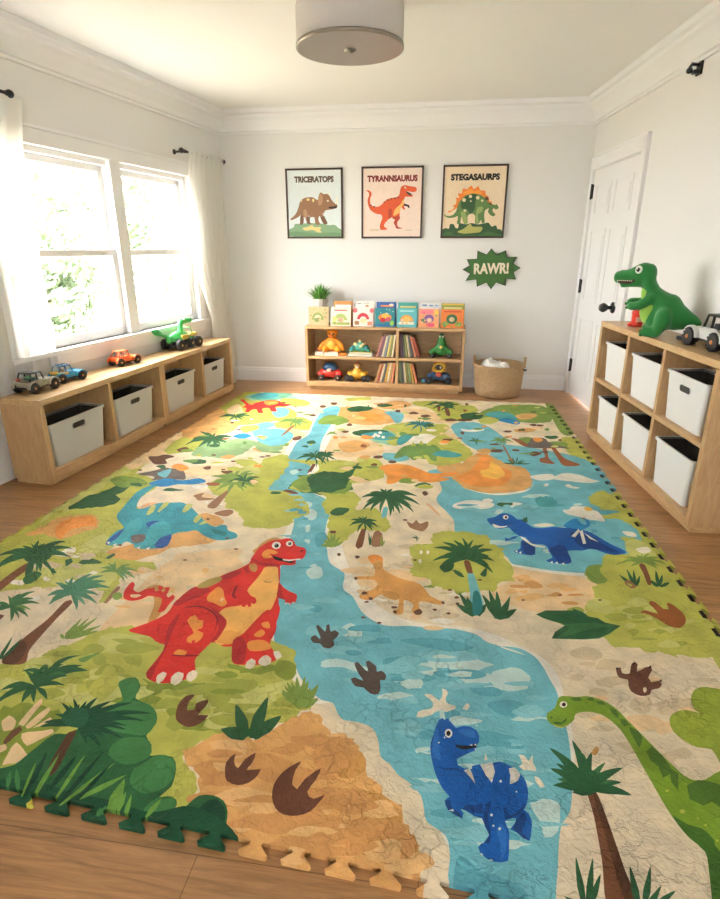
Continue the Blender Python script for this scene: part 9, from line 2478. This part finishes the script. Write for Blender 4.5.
# green plush dinosaur (profile in the y-z plane, snout to +y, near flank at -x)
FUR = M('green_felt', '#1b7a34', .8, .12, 120, .25, sheen=.25, bscale=260); FUR2 = M('pale_green_felt', '#93c24e', .85, .08, 90, .2, sheen=.2)
t = thing('plush_dinosaur', 'big green plush dinosaur with pale belly on the cubby shelf', 'plush toy', (*FR.at(-.185, -2.16)[:2], .8325), radians(61)); t.scale = (1, .72, 1)
zz = .8325
def q(u, z, x=0.): return (x, u, z-zz)
organic('body', [
  [(q(-.02, .98), .085), (q(.03, 1.01), .07), (q(.085, 1.05), .055), (q(.125, 1.10), .052), (q(.15, 1.15), .052)],
  [(q(.14, 1.165), .055), (q(.2, 1.165), .056), (q(.27, 1.152), .04), (q(.33, 1.146), .036), (q(.365, 1.143), .034)],
  [(q(.18, 1.125), .034), (q(.26, 1.112), .022), (q(.325, 1.102), .017)],
  [(q(-.02, .97), .09), (q(-.09, .945), .078), (q(-.16, .93), .055), (q(-.215, .92), .038), (q(-.26, .912), .018)],
  [(q(-.03, .935, -.075), .064), (q(-.01, .895, -.085), .046), (q(.0, .864, -.085), .033), (q(.085, .86, -.09), .028)],
  [(q(.02, .93, .06), .055), (q(.05, .89, .065), .04), (q(.075, .86, .065), .028), (q(.13, .858, .065), .026)],
  [(q(.09, 1.035, -.045), .036), (q(.15, 1.0, -.07), .027), (q(.2, .993, -.062), .024), (q(.225, .992, -.055), .024)],
  [(q(.10, 1.035, .035), .03), (q(.19, 1.01, .05), .024), (q(.24, 1.01, .045), .023), (q(.265, 1.006, .04), .022)]],
  [(q(-.03, .965), (.085, .115, .1)), (q(.05, .94), (.07, .08, .09)), (q(.178, 1.172), (.056, .075, .053)), (q(.33, 1.15), (.036, .055, .034))], .0085, FUR, t, 5)
g = G(); g.ell(q(.092, .975, -.01), (.056, .075, .085), FUR2, Matrix.Rotation(0, 4, 'X'), 20); g.ell(q(.127, 1.07, -.008), (.04, .05, .066), FUR2, None, 16); obj('belly_patch', g, t)
for sx in (-1, 1):
    g = G(); g.ell(q(.205, 1.187, sx*.05), (.011, .026, .022), P_('#f3f1ea', .3), None, 18); e = obj('eye', g, t)
    g = G(); g.ell(q(.208, 1.187, sx*.059), (.005, .0135, .0115), BLACK, None, 14); g.ell(q(.213, 1.192, sx*.0635), (.002, .004, .004), P_('#f3f1ea', .3), None, 8); obj('pupil', g, e)
g = G(); g.prism([(.235, 1.128-zz), (.27, 1.122-zz), (.33, 1.118-zz), (.365, 1.116-zz), (.34, 1.106-zz), (.28, 1.11-zz)], -.034, .034, M('dark_mouth', '#3a1512', .7)); obj('mouth', g, t) if False else g.bm.free()
g = G()
P = [(.21, 1.145-zz), (.25, 1.13-zz), (.30, 1.127-zz), (.36, 1.127-zz), (.34, 1.112-zz), (.27, 1.108-zz), (.23, 1.122-zz)]
g.prism(P, -.0405, .0405, M('dark_mouth', '#3a1512', .7), 'yz'); obj('mouth', g, t)
g = G()
for k in range(8):
    for sx in (-1, 1): g.lathe([(0, -.014), (.0075, 0)], P_('#f3efe2'), 8, Matrix.Translation((sx*.036, .25+k*.0145, 1.128-zz)))
obj('teeth', g, t)
g = G()
for sx in (-1, 1): g.ell(q(.385, 1.158, sx*.014), (.004, .005, .005), P_('#14562a'), None, 8)
obj('nostrils', g, t)
for x, u in ((-.09, .088), (.065, .135)):
    g = G()
    for k in (-1, 0, 1): g.ell(q(u+.018, .844, x+k*.014), (.009, .014, .0105), FUR, None, 10)
    obj('toes', g, t)
for x, u, z in ((-.055, .232, .987), (.04, .272, 1.0)):
    g = G()
    for k in (-1, 0, 1): g.ell(q(u+.014, z-.004, x+k*.009), (.006, .012, .008), FUR, None, 10)
    obj('fingers', g, t)
# dark flat toy under the tail
g = G(); g.box((-.03, -.05, 0), (.03, .05, .022), BLACK, .005); g.ell((0, .02, .024), (.018, .02, .008), RUBBER, None, 12)
tag(obj('dark_toy', g, None, FR.at(-.115, -2.335, .8325), (0, 0, FR.a+.2)), 'small flat black toy between the green plush and the white truck', 'toy')

# ------------------------------------------------------------------ ceiling lamp, hook, curtains
DIFF = M('frosted_diffuser', '#efedea', .5, .01, 5); DIFF.node_tree.nodes['Principled BSDF'].inputs['Emission Color'].default_value = (1, .97, .95, 1); DIFF.node_tree.nodes['Principled BSDF'].inputs['Emission Strength'].default_value = .22
t = thing('ceiling_lamp', 'flush drum ceiling lamp with grey shade and round diffuser', 'ceiling lamp', (-.53, 3.235, ZC-.0))
SH = M('shade_fabric', '#d5cfc8', .8, .03, 60, .1); NI = M('brushed_nickel', '#9c938a', .35, .05, 40, 0, .9)
g = G(); g.lathe([(0, -.001), (.09, -.001), (.09, -.03), (.03, -.04), (.02, -.2), (0, -.2)], NI, 32); obj('canopy', g, t)
g = G(); g.lathe([(.254, -.075), (.257, -.07), (.26, -.08), (.26, -.235), (.254, -.235)], SH, 64); obj('shade', g, t)
g = G(); g.lathe([(.254, -.23), (.263, -.23), (.263, -.246), (.254, -.246)], NI, 64)
obj('trim_ring', g, t)
g = G(); g.lathe([(0, -.244), (.15, -.244), (.254, -.238), (.254, -.234), (0, -.23)], DIFF, 64); obj('diffuser', g, t)
g = G(); g.lathe([(0, -.262), (.012, -.262), (.02, -.256), (.03, -.252), (.03, -.244), (0, -.244)], NI, 20); obj('finial', g, t)
t = thing('wall_bracket', 'small black bracket high on the right wall', 'bracket', FR.at(0, -1.70, 2.245), FR.a)
g = G(); g.box((-.012, -.03, -.035), (-.0005, .03, .035), BLACK, .003); obj('plate', g, t)
g = G(); g.tube([(-.01, 0, .015), (-.05, 0, .02), (-.06, .0, .0)], .009, BLACK, 8); g.ell((-.06, 0, -.012), (.016, .02, .016), BLACK, None, 12); g.box((-.045, -.022, -.03), (-.01, .012, -.01), BLACK, .004); obj('hook', g, t)

def curtain_mat():
    m = bpy.data.materials.new('sheer_white_linen'); m.use_nodes = True; nt = m.node_tree; N = nt.nodes; L = nt.links
    b = N['Principled BSDF']; b.inputs['Base Color'].default_value = lin('#fbfaf7'); b.inputs['Roughness'].default_value = .9
    tl = N.new('ShaderNodeBsdfTranslucent'); tl.inputs['Color'].default_value = lin('#fbfaf6'); tp = N.new('ShaderNodeBsdfTransparent')
    m1 = N.new('ShaderNodeMixShader'); m1.inputs[0].default_value = .6; m2 = N.new('ShaderNodeMixShader'); m2.inputs[0].default_value = .12
    tc = N.new('ShaderNodeTexCoord'); no = N.new('ShaderNodeTexNoise'); no.inputs['Scale'].default_value = 300; L.new(tc.outputs['Object'], no.inputs['Vector'])
    bp = N.new('ShaderNodeBump'); bp.inputs['Strength'].default_value = .1; bp.inputs['Distance'].default_value = .001; L.new(no.outputs['Fac'], bp.inputs['Height']); L.new(bp.outputs[0], b.inputs['Normal'])
    L.new(b.outputs[0], m1.inputs[1]); L.new(tl.outputs[0], m1.inputs[2]); L.new(m1.outputs[0], m2.inputs[1]); L.new(tp.outputs[0], m2.inputs[2]); L.new(m2.outputs[0], N['Material Output'].inputs['Surface'])
    return m
CUR = curtain_mat()
def curtain(label, y0, y1, ztop, xc, amp, folds, seed, edge=0., xt=.118):
    r = random.Random(seed); nx, nz = int(folds*14), 26; V = []; F = []
    ph = [r.uniform(-.5, .5) for _ in range(int(folds)+3)]
    for k in range(nz+1):
        u = k/nz; z = ztop+.02-(ztop+.005)*u
        for i in range(nx+1):
            s_ = i/nx; p = s_*folds; kk = int(p); jit = ph[kk]*(1-(p-kk))+ph[kk+1]*(p-kk)
            a = amp*min(1, .2+u*3)
            sh = edge*min(1, max(0, (u-.45)/.22))
            x = xc+(xt-xc)*max(0, 1-u*5)**1.5+a*sin(2*pi*p+jit*1.5*u)+.25*a*sin(4*pi*p+2*u+jit); y = y0+sh*(1-s_)+(y1-y0)*s_+.006*cos(2*pi*p+jit)
            V.append((x, y, z))
    for k in range(nz):
        for i in range(nx): F.append((k*(nx+1)+i, k*(nx+1)+i+1, (k+1)*(nx+1)+i+1, (k+1)*(nx+1)+i))
    g = G(); g.mesh_in(V, F, CUR, None, True)
    o = obj('curtain', g, None, FL.at(0, 0), (0, 0, FL.a)); return tag(o, label, 'curtain', 'white window curtains')
curtain('white sheer curtain at the near left edge of the window', -3.45, -2.38, 2.044, .036, .016, 8, 1, 0., .1)
curtain('white sheer curtain in the back corner right of the window', -.74, -.17, 2.035, .075, .026, 7, 3, .22)
def rod(label, y0, y1, z, brackets):
    t = thing('curtain_rod', label, 'curtain rod', FL.at(0, 0), FL.a, 'black curtain rods')
    g = G(); g.lathe([(.009, y0), (.009, y1)], BLACK, 12, Matrix.Translation((.1, 0, z)), True, 'y'); obj('pole', g, t)
    for y, d_ in ((y0, -1), (y1, 1)):
        g = G(); g.ell((.1, y+d_*.014, z), (.021, .024, .021), BLACK, None, 14); g.lathe([(.012, y-.012), (.012, y+.012)], BLACK, 12, Matrix.Translation((.1, 0, z)), True, 'y'); obj('finial', g, t)
    for y in brackets:
        g = G(); g.lathe([(.02, .0005), (.02, .008), (.008, .012), (.008, .09)], BLACK, 12, Matrix.Translation((0, y, z)), True, 'x'); g.lathe([(.014, y-.007), (.014, y+.007)], BLACK, 12, Matrix.Translation((.1, 0, z)), True, 'y'); obj('bracket', g, t)
    return t
rod('black curtain rod above the near left curtain', -3.5, -2.465, 2.078, (-3.45,))
rod('short black curtain rod above the corner curtain', -.80, -.15, 2.035, (-.765, -.165))

# ------------------------------------------------------------------ outdoors
g = G(); g.box((-30, -12, -1.1), (-3.2, 30, -1.0), M('lawn', '#a8a08c', .9, .2, 3)); struct(obj('ground', g))
LEAF = [M('foliage_light', '#8f9f7c', .7, .2, 4), M('foliage_mid', '#7c9070', .7, .2, 4), M('foliage_grey', '#9aa88c', .7, .2, 4)]
BARK = M('bark', '#8a7a68', .9, .2, 10, .3)
def tree(label, x, y, h_, rad, seed):
    r = random.Random(seed); t = thing('leafy_tree', label, 'tree', (x, y, -1.0), 0, 'trees outside the window')
    g = G(); g.tube([(0, 0, 0), (.05, .02, h_*.35), (-.03, .05, h_*.7), (0, 0, h_*.9)], [.13, .1, .06, .02], BARK, 8)
    for k in range(7):
        a = r.uniform(0, 6.28); z = h_*r.uniform(.35, .8); g.tube([(0, 0, z), (rad*.4*cos(a), rad*.4*sin(a), z+.3), (rad*.75*cos(a), rad*.75*sin(a), z+.45)], [.05, .03, .012], BARK, 6)
    obj('trunk', g, t)
    g = G(); cl = [(Vector((r.uniform(-.7, .7)*rad, r.uniform(-.7, .7)*rad, h_*r.uniform(.22, .95))), rad*r.uniform(.3, .5)) for _ in range(34)]
    V = []; F = {m: [] for m in range(3)}
    for c, cr in cl:
        for _ in range(190):
            v = Vector((r.gauss(0, 1), r.gauss(0, 1), r.gauss(0, 1))).normalized()*cr*r.uniform(.5, 1.05); v.z *= .75
            p = c+v; n_ = Vector((r.uniform(-1, 1), r.uniform(-1, 1), r.uniform(-.4, 1))).normalized(); a = n_.orthogonal().normalized(); b = n_.cross(a); s_ = r.uniform(.05, .11)
            i = len(V); V += [p-a*s_, p+b*s_*.55, p+a*s_, p-b*s_*.55]; F[r.randrange(3)].append((i, i+1, i+2, i+3))
    vs = [g.bm.verts.new(v) for v in V]
    for k in F:
        fs = [g.bm.faces.new([vs[i] for i in f]) for f in F[k]]; g._tag(fs, LEAF[k])
    obj('crown', g, t)
tree('pale leafy tree outside seen low through the left window half', -6.1, 8.0, 4.0, 1.25, 1)
tree('tall pale tree outside at the left edge of the window', -9.6, 9.6, 6.4, 1.7, 2)
tree('pale tree outside behind the middle window post', -7.4, 12.2, 5.6, 1.6, 3)
tree('pale leafy tree outside seen through the right window half', -6.4, 15.2, 5.4, 1.5, 4)

# ------------------------------------------------------------------ light, sky, camera
w = bpy.data.worlds.new('sky'); S.world = w; w.use_nodes = True
bg = w.node_tree.nodes['Background']; bg.inputs['Color'].default_value = (1, .99, .975, 1); bg.inputs['Strength'].default_value = 22.0
sl = bpy.data.lights.new('sun', 'SUN'); sl.energy = 16.0; sl.angle = radians(30); sl.color = (1, .95, .87)
so = bpy.data.objects.new('sun', sl); C.objects.link(so)
so.rotation_euler = Vector((.62, .30, -.74)).to_track_quat('-Z', 'Y').to_euler()

cam = bpy.data.cameras.new('camera'); co = bpy.data.objects.new('camera', cam); C.objects.link(co)
cam.sensor_fit = 'AUTO'; cam.sensor_width = 36; cam.lens = 36*570/899; cam.clip_start = .05
pt, yw = math.atan(201.5/570), radians(8.45)
co.location = (0, 0, 1.30); co.rotation_euler = (pi/2-pt, 0, yw)
S.camera = co
S.view_settings.view_transform = 'Standard'; S.view_settings.look = 'None'; S.view_settings.exposure = 0.0; S.view_settings.gamma = 1
S.view_settings.use_curve_mapping = False
